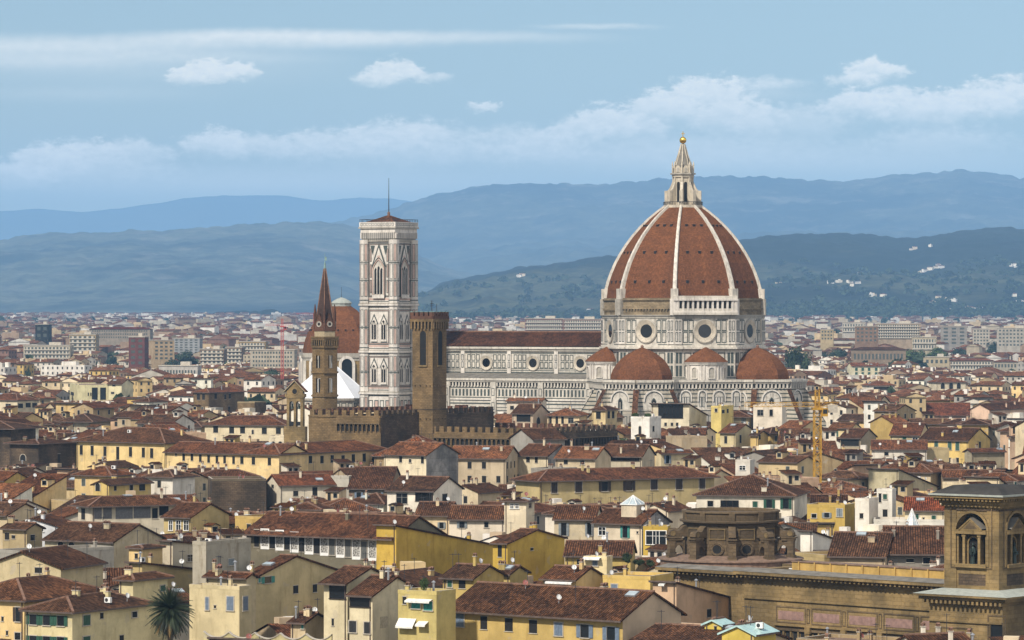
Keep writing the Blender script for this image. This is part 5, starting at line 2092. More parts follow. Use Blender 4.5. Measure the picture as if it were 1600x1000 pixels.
for i in range(6):
    x0 = -L / 2 + 6.2 + i * 6.9
    F.frame(mb, x0 + .2, x0 + 6.0, 8.95, 11.4, .18, .10, 'sand_dark')
    F.rect(mb, x0 + .6, x0 + 5.6, 9.4, 10.7, .06, 'pink_panel')
    F.frame(mb, x0 + 6.2, x0 + 6.8, 9.1, 11.3, .12, .12, 'sand_dark')
    F.slab(mb, x0 - .45, x0 + .15, 0, 7.6, 0, .5, 'sand_stone')
    F.slab(mb, x0 - .65, x0 + .35, 7.6, 8.5, 0, .65, 'sand_stone')
mb.build('wall', t)
for i in range(6):
    x0 = -L / 2 + 6.2 + i * 6.9
    mb = MB()
    for k in range(4):
        xx = x0 + 1.15 + k * 1.45
        F.rect(mb, xx - .5, xx + .5, 5.0, 7.7, .04, 'dark')
        F.slab(mb, xx + .5, xx + .8, 4.4, 7.8, 0, .3, 'sand_stone')
    F.slab(mb, x0 + .35, x0 + 6.1, 7.8, 8.15, 0, .4, 'sand_dark')
    F.rect(mb, x0 + .6, x0 + 6.0, 2.0, 4.2, .04, 'dark')
    mb.build('window', t)
mb = MB()
for (a0, a1, y0, z0) in ((-.8, L, 0.0, ZC), (-19.6, -.9, 3.0, ZC - .4)):
    lw = a1 - a0
    mb.box(((a0 + a1) / 2, y0 + .2, z0 + .12), (lw, 2.0, .25), 'sand_dark')
    mb.box(((a0 + a1) / 2, y0 - .1, z0 + .50), (lw + .2, 2.9, .46), 'sand_stone')
    v = [(a0 - .2, y0 - 1.6, z0 + .74), (a1, y0 - 1.6, z0 + .74), (a1, y0 + 1.6, z0 + 1.15), (a0 - .2, y0 + 1.6, z0 + 1.15)]
    mb.face(v, 'lead')
    for i in range(int(lw / .85)):
        xx = a0 + .4 + i * .85
        mb.box((xx, y0 - .75, z0 + .05), (.32, 1.0, .4), 'sand_stone')
for s_, x0 in ((0, -1.3),):
    mb.box((x0, D / 2, ZC + .5), (1.5, D, .46), 'sand_stone')
mb.build('cornice', t)
mb = MB()
mb.box((L / 2 + 2, 5.4, ZC + 1.2), (L - 6, .5, 1.7), 'ochre_wall')
for i in range(13):
    mb.box((6.5 + i * 3.1, 5.1, ZC + 1.2), (.22, .35, 1.9), 'ochre_wall')
mb.box((L / 2 + 2, 5.4, ZC + 2.12), (L - 5.8, .8, .16), 'terrace')
mb.box((9, 11.0, ZC + .5), (20, .3, .16), 'white_paint')
mb.box((14.0, 9.0, ZC + 1.0), (.8, .8, 1.9), 'trim_brown')
mb.build('roof_parapet', t)
foot(cx_ + 14 * ca - 15 * sa, cy_ + 14 * sa + 15 * ca, LA, 84, 36)
OCC.append((575, [(1095, 892), (1165, 905), (1465, 928), (1600, 945), (1600, 1000), (1100, 1000)], -14)); KEEP.extend([(1160, 1300, 990, 584), (1300, 1400, 990, 570), (1400, 1600, 990, 557)]); KEEP.append((1098, 1168, 905, 590))
MARKS.append(('the library cornice', 1320, 930))

# corner tower with an open aedicule on each face
tx, ty, _ = at(1561, 500, 545)
t = thing('belvedere_tower', 'square sandstone tower with tall arches framing bronze statues in pedimented niches', 'tower', (tx, ty, 0), LA + 6)
w = 9.0
zr, zf_ = 30.7, 16.2
mb = MB()
# local: near corner at the origin, faces run along -X (left face) and +Y (right face)
mb.box((-w / 2, w / 2, zf_ / 2), (w + 3.0, w + 3.0, zf_), 'sand_stone', bottom=False)
for (a, b) in ((0, 0), (-w, 0), (0, w), (-w, w)):
    mb.box((a + (-1.0 if a == 0 else 1.0), b + (1.0 if b == 0 else -1.0), (zf_ + 28.0) / 2), (2.0, 2.0, 28.0 - zf_), 'sand_stone')
for k, (o, ang) in enumerate((((-w / 2, 0), -pi / 2), ((0, w / 2), 0.0), ((-w / 2, w), pi / 2), ((-w, w / 2), pi))):
    F = Fr(o, ang)
    r = w / 2 - 2.0 + .02
    # wall between the piers: parapet, arch spandrels, recessed panel line
    F.slab(mb, -r, r, zf_, 19.6, -1.4, -.15, 'sand_stone')
    F.rect(mb, -r + .3, r - .3, 17.0, 18.6, -.12, 'dark_stone')
    zc = 24.6
    n = 14
    for off in (-.15, -1.5):
        for i in range(n):
            t0, t1 = pi * i / n, pi * (i + 1) / n
            mb.face([F.p(r * cos(t0), zc + r * sin(t0), off), F.p(r * cos(t1), zc + r * sin(t1), off), F.p(r * cos(t1), 28.0, off), F.p(r * cos(t0), 28.0, off)], 'sand_stone')
    for i in range(n):
        t0, t1 = pi * i / n, pi * (i + 1) / n
        mb.face([F.p(r * cos(t0), zc + r * sin(t0), -.15), F.p(r * cos(t1), zc + r * sin(t1), -.15), F.p(r * cos(t1), zc + r * sin(t1), -1.5), F.p(r * cos(t0), zc + r * sin(t0), -1.5)], 'sand_stone')
    F.arch_ring(mb, 0, 2 * r, 19.7, zc + r, .35, -.2, .12, 'sand_stone', 14)
    F.frame(mb, -r - .9, r + .9, 19.4, 28.2, .16, .1, 'sand_dark')
    # aedicule: two columns, pediment, niche
    F.slab(mb, -r, r, 19.5, 20.0, -1.4, .35, 'sand_stone')
    for s in (-1, 1):
        F.slab(mb, s * 1.25 - .2, s * 1.25 + .2, 20.0, 24.2, -1.0, .05, 'sand_stone')
        F.slab(mb, s * (r - .2) - .12, s * (r - .2) + .12, 20.0, 24.2, -1.2, -.1, 'sand_stone')
        F.slab(mb, s * 1.25 - .3, s * 1.25 + .3, 23.8, 24.2, -1.0, .12, 'sand_stone')
        F.rect(mb, *sorted((s * 1.45, s * (r - .32))), 20.0, 24.2, -1.3, 'dark')
    F.slab(mb, -r, r, 24.2, 24.75, -1.4, .3, 'sand_stone')
    ped = [(-1.9, 24.75), (1.9, 24.75), (0, 26.3)]
    mb.face([F.p(a, b, .3) for a, b in ped], 'sand_stone')
    for i in (1, 2):
        a, b = ped[i], ped[(i + 1) % 3]
        mb.face([F.p(a[0], a[1] + .2, .45), F.p(a[0], a[1] + .2, -1.3), F.p(b[0], b[1] + .2, -1.3), F.p(b[0], b[1] + .2, .45)], 'lead')
        mb.face([F.p(a[0], a[1] - .1, .4), F.p(a[0], a[1] + .2, .4), F.p(b[0], b[1] + .2, .4), F.p(b[0], b[1] - .1, .4)], 'sand_stone')
    mb.face([F.p(a * .62, 24.95 + (b - 24.75) * .62, .34) for a, b in ped], 'sand_dark')
    F.rect(mb, -1.05, 1.05, 20.0, 24.2, -.9, 'sand_dark')
    F.arch(mb, 0, 1.6, 20.0, 23.7, -.85, 'dark')
    F.arch_ring(mb, 0, 1.6, 20.0, 23.7, .2, -.9, -.5, 'sand_stone', 10)
mb.box((-w / 2, w / 2, 27.6), (w, w, .3), 'dark_stone')
mb.build('tower_body', t)
mb = MB()
q = -w / 2
for (z0, z1, g, m) in ((28.0, 28.4, .3, 'sand_stone'), (28.4, 28.9, .55, 'sand_stone'), (29.2, 29.55, 1.45, 'sand_stone'), (29.55, 29.8, 1.65, 'pale_copper')):
    mb.box((q, -q, (z0 + z1) / 2), (w + 2 * g, w + 2 * g, z1 - z0), m)
mb.box((q, -q, 29.05), (w + 1.2, w + 1.2, .3), 'dark_stone')
for (o, ang) in (((-w / 2, 0), -pi / 2), ((0, w / 2), 0.0), ((-w / 2, w), pi / 2), ((-w, w / 2), pi)):
    F = Fr(o, ang)
    for i in range(17):
        xx = -w / 2 - .6 + (w + 1.2) * i / 16
        F.slab(mb, xx - .17, xx + .17, 28.85, 29.2, .5, 1.25, 'sand_stone')
mb.loft([[(q + sx * (w / 2 + 1.4), -q + sy * (w / 2 + 1.4), 29.8) for sx, sy in ((-1, -1), (1, -1), (1, 1), (-1, 1))], [(q + sx * (w / 2 - .8), -q + sy * (w / 2 - .8), 30.9) for sx, sy in ((-1, -1), (1, -1), (1, 1), (-1, 1))]], 'dark_lead')
mb.build('roof', t)
mb = MB()
for (z0, z1, g) in ((14.6, 15.0, 1.8), (15.0, 15.5, 2.6), (15.5, 15.8, 3.2)):
    mb.box((q, -q, (z0 + z1) / 2), (w + 2 * g, w + 2 * g, z1 - z0), 'sand_stone')
mb.loft([[(q + sx * (w / 2 + 3.25), -q + sy * (w / 2 + 3.25), 15.8) for sx, sy in ((-1, -1), (1, -1), (1, 1), (-1, 1))], [(q + sx * (w / 2 + .2), -q + sy * (w / 2 + .2), 16.5) for sx, sy in ((-1, -1), (1, -1), (1, 1), (-1, 1))]], 'pale_copper')
F = Fr((-w / 2, -1.5), -pi / 2)
for i in range(18):
    xx = -w / 2 - 1.8 + (w + 3.6) * i / 17
    F.slab(mb, xx - .18, xx + .18, 14.5, 14.95, 0, 1.2, 'sand_stone')
F.slab(mb, -w / 2 - 1.5, w / 2 + 1.5, 11.9, 12.2, 0, .3, 'sand_stone')
F.rect(mb, -3.6, .6, 8.9, 10.3, .08, 'pink_panel')
F.frame(mb, -4.1, 1.1, 8.5, 11.2, .18, .12, 'sand_dark')
F.slab(mb, -4.4, 1.4, 6.8, 7.2, 0, .5, 'sand_dark')
F.frame(mb, 3.6, 6.6, 6.6, 13.2, .2, .1, 'sand_dark')
mb.build('base_cornice', t)
mb = MB()
F.rect(mb, 4.2, 6.1, 8.8, 12.0, .1, 'glass')
F.frame(mb, 4.0, 6.3, 8.6, 12.2, .2, .2, 'sand_dark')
mb.build('window', t)
for (o, ang, lab) in (((-w / 2, 0), -pi / 2, 'dark bronze robed statue standing in the front niche of the belvedere tower'), ((0, w / 2), 0.0, 'dark bronze robed statue standing in the side niche of the belvedere tower')):
    F = Fr(o, ang)
    base = F.p(0, 20.0, -.35)
    mb = MB()
    # robed figure: skirt, torso, raised forearm, shoulders, neck and head as one lofted body
    rings = []
    for z, rx, ry, dx in ((0, .42, .36, 0), (.25, .40, .34, 0), (.9, .33, .29, .02), (1.5, .28, .24, .05), (1.9, .33, .24, .05), (2.2, .36, .22, .04), (2.35, .16, .15, .03), (2.45, .11, .12, .03), (2.55, .15, .17, .04), (2.72, .17, .19, .05), (2.88, .12, .14, .05), (2.95, .03, .03, .05)):
        rings.append([base + F.u * (rx * cos(2 * pi * i / 12) + dx) + F.n * ry * sin(2 * pi * i / 12) + Vector((0, 0, z)) for i in range(12)])
    mb.loft(rings, 'bronze')
    for s, el, hd in ((-1, (-.5, 1.6), (-.25, 1.75)), (1, (.48, 1.55), (.2, 1.35))):
        sh = base + F.u * s * .33 + Vector((0, 0, 2.15))
        e = base + F.u * el[0] + F.n * .1 + Vector((0, 0, el[1]))
        hnd = base + F.u * hd[0] + F.n * .38 + Vector((0, 0, hd[1]))
        mb.bar(sh, e, .2, 'bronze'); mb.bar(e, hnd, .15, 'bronze')
    mb.box(base + F.n * .42 + Vector((0, 0, 1.5)), (.35, .35, .4), 'bronze', ang)
    st = mb.build('statue')
    tag(st, lab, 'statue')
    st.matrix_world = t.matrix_basis
KEEP.append((1460, 1600, 990, 540)); OCC.append((545, [(1478, 790), (1600, 790), (1600, 1000), (1478, 1000)], -15))
foot(tx - w / 2 * cos(R(LA)) - w / 2 * sin(R(LA)), ty, LA, 22, 22); MARKS.append(('the belvedere tower', 1530, 850))


# ------------------------------------------------------------------ crane, palm, trees and other single things
def lattice(mb, a, b, wd, step, mat, t=.16, up=Vector((0, 0, 1))):
    """Square lattice boom from a to b."""
    a, b = Vector(a), Vector(b)
    d = (b - a).normalized()
    s = Vector((1, 0, 0)) if abs(d.z) > .9 else up
    u = d.cross(s).normalized()
    v = d.cross(u).normalized()
    cs = [(u * i + v * j) * wd / 2 for i, j in ((-1, -1), (1, -1), (1, 1), (-1, 1))]
    for c in cs:
        mb.bar(a + c, b + c, t, mat)
    L = (b - a).length
    n = max(1, int(L / step))
    for i in range(n):
        p, q = a + d * L * i / n, a + d * L * (i + 1) / n
        for k in range(4):
            c0, c1 = cs[k], cs[(k + 1) % 4]
            if i % 2:
                c0, c1 = c1, c0
            mb.bar(p + c0, q + c1, t * .6, mat)
            mb.bar(p + c0, p + c1, t * .55, mat)


def crane(label, px, ytop, Y, jib_l, jib_r, mat, name='tower_crane', wd=1.75, ang=8):
    zt = CZ - (ytop - HZ) * Y / FP
    t = thing(name, label, 'crane', ((px - 800) * Y / FP, Y, 0), ang)
    mb = MB()
    lattice(mb, (0, 0, 0), (0, 0, zt), wd, wd, mat, .2)
    mb.build('mast', t)
    mb = MB()
    lattice(mb, (-jib_l, 0, zt + 1.2), (jib_r, 0, zt + 1.2), 1.0, 1.3, mat, .10)
    mb.build('jib', t)
    mb = MB()
    mb.box((0, 0, zt + .2), (2.4, 2.4, .6), mat)
    lattice(mb, (0, 0, zt + .5), (0, 0, zt + 4.6), .9, 1.0, mat, .16)
    mb.bar((0, 0, zt + 4.6), (-jib_l * .8, 0, zt + 1.7), .08, 'dark_metal')
    mb.bar((0, 0, zt + 4.6), (jib_r * .9, 0, zt + 1.7), .08, 'dark_metal')
    mb.build('head', t)
    mb = MB()
    mb.box((1.5, -.9, zt - .6), (1.3, 1.5, 1.9), mat)
    mb.box((1.5, -1.67, zt - .4), (1.0, .04, 1.0), 'glass')
    mb.build('cab', t)
    mb = MB()
    mb.box((jib_r - 1.5, 0, zt + .2), (2.4, 1.2, 1.8), 'trim')
    mb.build('counterweight', t)
    return t


crane('yellow lattice tower crane rising from the roofs in front of the cathedral apse', 1277, 640, 905, 17.0, 5.0, 'crane_yellow', wd=1.5)
keep_box(1270, 1284, 612, 735, 728, 905, -20)
foot((1277 - 800) * 905 / FP, 905, 0, 4, 4)
MARKS.append(('the yellow crane', 1277, 710))
crane('red and white lattice crane beside the white apartment block near the domed chapel', 441, 511, 2150, 9, 6, 'crane_red', wd=1.3)
crane('red crane with a level jib on the far edge of the city', 492, 492, 3300, 16, 7, 'crane_red', wd=2.2, ang=-10)

# palm
def palm(px, py, Y, label):
    c = at(px, py, Y)
    t = thing('palm_tree', label, 'palm', (c.x, c.y, 0))
    mb = MB()
    mb.lathe([(.45, 0), (.36, 3), (.34, c.z - 1.2), (.62, c.z - .6), (.5, c.z + .2)], 'bark', 10)
    mb.build('trunk', t)
    mb = MB()
    r = random.Random(5)
    for i in range(260):
        az = r.uniform(0, 2 * pi)
        el = R(r.choice([r.uniform(20, 85), r.uniform(-25, 45), r.uniform(-80, -20), r.uniform(-80, -20)]))
        L = r.uniform(2.6, 3.5) * (1.15 if el < -.3 else 1)
        mat = 'palm_dry' if el < R(-35) and r.random() < .22 else 'palm_frond'
        d = Vector((cos(az) * cos(el), sin(az) * cos(el), sin(el)))
        side = Vector((-sin(az), cos(az), 0))
        p = Vector((0, 0, c.z))
        n = 9
        droop = r.uniform(.5, 1.1)
        pts = [p.copy()]
        for k in range(n):
            p = p + d * (L / n)
            d = (d + Vector((0, 0, -droop / n))).normalized()
            pts.append(p.copy())
        for k in range(n):
            a, b = pts[k], pts[k + 1]
            mb.bar(a, b, .05, mat)
            wv = .42 * math.sin(pi * min(1, (k + .9) / n)) + .10
            for s in (-1, 1):
                for f in (0.0, .5):
                    q = a.lerp(b, f)
                    tip = q + side * s * wv + (b - a).normalized() * .38 + Vector((0, 0, -.22 * wv * 2))
                    mb.face([q - (b - a) * .16, q + (b - a) * .16, tip], mat)
    mb.build('crown', t)
palm(266, 953, 497, 'dark feathery date palm with drooping fronds beside the cream corner house')
MARKS.append(('the palm', 266, 960))
keep_box(240, 293, 925, 1000, 1000, 497, -21)


def crown_mesh(seed, w, h, n, leaf, mat):
    """Leaf-sized faces clustered in clumps through the crown's volume, with gaps between the clumps."""
    r = random.Random(seed)
    mb = MB()
    clumps = []
    for i in range(24):
        while True:
            p = Vector((r.uniform(-1, 1), r.uniform(-1, 1), r.uniform(-1, 1)))
            if .25 < p.length < .85:
                break
        clumps.append((p, r.uniform(.28, .5)))
    for i in range(n):
        c, rad = r.choice(clumps)
        q = Vector((r.gauss(0, 1), r.gauss(0, 1), r.gauss(0, 1))).normalized() * rad * r.uniform(.6, 1.05)
        p = c + q
        p = Vector((p.x * w / 2, p.y * w / 2, p.z * h / 2))
        nrm = (q.normalized() + Vector((r.uniform(-.6, .6), r.uniform(-.6, .6), r.uniform(-.3, .8)))).normalized()
        u = nrm.cross(Vector((r.random(), r.random(), .3))).normalized() * leaf * r.uniform(.6, 1.2)
        v = nrm.cross(u).normalized() * leaf * r.uniform(.5, 1.0)
        mb.face([p - u, p - v * .6, p + u, p + v], mat)
    return mb.mesh('crown')


CROWNS = {('dark', k): crown_mesh(k + 1, 1.0, 1.0, 2600, .05, 'leaf_dark') for k in range(3)}
CROWNS.update({('mid', k): crown_mesh(k + 9, 1.0, 1.0, 2600, .05, 'leaf_mid') for k in range(2)})


def trunk_mesh():
    mb = MB()
    mb.lathe([(.05, 0), (.035, .5), (.02, .9)], 'bark', 7)
    for a in range(5):
        mb.bar((0, 0, .42 + .06 * a), (.22 * cos(a * 1.3), .22 * sin(a * 1.3), .72 + .05 * a), .02, 'bark')
    return mb.mesh('trunk')


TRUNK = trunk_mesh()


def tree(label, px, py0, py1, wpx, Y, kind='dark', var=0, group='trees among the far houses', name='tree', cat='tree'):
    if Y > 1400:
        Y *= 1.42
        KEEP.append((px - wpx * .5, px + wpx * .5, py1 - 3, Y))
    x = (px - 800) * Y / FP
    z1, z0 = CZ - (py0 - HZ) * Y / FP, max(0.5, CZ - (py1 - HZ) * Y / FP)
    wd = wpx * Y / FP
    zb = max(0.0, (min(Y, 10000.0) - 2600.0) * .0058) if name == 'tree' and label.find(' pot ') < 0 else z0 - .5
    if name == 'tree' and Y > 1400:
        z0 = zb + max(1.5, (z0 - zb) * .4)
    t = thing(name, label, cat, (x, Y, zb), 0, group)
    a = link('trunk', TRUNK, t)
    z0, z1 = z0 - zb, z1 - zb
    a.scale = (z1 * .5, z1 * .5, (z0 + z1) / 2)
    b = link('crown', CROWNS[(kind, var)], t)
    b.scale = (wd, wd, z1 - z0)
    b.location = (0, 0, (z0 + z1) / 2)
    b.rotation_euler = (0, 0, rng.uniform(0, 6))
    return t


for args in (
    ('broad dark tree between the red tower block and the cream slab tower', 290, 546, 574, 46, 2250, 'dark', 0),
    ('dark round tree just behind the stepped white hall', 262, 557, 580, 34, 2200, 'dark', 1),
    ('round dark tree standing alone near the brown balcony blocks', 337, 555, 574, 22, 2300, 'dark', 2),
    ('dark tree beside the slim grey flats by the red tower block', 174, 552, 574, 22, 2350, 'dark', 1),
    ('small bright green tree before the stepped white hall', 291, 576, 588, 15, 1980, 'mid', 0),
    ('dark pointed cypress standing among the roofs by the frame edge', 43, 573, 592, 11, 1850, 'dark', 2),
    ('big dark tree directly behind the east apse dome', 1247, 538, 570, 42, 1750, 'dark', 0),
    ('wide dark tree above the cream villa with brown loggia', 1309, 541, 562, 34, 2300, 'dark', 1),
    ('small dark tree tucked between the two broad trees behind the apse', 1288, 549, 562, 16, 2350, 'dark', 2),
    ('long green tree mass in front of the pale strip-window hall', 1424, 543, 568, 42, 2350, 'mid', 1),
    ('rounded green tree beside the long tree mass of the avenue', 1462, 544, 564, 38, 2450, 'mid', 0),
    ('dark tree at the end of the avenue by the white terraces', 1497, 541, 558, 24, 2600, 'dark', 1),
    ('tall dark tree below the white long block at the frame edge', 1563, 531, 555, 42, 2700, 'dark', 0),
    ('dark tree in front of the brown brick block', 1331, 517, 532, 24, 3200, 'dark', 2),
    ('slim dark cypress before the long balcony block', 1397, 513, 534, 9, 3150, 'dark', 1),
    ('low green tree in the gap of the brown-roofed barracks', 1368, 552, 572, 26, 2150, 'mid', 1),
    ('dark green tree left of the barracks courtyard', 1344, 556, 572, 22, 2150, 'dark', 0),
    ('grey-green tree half hidden by the chapel dome', 428, 572, 590, 26, 1900, 'dark', 1),
):
    tree(*args)

# roof garden hedge below the white cube house
for i, (px, p0, p1, wd) in enumerate(((977, 685, 706, 34), (1003, 683, 704, 32), (1024, 685, 706, 30), (1045, 683, 704, 32))):
    tree(('leafy roof garden shrub at the west end of the hedge', 'dark shrub under the white cube house', 'bright bushy shrub in the middle of the roof hedge', 'rounded green shrub closing the roof hedge beside the dishes')[i],
         px, p0, p1, wd, 1090 - i, 'mid', i % 2, 'shrubs of the roof garden', 'roof_garden_shrub', 'shrub')
for i, (px, Y) in enumerate(((993, 1183), (1012, 1182))):
    tree(('small dry shrub on the flat roof of the white cube house', 'taller dry shrub by the flagstaff of the white cube house')[i], px, 645, 653, 12, Y, 'mid', i, 'planting on the white cube house', 'roof_shrub', 'shrub')
for i, (px, p0, p1, wd, Y) in enumerate(((980, 862, 880, 16, 590), (998, 872, 884, 18, 592), (1016, 873, 886, 14, 592))):
    tree(('spiky dark potted shrub on the terrace by the yellow houses', 'dark bushy terrace plant next to the rotunda', 'low terrace plant nearest the rotunda')[i], px, p0, p1, wd, Y, 'dark', i, 'terrace plants by the rotunda', 'terrace_shrub', 'shrub')
tree('small olive tree in a pot on the awning terrace', 663, 903, 922, 15, 536, 'mid', 0, None, 'olive_tree', 'tree')

# glass pyramid on the white parapet
c = at(1425, 831, 768)
t = thing('glass_pyramid', 'pointed glass pyramid with white ribs on the long white parapet house', 'skylight', (c.x, c.y, c.z))
mb = MB()
for i in range(8):
    a0, a1 = 2 * pi * i / 8, 2 * pi * (i + 1) / 8
    mb.face([(1.9 * cos(a0), 1.9 * sin(a0), 0), (1.9 * cos(a1), 1.9 * sin(a1), 0), (0, 0, 4.3)], 'pale_glass')
mb.build('glazing', t)
mb = MB()
for i in range(8):
    a0 = 2 * pi * i / 8
    mb.bar((1.92 * cos(a0), 1.92 * sin(a0), 0), (0, 0, 4.6), .1, 'white_paint')
for z in (.1, 1.1, 2.1, 3.1):
    k = 1.92 * (1 - z / 4.4)
    for i in range(8):
        a0, a1 = 2 * pi * i / 8, 2 * pi * (i + 1) / 8
        mb.bar((k * cos(a0), k * sin(a0), z), (k * cos(a1), k * sin(a1), z), .08, 'white_paint')
mb.build('ribs', t)

# scalloped garden wall in the lower left
p0, p1 = at(318, 986, 516), at(518, 984, 511)
t = thing('garden_wall', 'pale green-yellow garden wall with a scalloped top edge', 'wall', (p0.x, p0.y, 0), math.degrees(math.atan2(p1.y - p0.y, p1.x - p0.x)))
mb = MB()
Lw = (p1 - p0).length
zt = p0.z
n = 5
top = []
for i in range(n):
    for k in range(8):
        u_ = k / 8
        top.append((Lw * (i + u_) / n, zt - .75 * sin(pi * u_) ** .8))
top.append((Lw, zt))
for y_ in (0, .4):
    for (a, b) in zip(top, top[1:]):
        mb.face([(a[0], y_, 0), (b[0], y_, 0), (b[0], y_, b[1]), (a[0], y_, a[1])], 'old_stucco')
for (a, b) in zip(top, top[1:]):
    mb.face([(a[0], -.12, a[1] + .02), (b[0], -.12, b[1] + .02), (b[0], .52, b[1] + .02), (a[0], .52, a[1] + .02)], 'trim')
    mb.face([(a[0], -.12, a[1] - .1), (b[0], -.12, b[1] - .1), (b[0], -.12, b[1] + .02), (a[0], -.12, a[1] + .02)], 'trim')
mb.build('masonry', t, (.50, .45, .25))
keep_box(318, 520, 978, 1000, 1000, 511, -22)


# ------------------------------------------------------------------ houses read one by one from the photo
CY_ = (.62, .55, .33)
# lower left corner
H('cream corner house with green shutters and a hipped roof beside the palm', 40, 113, 236, 955, 14, -31, 'hip', (.63, .56, .33), chim=4, lm='the green-shuttered corner house', vb=1000,
  win=[(52, 968, 11, 15, 'o', GRN), (73, 969, 11, 15, 'o', GRN), (95, 970, 11, 15, 'o', GRN), (52, 1000, 11, 13, 'o', GRN), (73, 1001, 11, 13, 'o', GRN), (95, 1002, 11, 13, 'o', GRN), (135, 969, 11, 15, 's', GRN), (135, 1000, 11, 12, 's', GRN), (159, 962, 5, 9, 'b'), (210, 960, 8, 9, 'd'), (190, 997, 7, 9, 'b')])
H('yellow house with brown shutters and a long low roof, cut by the frame', -70, 38, 170, 937, 15, -31, 'hip', PY, chim=2, vb=990, win=[(28, 960, 7, 22, 'o', BRN), (4, 967, 4, 6, 'b'), (11, 989, 3, 6, 'b'), (28, 994, 9, 12, 'd')])
H('beige blank gable wall with stains and one small window', -25, 95, 100, 887, 18, -20, 'gy', (.50, .43, .27), mat='old_stucco', d=14, pitch=.34, vb=920, chim=0, win=[(60, 891, 12, 9, 'b')])
H('narrow cream tower house under a pyramid roof left of the palm', 192, 208, 262, 905, 17, -31, 'hip', CY_, vb=938, win=[(254, 919, 8, 9, 's', GRN)])
H('little yellow rooftop room with a single slit window', 207, 222, 254, 857, 19, -31, 'hip', PY, vb=880, pitch=.15, ov=.4, win=[(213, 869, 5, 8, 'b')], chim=0)
H('yellow house with a long sloping parapet and an air conditioner', 214, 222, 312, 880, 17.2, -31, 'sb', (.56, .44, .22), vb=915, pitch=.12, win=[(308, 902, 5, 13, 'w')], extra=['air_conditioner'])
H('grey plaster block with rain stains and one shuttered window', 305, 322, 392, 852, 20, -31, 'flat', (.40, .37, .30), mat='old_stucco', vb=890, win=[(361, 878, 9, 10, 's', SGY)])
H('crumbling beige house squeezed beside the grey plaster block', 253, 270, 308, 846, 19.6, -31, 'sb', (.48, .43, .33), mat='old_stucco', vb=880, pitch=.1, win=[(297, 872, 9, 9, 'd')])
H('long low wall-like building of weathered grey plaster', 24, 30, 178, 866, 15, 42, 'flat', (.30, .29, .26), mat='old_stucco', d=7, vb=885, win=[(90, 884, 12, 5, 'b'), (118, 882, 12, 5, 'b'), (146, 880, 12, 5, 'b')], chim=0)
H('beige house with blind arches under a dark low roof', 70, 178, 182, 846, 16, -31, 'gx', (.46, .41, .29), mat='old_stucco', d=14, vb=856, win=[(95, 849, 9, 7, 'a'), (112, 850, 9, 7, 'a')])
H('bluish white gabled house with one white square window', 14, 90, 93, 822, 17, -8, 'gy', (.60, .63, .68), d=12, pitch=.3, vb=834, win=[(62, 826, 12, 9, 'w')])
H('tan house with three small dark windows by the frame edge', 4, 42, 66, 826, 17.2, -31, 'gx', (.42, .34, .20), vb=855, win=[(11, 838, 7, 10, 'b'), (21, 839, 5, 5, 'b'), (51, 840, 7, 9, 'b')])
H('wide loggia house with grey awning panels above a cream base', 122, 143, 288, 789, 17.5, 28, 'hip', (.66, .60, .47), vb=832, ov=1.2, lm='the grey loggia house', chim=0,
  win=[(153, 801, 12, 19, 'p', (.17, .165, .165)), (168, 801, 14, 19, 'p', (.15, .145, .145)), (194, 801, 26, 19, 'p', (.18, .175, .175)), (222, 800, 26, 19, 'p', (.16, .155, .155)), (242, 802, 9, 16, 'b'), (256, 798, 14, 15, 'b'), (130, 803, 6, 18, 'b'), (128, 828, 3, 7, 'b')])
H('yellow villa with an arched window in its gable end', 146, 170, 236, 757, 17.5, -31, 'gy', (.58, .44, .17), vb=775, pitch=.38, win=[(153, 761, 7, 13, 'a'), (180, 763, 4, 7, 'b'), (205, 762, 5, 8, 'd'), (222, 760, 9, 12, 'b')])
H('yellow-ochre house with three tall white windows in a row', 256, 298, 358, 808, 16.5, -31, 'gx', (.50, .40, .19), vb=832, win=[(267, 821, 6, 15, 'w'), (279, 821, 7, 15, 'w'), (291, 821, 7, 15, 'w')])
H('windowless block of dark brown stone with a flat top', 325, 331, 416, 752, 16.5, 8, 'flat', (.14, .115, .08), mat='dark_stone', d=14, vb=800, win=None, chim=0)
# grey palace with decorated panels and its ochre neighbour
xs = [(414, 842), (437, 844), (460, 847), (483, 850), (507, 852), (532, 855), (557, 858), (582, 860)]
H('long grey palace with white scrollwork panels under very deep eaves', 385, 617, 621, 838, 17, -31, 'gx', (.17, .155, .11), d=15, ov=1.5, vb=884, chim=2, lm='the grey panelled palace', pitch=.40, roofc=(1.0, .92, .9),
  win=[(x, y, 12.5, 31, 'P') for x, y in xs] + [(x + 12, y + 1.5, 9, 27, 's' if i > 3 else 'b', (.10, .10, .09)) for i, (x, y) in enumerate(xs)] + [(401, 841, 8, 26, 'b')])
H('tall blank ochre wall house with a sloping top', 614, 619, 766, 822, 18.8, -31, 'sb', (.53, .37, .075), vb=888, pitch=.15, w=4, d=34, win=None, chim=1, lm='the blank ochre wall')
H('ochre gabled house with a single tiny square window', 770, 793, 882, 849, 16, -31, 'gx', (.54, .38, .075), vb=908, pitch=.19, lm='the ochre gable house', win=[(831, 858, 4.5, 4.5, 'b'), (781, 861, 7, 18, 'b')], chim=2)
H('plain beige gabled house with two small square windows and teal shutters', 386, 395, 527, 904, 15, -31, 'gx', (.52, .44, .25), vb=962, pitch=.24, lm='the plain beige gable', win=[(462, 921, 8, 12, 'b'), (492, 919, 7, 12, 'b'), (405, 906, 4, 9, 's', TEAL), (418, 906, 10, 10, 'o', TEAL)])
H('tall cream house with a wide brown loggia window under the eave', 506, 543, 612, 910, 17, -31, 'gx', (.64, .57, .39), vb=985, ov=1.1, win=[(528, 924, 24, 21, 'g'), (520, 972, 4, 10, 'b')], pitch=.30)
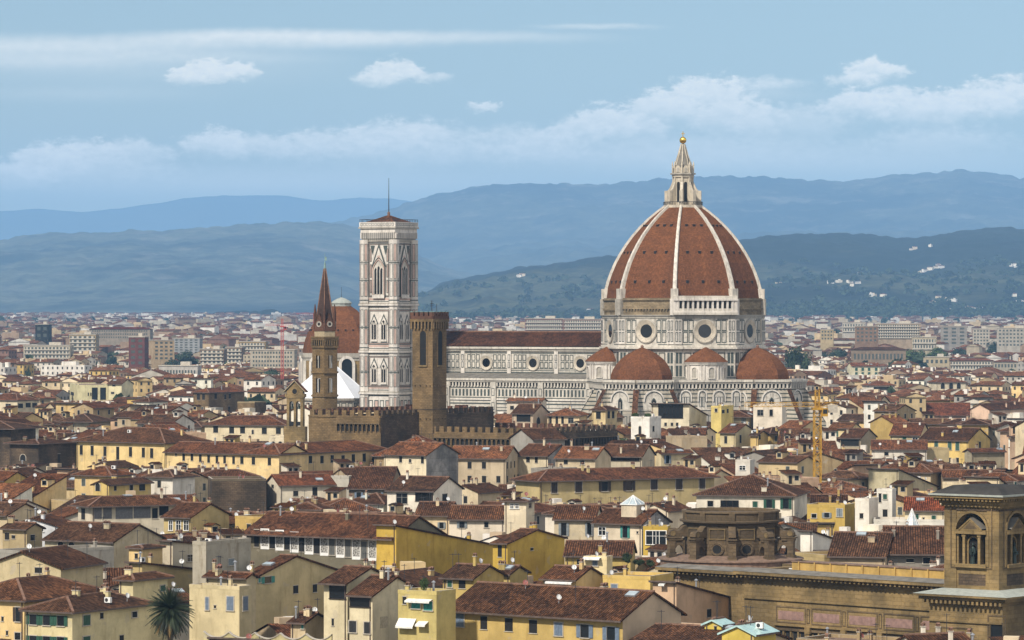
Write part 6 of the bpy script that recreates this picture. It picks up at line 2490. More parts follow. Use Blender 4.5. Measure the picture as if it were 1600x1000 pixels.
H('cream house with a brown band of windows and dark shuttered openings', 546, 582, 655, 930, 15.6, -31, 'gx', (.66, .59, .41), vb=990, pitch=.36, win=[(563, 941, 30, 13, 'g'), (549, 979, 11, 18, 's', BLK), (574, 981, 10, 17, 's', BLK), (600, 972, 12, 18, 'p', (.5, .42, .28))])
H('olive yellow house with white awnings and a roof terrace', 622, 682, 712, 930, 16.6, -31, 'flat', (.50, .42, .17), vb=988, win=[(650, 944, 14, 13, 's', TEAL), (669, 947, 13, 13, 's', TEAL), (632, 938, 5, 11, 'b'), (657, 938, 38, 4, 'A', (.8, .78, .72)), (637, 973, 26, 13, 'A', (.8, .78, .7)), (662, 974, 16, 6, 'A', (.8, .78, .7))])
H('large ochre house with seven tall windows and a broad brown tiled roof', 702, 973, 1028, 966, 14, -38, 'gx', (.52, .385, .14), vb=1000, pitch=.46, ov=1.0, d=13.5, side='pink_render', lm='the seven-windowed ochre house', chim=1, roofc=(.78, .76, .72),
  win=[(719, 969, 13, 21, 's', SBL), (756, 973, 11, 20, 'b'), (795, 976, 12, 20, 'b'), (833, 979, 12, 20, 'b'), (873, 983, 13, 20, 's', SBL), (914, 986, 13, 20, 'o', SBL), (955, 990, 13, 20, 'o', SBL)])
H('little cream rooftop cabin behind the scalloped wall', 468, 477, 512, 972, 11, -31, 'gx', CR, vb=985, win=[(473, 979, 4, 7, 's', TEAL)], chim=2)
H('brown-roofed house with an ochre flank above the olive terrace', 692, 740, 787, 903, 15.5, -31, 'gx', (.47, .36, .13), vb=922, win=[(722, 913, 10, 13, 'b'), (703, 912, 7, 10, 's', GRN)])
H('small tiled annex beside the ochre gable house', 788, 797, 824, 896, 15.3, -31, 'gx', (.42, .33, .13), vb=912, win=None)
H('yellow house with a long white awning and low brown roof', 848, 900, 943, 905, 15, -31, 'gx', PY, vb=922, win=[(877, 909, 42, 4, 'A', (.8, .79, .75)), (879, 916, 9, 9, 's', SBL)])
H('plain yellow terrace wall house with a grey shuttered door', 942, 1016, 1021, 906, 15, -25, 'flat', (.64, .47, .16), d=9, vb=925, win=[(960, 917, 9, 9, 's', SBL)], chim=0)
H('cream terrace house with a white striped awning', 912, 948, 957, 875, 17, -20, 'flat', (.70, .60, .36), vb=893, win=[(930, 880, 8, 9, 's', SBL), (926, 872, 26, 3, 'A', (.8, .8, .76))])
H('salmon pink house with a sloping top and two small dark windows', 1020, 1057, 1166, 911, 15, -31, 'sb', (.60, .43, .29), vb=965, pitch=.19, lm='the salmon pink house', win=[(1108, 958, 7, 12, 'b'), (1150, 950, 6, 12, 'b'), (1038, 912, 10, 4, 'A', (.75, .75, .7))], chim=1)
H('low brown-roofed house at the lower edge under the salmon house', 985, 1150, 1330, 1010, 11.5, -31, 'gx', BE, d=15, pitch=.22, vb=1000, chim=2, win=None)
H('yellow rooftop hut with pale green ribbed glass slopes', 1128, 1178, 1212, 991, 13.6, -31, 'gy', (.60, .47, .10), vb=1000, rmat='green_glass', pitch=.42, win=None, chim=0, ov=.5)
H('small yellow hut with one green glass slope behind the larger one', 1110, 1127, 1143, 976, 13.7, -31, 'gy', (.60, .47, .10), vb=990, rmat='green_glass', pitch=.42, win=[(1118, 982, 5, 8, 'b')], chim=0, ov=.4)
H('cream bay house with blue-grey shutters and a railed roof terrace', 296, 374, 393, 922, 15.5, -31, 'flat', (.58, .50, .31), vb=965, win=[(360, 943, 11, 22, 's', SBL), (383, 943, 8, 22, 's', SBL), (324, 943, 6, 20, 's', SBL), (336, 948, 3, 5, 'b')], chim=0, extra=['flue'])
H('low house with a dark red-brown roof above the cream bay house', 322, 385, 397, 902, 15.8, -31, 'gx', (.55, .47, .30), vb=915, roofc=(.95, .8, .75), win=None, extra=['satellite_dish'])
H('broad house with an orange-brown hipped roof below the battlemented wall', 585, 690, 706, 712, 19.8, -15, 'hip', TA, d=20, pitch=.5, vb=714, roofc=(1.6, 1.2, 1.0), win=())
H('white cube on the roofs between the battlements and the grey wall', 697, 722, 727, 686, 23, -12, 'flat', (.80, .77, .7), d=5, vb=697, win=[(702, 693, 3, 4, 'b'), (719, 693, 3, 4, 'b')], chim=0)
H('brown-roofed house tucked under the long corbel arcade', 700, 790, 800, 716, 20.5, -14, 'gx', (.5, .42, .3), d=14, vb=722, win=(), chim=2)
H('dark roofed house in front of the shaded battlement wall', 868, 930, 944, 716, 20.8, -18, 'gx', (.55, .46, .32), d=13, vb=728, win=[(884, 722, 6, 7, 'b'), (910, 723, 6, 7, 'd')], chim=2)
# middle band
H('long cream house with dark shuttered windows under a wide brown roof', 806, 843, 1116, 750, 17.5, 30, 'hip', (.50, .41, .21), vb=785, lm='the long cream shuttered house', ov=1.1, chim=4, roofc=(1.15, 1.0, .95),
  win=[(866, 762, 10, 16, 's', BRN), (904, 761, 11, 16, 's', BRN), (945, 760, 9, 15, 'o', BRN), (983, 759, 9, 15, 'o', BRN), (1022, 757, 10, 17, 's', BRN), (1061, 756, 10, 17, 's', BRN), (1097, 755, 9, 17, 's', BRN)])
H('white house with black framed panoramic windows under a brown roof', 605, 678, 722, 767, 17, -24, 'gx', WH, vb=800, lm='the panoramic white house', win=[(628, 779, 17, 16, 'd'), (663, 774, 27, 17, 'g'), (695, 779, 8, 14, 'b')])
H('cream house with grey shutters at the foot of the panoramic white house', 650, 702, 704, 805, 15.5, -8, 'gx', CR, d=12, vb=825, win=[(690, 821, 7, 10, 'o', SGY)])
H('pale house with low roof and grey shutters beside the cream tower house', 702, 788, 790, 811, 15.3, -6, 'gx', (.68, .61, .5), d=12, vb=826, win=[(722, 820, 8, 9, 'o', SGY), (760, 820, 6, 8, 'd')])
H('cream tower house with a flat tiled cap and twin white windows', 788, 822, 835, 783, 20, -20, 'hip', (.72, .64, .48), vb=832, pitch=.18, lm='the cream tower house', win=[(800, 791, 5, 6, 'w'), (808, 791, 5, 6, 'w'), (828, 790, 4, 7, 'd')])
H('cream house with tall grey-blue shutters and peeling plaster', 866, 929, 932, 811, 16.5, -8, 'gx', (.60, .52, .37), mat='old_stucco', d=12, vb=846, win=[(881, 827, 8, 20, 'o', SGY), (921, 827, 7, 20, 'o', SGY)])
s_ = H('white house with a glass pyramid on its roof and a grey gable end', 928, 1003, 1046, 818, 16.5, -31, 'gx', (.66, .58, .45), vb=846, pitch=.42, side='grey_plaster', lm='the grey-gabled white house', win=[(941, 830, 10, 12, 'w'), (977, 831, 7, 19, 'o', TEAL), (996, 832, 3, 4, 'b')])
PYRAMID_HOUSE = s_
H('ochre bay with a broad white gridded window beside the rotunda', 1005, 1043, 1047, 827, 16, -8, 'flat', (.52, .37, .07), d=5, vb=868, win=[(1025, 840, 31, 21, 'w')], chim=0)
H('cream gabled house with a long brown roof behind the glass pyramid', 1000, 1044, 1078, 798, 16, -31, 'gy', (.66, .58, .44), vb=812, pitch=.4, win=[(1036, 790, 4, 6, 'b')])
H('low mustard house under a strip of brown roof', 883, 985, 990, 868, 14.2, -6, 'gx', (.50, .38, .13), d=11, vb=885, win=[(905, 878, 8, 8, 'b')])
H('white house with green shutters and a dark hipped roof above the rotunda', 1088, 1241, 1261, 774, 17, -12, 'hip', (.70, .66, .56), vb=800, lm='the white house above the rotunda', chim=2, win=[(1202, 787, 9, 13, 'o', GRN), (1228, 787, 9, 17, 'o', GRN), (1140, 787, 26, 9, 'g'), (1180, 788, 7, 9, 's', GRN), (1110, 787, 9, 9, 'd')])
H('small white roof turret with one square white window', 1149, 1172, 1179, 722, 19.5, -15, 'flat', (.66, .63, .57), vb=743, win=[(1160, 731, 9, 7, 'w')], chim=0)
H('ochre house with a crumbling roof terrace and grey shutters', 1261, 1320, 1335, 793, 16, -20, 'flat', (.50, .36, .10), mat='old_stucco', vb=812, win=[(1272, 806, 8, 6, 'd'), (1292, 805, 7, 8, 'o', SGY), (1312, 801, 9, 13, 's', SGY)])
H('white terraced block standing against a tall stair tower', 1336, 1358, 1372, 783, 17.5, -25, 'flat', (.74, .71, .64), vb=811, win=[(1346, 806, 6, 8, 'b')], chim=0)
H('tall white stair tower with one green shutter', 1370, 1394, 1400, 768, 19, -20, 'flat', (.72, .70, .64), vb=808, win=[(1383, 776, 6, 8, 's', GRN), (1375, 778, 4, 14, 'b'), (1383, 803, 8, 14, 'b')], chim=0)
H('large stained beige building with a bright front and a broad sloping flank', 1357, 1404, 1464, 734, 18.5, -31, 'sb', (.50, .45, .30), mat='old_stucco', vb=765, pitch=.22, lm='the stained beige building', win=[(1415, 761, 6, 9, 'b')], extra=['air_conditioner', 'flue'])
H('long low white parapet house carrying a glass pyramid', 1365, 1476, 1479, 816, 13.6, -6, 'flat', (.66, .64, .58), d=9, vb=830, win=[(1447, 823, 10, 4, 'b')], chim=0, extra=['air_conditioner', 'air_conditioner'])
H('large brown-roofed hall with a grey wall beside the belvedere tower', 1383, 1480, 1483, 863, 15.5, -5, 'gx', (.25, .23, .20), d=20, vb=884, win=[(1422, 876, 12, 6, 'b'), (1448, 876, 12, 9, 'd')], ov=1.2, chim=2)
H('broad brown roofed house stepping down to the hall by the tower', 1296, 1383, 1400, 869, 15, -12, 'gx', BE, d=18, vb=880, win=None, chim=2)
H('cream house with a bright red roof and green shutters', 1414, 1476, 1481, 797, 16, -8, 'gx', (.68, .6, .42), d=12, vb=815, roofc=(1.7, 1.0, .85), win=[(1433, 808, 5, 9, 's', GRN), (1443, 811, 3, 4, 'b'), (1459, 810, 6, 9, 's', GRN)])
H('white walled roof terrace house with a sloping parapet', 1254, 1270, 1318, 831, 15.5, -31, 'sb', (.72, .7, .64), vb=850, pitch=.2, win=[(1305, 841, 10, 6, 'w')])
H('plain tan flat-roofed block behind the library parapet', 1280, 1288, 1386, 872, 14.5, 30, 'flat', (.43, .34, .17), vb=892, win=None, chim=0, d=9)
# right side, upper middle
H('bright yellow house with green shutters and a broad brown roof', 1437, 1513, 1547, 688, 17, -31, 'gx', (.68, .51, .19), vb=722, lm='the yellow green-shuttered house', pitch=.42, chim=3, extra=['skylight'], win=[(1445, 695, 5, 11, 's', GRN), (1463, 694, 6, 9, 's', GRN), (1484, 696, 6, 13, 's', GRN), (1496, 697, 6, 14, 's', GRN), (1484, 719, 5, 7, 'b'), (1496, 719, 5, 7, 'b'), (1531, 696, 3, 11, 'b')])
H('cream house with one green shutter and a tall pale french window', 1391, 1437, 1452, 680, 17, -15, 'gx', (.68, .58, .36), vb=698, win=[(1413, 688, 6, 11, 's', GRN), (1430, 690, 8, 13, 'w')])
H('pale yellow house with two green shutters near the crane', 1296, 1330, 1344, 669, 17, -25, 'gx', (.68, .57, .32), vb=684, roofc=(1.3, 1.2, 1.0), win=[(1307, 678, 5, 8, 's', GRN), (1323, 675, 5, 8, 's', GRN)])
H('house with a wide black loggia under a brown roof right of the crane', 1313, 1345, 1369, 684, 16.5, -25, 'gx', (.40, .34, .24), vb=702, win=[(1328, 692, 28, 10, 'b')])
H('low tan box in front of the yellow house', 1443, 1448, 1483, 703, 14.5, 15, 'flat', (.46, .38, .22), d=10, vb=722, win=None, chim=0)
H('white-walled house with a long orange-brown roof', 1362, 1448, 1450, 702, 15, -6, 'gx', (.70, .66, .58), d=13, vb=716, roofc=(1.35, 1.15, 1.05), win=[(1385, 709, 6, 5, 'd')])
H('grey-tan stone house with a single small window', 1507, 1518, 1570, 706, 15.5, 25, 'gx', (.36, .32, .23), mat='old_stucco', vb=730, win=[(1541, 723, 7, 8, 'd')])
H('pink gabled house with a stout chimney tower and a long brown roof', 1516, 1546, 1625, 640, 19, -31, 'gy', (.66, .48, .36), vb=652, lm='the pink gabled house', pitch=.5, win=None, chim=3)
H('wide hall with a plain brick-red roof', 1443, 1516, 1520, 649, 13.5, -5, 'gx', (.42, .3, .22), d=26, vb=655, roofc=(1.5, 1.05, .95), win=None, chim=0)
H('long cream house with three arched windows among the far roofs', 1451, 1463, 1509, 597, 18, 15, 'hip', (.66, .60, .45), vb=610, win=[(1473, 603, 6, 9, 'a'), (1486, 603, 6, 9, 'a'), (1498, 603, 6, 9, 'a')], roofc=(1.5, 1.2, 1.1))
H('cream villa with a dark loggia and an orange roof', 1347, 1358, 1398, 602, 17, 12, 'hip', WH, vb=611, roofc=(1.7, 1.3, 1.1), win=[(1380, 607, 30, 5, 'b')])
H('cream house with two rows of green shutters and a red roof', 1324, 1331, 1375, 572, 18, 10, 'gx', (.66, .62, .44), vb=588, roofc=(1.7, 1.25, 1.05), win=[(x, y, 4, 5, 's', GRN) for x in (1338, 1348, 1358, 1369) for y in (577, 584)], chim=2)
# middle, in front of the cathedral
H('white cube house with a roof garden and two small windows', 986, 1015, 1033, 654, 23.5, -25, 'flat', (.80, .79, .75), vb=686, lm='the white cube house', win=[(1000, 672, 4, 13, 'a'), (1021, 670, 3, 8, 'b')], chim=0)
H('cream house with one huge dark glazed loggia before the cathedral', 1018, 1077, 1104, 632, 27, -20, 'sb', (.66, .60, .45), vb=668, pitch=.2, lm='the glazed loggia house', win=[(1048, 643, 38, 20, 'g'), (1040, 663, 4, 5, 'b'), (1050, 663, 4, 5, 'b'), (1058, 663, 4, 5, 'b')], chim=1, ov=1.2)
H('pale yellow tower house with a hipped roof and three dark windows', 925, 946, 964, 640, 25, -25, 'hip', (.68, .56, .32), vb=668, win=[(935, 649, 7, 11, 'b'), (951, 648, 4, 11, 'b'), (958, 648, 4, 11, 'b')])
H('cream house with a row of tall dark windows under a brown roof', 855, 905, 918, 649, 23.5, -10, 'hip', CR, vb=668, win=[(860, 656, 4, 12, 'b'), (870, 656, 4, 12, 'b'), (879, 656, 4, 12, 'b'), (892, 657, 8, 8, 'd'), (913, 659, 2, 5, 'b')])
H('beige house with an open timber roof loggia and an arched window', 800, 833, 857, 646, 24, -20, 'gx', (.54, .44, .33), vb=664, win=[(841, 657, 6, 11, 'a'), (818, 653, 22, 12, 'b')])
H('long low white house just under the cathedral aisle', 792, 846, 849, 627, 27, -10, 'gx', (.68, .62, .52), d=10, vb=640, pitch=.15, win=[(800, 637, 6, 6, 'b'), (813, 637, 6, 5, 'b'), (832, 636, 5, 6, 'b')])
H('pale yellow tower house with tiny windows before the east apse', 1111, 1127, 1146, 637, 26, -20, 'flat', (.66, .54, .2), vb=655, win=[(1130, 643, 4, 5, 'b'), (1137, 642, 3, 6, 'b'), (1119, 641, 4, 5, 'd')])
H('beige house with grey shutters under a far-jutting brown roof', 1131, 1169, 1183, 650, 23, -15, 'hip', (.50, .44, .32), vb=668, ov=1.2, win=[(1162, 657, 7, 13, 's', SGY), (1176, 658, 5, 15, 's', SGY)])
H('white terrace house with two grey windows at the foot of the east apse', 1177, 1222, 1228, 636, 26, -8, 'flat', (.70, .64, .54), vb=656, win=[(1188, 645, 9, 9, 'd'), (1205, 645, 5, 10, 'd')])
H('cream gabled house with a single tall slit window', 1125, 1149, 1180, 676, 19, -31, 'gx', (.62, .54, .33), vb=700, side=None, win=[(1157, 686, 3, 12, 'b'), (1134, 687, 5, 11, 'b')])
H('small ochre house with one slit window', 1176, 1184, 1200, 680, 18.3, -31, 'gx', (.58, .43, .18), vb=694, win=[(1187, 683, 3, 7, 'b')])
H('beige house with one blue-grey shuttered window by the roof hedge', 1029, 1033, 1081, 708, 20.5, 32, 'gx', (.60, .52, .34), vb=726, win=[(1043, 718, 5, 13, 'o', SBL)])
H('brown-roofed house with a narrow glazed balcony', 942, 1003, 1023, 713, 20.5, -15, 'gx', (.50, .45, .34), vb=727, win=[(973, 717, 50, 5, 'g')], extra=['satellite_dish', 'satellite_dish'])
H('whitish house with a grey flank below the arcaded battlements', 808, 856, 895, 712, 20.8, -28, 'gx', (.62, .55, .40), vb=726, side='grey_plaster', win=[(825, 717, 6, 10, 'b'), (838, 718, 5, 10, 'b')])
H('cream house with a large dark picture window', 733, 752, 798, 729, 18, 25, 'gx', (.60, .51, .28), mat='old_stucco', vb=755, win=[(767, 739, 23, 13, 'g'), (745, 737, 3, 8, 'b')])
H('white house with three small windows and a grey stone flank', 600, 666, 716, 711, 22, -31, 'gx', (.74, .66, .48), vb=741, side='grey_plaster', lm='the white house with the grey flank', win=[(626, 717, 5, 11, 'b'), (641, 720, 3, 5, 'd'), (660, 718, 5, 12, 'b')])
H('rough grey wall building with one dark window', 698, 703, 764, 704, 21.3, 14, 'sr', (.3, .29, .27), mat='grey_plaster', d=8, vb=726, pitch=.05, win=[(719, 714, 4, 7, 'b')], chim=0)
H('white gabled cottage with a red roof behind the stone block', 415, 437, 523, 758, 15.5, 20, 'gx', (.68, .62, .5), vb=780, roofc=(1.4, 1.05, .95), win=[(462, 771, 8, 8, 'b'), (492, 768, 8, 13, 'b'), (426, 760, 4, 6, 'b')])
H('blank pale grey cube beside the big brown roof', 514, 545, 547, 748, 16.5, -5, 'flat', (.55, .53, .47), d=6, vb=772, win=None, chim=0)
H('low house hidden under one big dark brown roof', 545, 608, 612, 763, 15, -6, 'gx', (.2, .16, .12), d=24, vb=770, win=(), chim=1, roofc=(.75, .72, .72))
# left side, upper middle
H('dark stone palace corner with a far-jutting flat roof at the frame edge', -70, 17, 22, 668, 21.5, -20, 'hip', (.16, .12, .08), mat='dark_stone', ov=2.4, vb=728, pitch=.2, win=None, name='palace', cat='palace', group='palaces of the old town', d=16)
H('dark brown palace with a deep cornice and low hipped roof', 15, 60, 117, 693, 18.5, -31, 'hip', (.20, .16, .10), mat='dark_stone', ov=1.3, vb=730, pitch=.16, win=[(36, 715, 9, 10, 'a'), (92, 718, 4, 18, 'b')], name='palace', cat='palace', group='palaces of the old town', chim=3)
H('bright yellow palace wing with seven tall narrow windows', 120, 257, 262, 691, 23, -34, 'hip', (.74, .575, .28), d=17, vb=720, lm='the yellow palace', name='palace', cat='palace', group='palaces of the old town', ov=.9, chim=1,
  win=[(127, 703, 5, 15, 'b'), (144, 704, 5, 15, 'b'), (164, 705, 5, 15, 'b'), (184, 708, 5, 20, 'b'), (204, 706, 5, 15, 'b'), (224, 707, 5, 15, 'b'), (237, 708, 5, 15, 'b')])
xw = [(275, 709, 3, 6), (287, 714, 4, 12), (300, 714, 4, 12), (313, 716, 4, 12), (326, 717, 4, 12), (339, 718, 4, 12), (351, 718, 4, 12), (365, 719, 4, 12), (378, 719, 5, 12), (396, 720, 5, 12), (421, 721, 5, 12)]
H('long low yellow palace wing with a row of small dark windows', 258, 436, 440, 710, 21, -33, 'gx', (.74, .575, .30), d=12, vb=731, name='palace', cat='palace', group='palaces of the old town', lm='the long yellow wing', win=[(*q, 'b') for q in xw], chim=1, roofc=(1.2, 1.05, 1.0))
xw = [(453, 715, 3, 5), (466, 715, 3, 5), (485, 718, 5, 12), (503, 718, 5, 12), (519, 717, 5, 12), (536, 717, 5, 12), (552, 716, 5, 12), (569, 715, 5, 12), (584, 715, 5, 12)]
H('shade-toned yellow palace wing running back from the long yellow wing', 420, 436.5, 602, 709.3, 21.1, -33, 'hip', (.58, .45, .25), w=11, vb=728, name='palace', cat='palace', group='palaces of the old town', win=[(*q, 'b') for q in xw], chim=1, roofc=(1.3, 1.1, 1.0))  # duller than the front wing: side shade put into the wall colour
H('cream convent with loggia windows and a long brown roof', 320, 445, 448, 664, 20, -12, 'hip', (.70, .62, .44), d=14, vb=690, lm='the cream convent', win=[(337, 671, 8, 10, 'b'), (362, 672, 8, 10, 'b'), (379, 672, 8, 10, 'b'), (395, 675, 3, 7, 'a'), (413, 673, 8, 10, 'b'), (435, 673, 8, 10, 'b')], roofc=(1.2, 1.05, 1.0))
H('cream arcaded terrace with balustrade pillars below the bell gable', 420, 467, 473, 684, 17.5, -8, 'flat', (.72, .64, .48), d=8, vb=697, win=[(427, 694, 6, 8, 'a'), (438, 694, 6, 8, 'a'), (448, 695, 6, 8, 'a'), (460, 695, 6, 8, 'a')], chim=0)
H('pale yellow wall house between the bell gable and the battlements', 470, 524, 560, 672, 20, 8, 'flat', (.56, .44, .2), d=9, vb=694, win=[(498, 676, 6, 6, 'a'), (514, 676, 6, 6, 'a')], chim=0)
H('brown stone house with a hipped roof and a sunlit corner', 302, 326, 382, 613, 22, -31, 'hip', (.3, .24, .14), mat='brown_stone', vb=642, lm='the brown stone house', roofc=(1.5, 1.15, 1.0), win=[(310, 620, 5, 10, 'b'), (318, 620, 4, 10, 'b'), (337, 619, 4, 9, 'b'), (352, 620, 3, 8, 'b'), (359, 619, 3, 8, 'b'), (315, 639, 5, 6, 'd'), (358, 640, 3, 10, 'b')])
H('plain windowless stone annex beside the brown stone house', 371, 398, 416, 630, 19, -31, 'flat', (.3, .24, .14), mat='brown_stone', vb=645, win=None, chim=0)
H('modern pale yellow building with two tall glazed bays', 107, 121, 172, 603, 19, 10, 'flat', (.62, .58, .36), vb=628, win=[(113, 615, 5, 5, 'b'), (148, 615, 8, 18, 'g'), (161, 615, 8, 18, 'g'), (138, 616, 2, 5, 'b'), (142, 616, 2, 5, 'b')], lm='the glazed-bay building')
H('pale yellow gabled block joined to the glazed-bay building', 168, 190, 208, 600, 20, -22, 'gx', (.66, .61, .40), vb=622, win=[(178, 602, 5, 3, 'b'), (176, 614, 5, 3, 'b')])
H('cream house with three square dark windows in its flank', -30, 27, 59, 625, 20, -35, 'hip', (.68, .61, .44), vb=645, win=[(13, 634, 8, 6, 'd'), (32, 634, 8, 7, 'b'), (44, 633, 8, 7, 'b'), (54, 633, 7, 7, 'b')], roofc=(1.3, 1.1, 1.0))
H('dark hip-roofed house with a tall glazed loggia', 97, 142, 171, 657, 19, -20, 'hip', (.44, .40, .30), ov=1.6, vb=672, win=[(109, 668, 11, 17, 'g')])


# ------------------------------------------------------------------ modern blocks beyond the old town
def block(label, xl, xr, y0, y1, Y, col, rows, cols, kind='strip', a=-6, roof=None, cat='apartment block', name='apartment_block', mat='stucco', depth=14):
    if Y < 3300:
        Y *= 1.2
    w = (xr - xl) * Y / FP / cos(R(a))
    col = tuple(c * k_ for c, k_ in zip(col, (.62, .58, .53)))
    z = CZ - (y0 - HZ) * Y / FP
    xm = ((xl + xr) / 2 - 800) * Y / FP
    o = thing(name, label, cat, (xm, Y, 0), a, 'modern blocks beyond the old town')
    mb = MB()
    mb.box((0, depth / 2, z / 2), (w, depth, z), mat, bottom=False, top='terrace')
    F = Fr((0, 0), -pi / 2)
    G = Fr((w / 2, depth / 2), 0.0)
    zb = max(2.5, CZ - (y1 + 4 - HZ) * Y / FP)
    wb = mb
    for i in range(rows):
        zz = z - (z - zb) * (i + .62) / rows
        hh = (z - zb) / rows * .5
        if kind == 'strip':
            F.rect(wb, -w * .46, w * .46, zz - hh / 2, zz + hh / 2, .05, 'window_shut')
            F.slab(wb, -w * .48, w * .48, zz - hh, zz - hh * .5, 0, 1.0, 'trim')
            for k in range(cols):
                xx = -w * .46 + w * .92 * (k + .5) / cols
                F.rect(wb, xx - w * .2 / cols, xx + w * .2 / cols, zz - hh / 2, zz + hh / 2, .08, 'trim')
        else:
            for k in range(cols):
                xx = -w * .46 + w * .92 * (k + .5) / cols
                F.rect(wb, xx - w * .25 / cols, xx + w * .25 / cols, zz - hh / 2, zz + hh / 2, .05, 'window_shut')
        for k in range(3):
            xx = -depth * .45 + depth * .9 * (k + .5) / 3
            G.rect(wb, xx - .7, xx + .7, zz - hh / 2, zz + hh / 2, .05, 'window_shut')
    mb.build('wall', o, col)
    rb = MB()
    if roof:
        v, f, rl, fn = roof_shape(w, depth, z, 'hip', .25, .8, .3)
        for fc in f:
            rb.face([(v[i][0], v[i][1] + depth / 2, v[i][2] + .1) for i in fc], 'tile')
        rb.build('roof', o, roof)
    else:
        rb.box((0, depth / 2, z + .25), (w + .8, depth + .8, .5), 'trim')
        rb.box((w * .15, depth / 2, z + 1.6), (w * .25, depth * .4, 2.4), 'trim')
        rb.build('roof', o)
    KEEP.append((xl, xr, y1, Y))
    OCC.append((Y, [(xl, y0), (xr, y0), (xr, y1 + 8), (xl, y1 + 8)], -30))
    foot(xm, Y + depth / 2, a, w, depth)
    return o


OW = (.62, .60, .52)
block('dark red brick tower block standing tall among low roofs', 201, 226, 527, 575, 2200, (.16, .06, .055), 6, 2, 'grid', cat='tower block', name='tower_block', mat='brick_red')
block('cream slab tower with a pale orange end wall', 240, 272, 532, 558, 2600, (.64, .52, .36), 5, 4, 'grid', a=20)
block('white apartment block with long balcony rows near the left frame edge', 36, 110, 540, 562, 2700, OW, 4, 12)
block('tan apartment block with five balcony rows and a stepped roof', 108, 150, 523, 550, 2900, (.52, .43, .27), 5, 5)
block('long white apartment block with rows of square windows', 391, 460, 547, 576, 2300, (.66, .64, .57), 5, 14, 'grid')
block('black windowless rooftop tower on the far left skyline', 55, 76, 507, 524, 3700, (.03, .035, .04), 2, 2, 'grid', cat='tower block', name='tower_block')
block('very long building with a dark red roof on the left skyline', 139, 235, 514, 525, 3800, (.42, .39, .35), 3, 24, 'grid', roof=(1.1, .5, .6))
block('slab with blue and white vertical panels', 270, 312, 529, 548, 3300, (.46, .52, .60), 6, 5, 'grid')
block('brown balcony block right of the dark trees', 312, 350, 546, 570, 2500, (.30, .22, .17), 5, 5)
block('brown and white balcony block beside the long white one', 352, 378, 543, 568, 2550, (.34, .25, .20), 5, 4)
block('ochre topped block above the long white apartment block', 372, 415, 534, 548, 2800, (.55, .42, .22), 3, 8)
block('grey office block with a black glazed centre', 1470, 1511, 510, 534, 3200, (.42, .42, .42), 5, 3, 'grid', cat='office block', name='office_block')
block('white apartment block next to the grey office block', 1520, 1546, 514, 535, 3200, (.66, .65, .61), 5, 5, 'grid')
block('long white block with square windows at the right frame edge', 1558, 1612, 513, 537, 3100, (.60, .60, .57), 5, 9, 'grid')
block('very long tan block with regular balconies', 1368, 1438, 506, 524, 3700, (.50, .42, .33), 5, 18)
block('plain brown brick block left of the long balcony block', 1336, 1372, 510, 530, 3450, (.34, .24, .18), 4, 5, 'grid')
block('white flat-roofed hall on the right skyline', 1316, 1352, 504, 514, 4100, (.66, .66, .64), 2, 8)
block('small cream block with three rows of windows', 1282, 1302, 515, 527, 3500, (.66, .57, .38), 3, 4, 'grid')
block('cream modern hall with a strip window', 1425, 1463, 527, 541, 2900, (.62, .59, .47), 2, 8)
block('long orange-roofed block with dark balcony storeys', 1484, 1552, 563, 580, 2700, (.36, .30, .24), 3, 14, roof=(1.7, 1.2, 1.0))
block('grey block with two rows of shuttered windows and a red roof', 1552, 1590, 565, 582, 2750, (.55, .54, .47), 2, 7, 'grid', roof=(1.5, 1.1, 1.0))
block('cream gabled block beside the long orange-roofed one', 1444, 1483, 558, 576, 2800, (.68, .62, .46), 2, 5, 'grid')
block('stepped white modern hall in front of the dark trees', 248, 309, 572, 585, 2080, (.72, .74, .76), 1, 12, 'grid', cat='hall', name='modern_hall')
block('red brown balcony block behind the cathedral nave', 820, 880, 498, 511, 3900, (.30, .19, .18), 3, 18)
block('long brown balcony block left of the drum', 880, 942, 499, 511, 3850, (.34, .23, .20), 3, 16)
block('long brown-roofed barracks behind the trees', 1330, 1415, 546, 560, 2500, (.36, .30, .24), 1, 14, 'grid', roof=(.85, .8, .8), cat='barracks', name='barracks')


# ------------------------------------------------------------------ the houses between: same kinds, filling the streets
def add_filler(x, y, w, d, a, z, roof, r):
    ca, sa = cos(R(a)), sin(R(a))
    fp = (x, y, ca, sa, w / 2, d / 2)
    for q in FOOT:
        if abs(q[0] - x) < 60 and abs(q[1] - y) < 60 and obb_hit(fp, q):
            return None
    wc = r.choice(WALLS)
    g_ = r.uniform(.82, 1.12)
    s = dict(label='', w=w, d=d, h=z, a=a, roof=roof, wall=tuple(min(.8, c * g_) for c in wc[1]), wallname=wc[0], win=(), pitch=r.uniform(.28, .40), mat=r.choice(['stucco', 'stucco', 'old_stucco']),
             side=None, roofc=r.choice(ROOFC), ov=r.uniform(.5, 1.0), go=.3, chim=r.choice([0, 1, 1, 2, 2, 3]), extra=(), name='house', cat='house', group='houses of the old town', rmat='tile', hand=False, x=x, y=y)
    spec_geom(s)
    # keep clear of what stands behind and shows in the photo
    for _ in range(30):
        pts = [proj(p) for p in house_pts(s)]
        x0, x1 = min(p[0] for p in pts), max(p[0] for p in pts)
        top = min(p[1] for p in pts)
        bad = any(k[3] > y + 2 and k[0] < x1 - 2 and k[1] > x0 + 2 and top < k[2] - 1 for k in KEEP)
        if not bad:
            break
        s['h'] -= 1.0
        if s['h'] < 4.5:
            return None
    if x1 < -10 or x0 > 1610:
        return None
    SPEC.append(s)
    FOOT.append(fp)
    return s


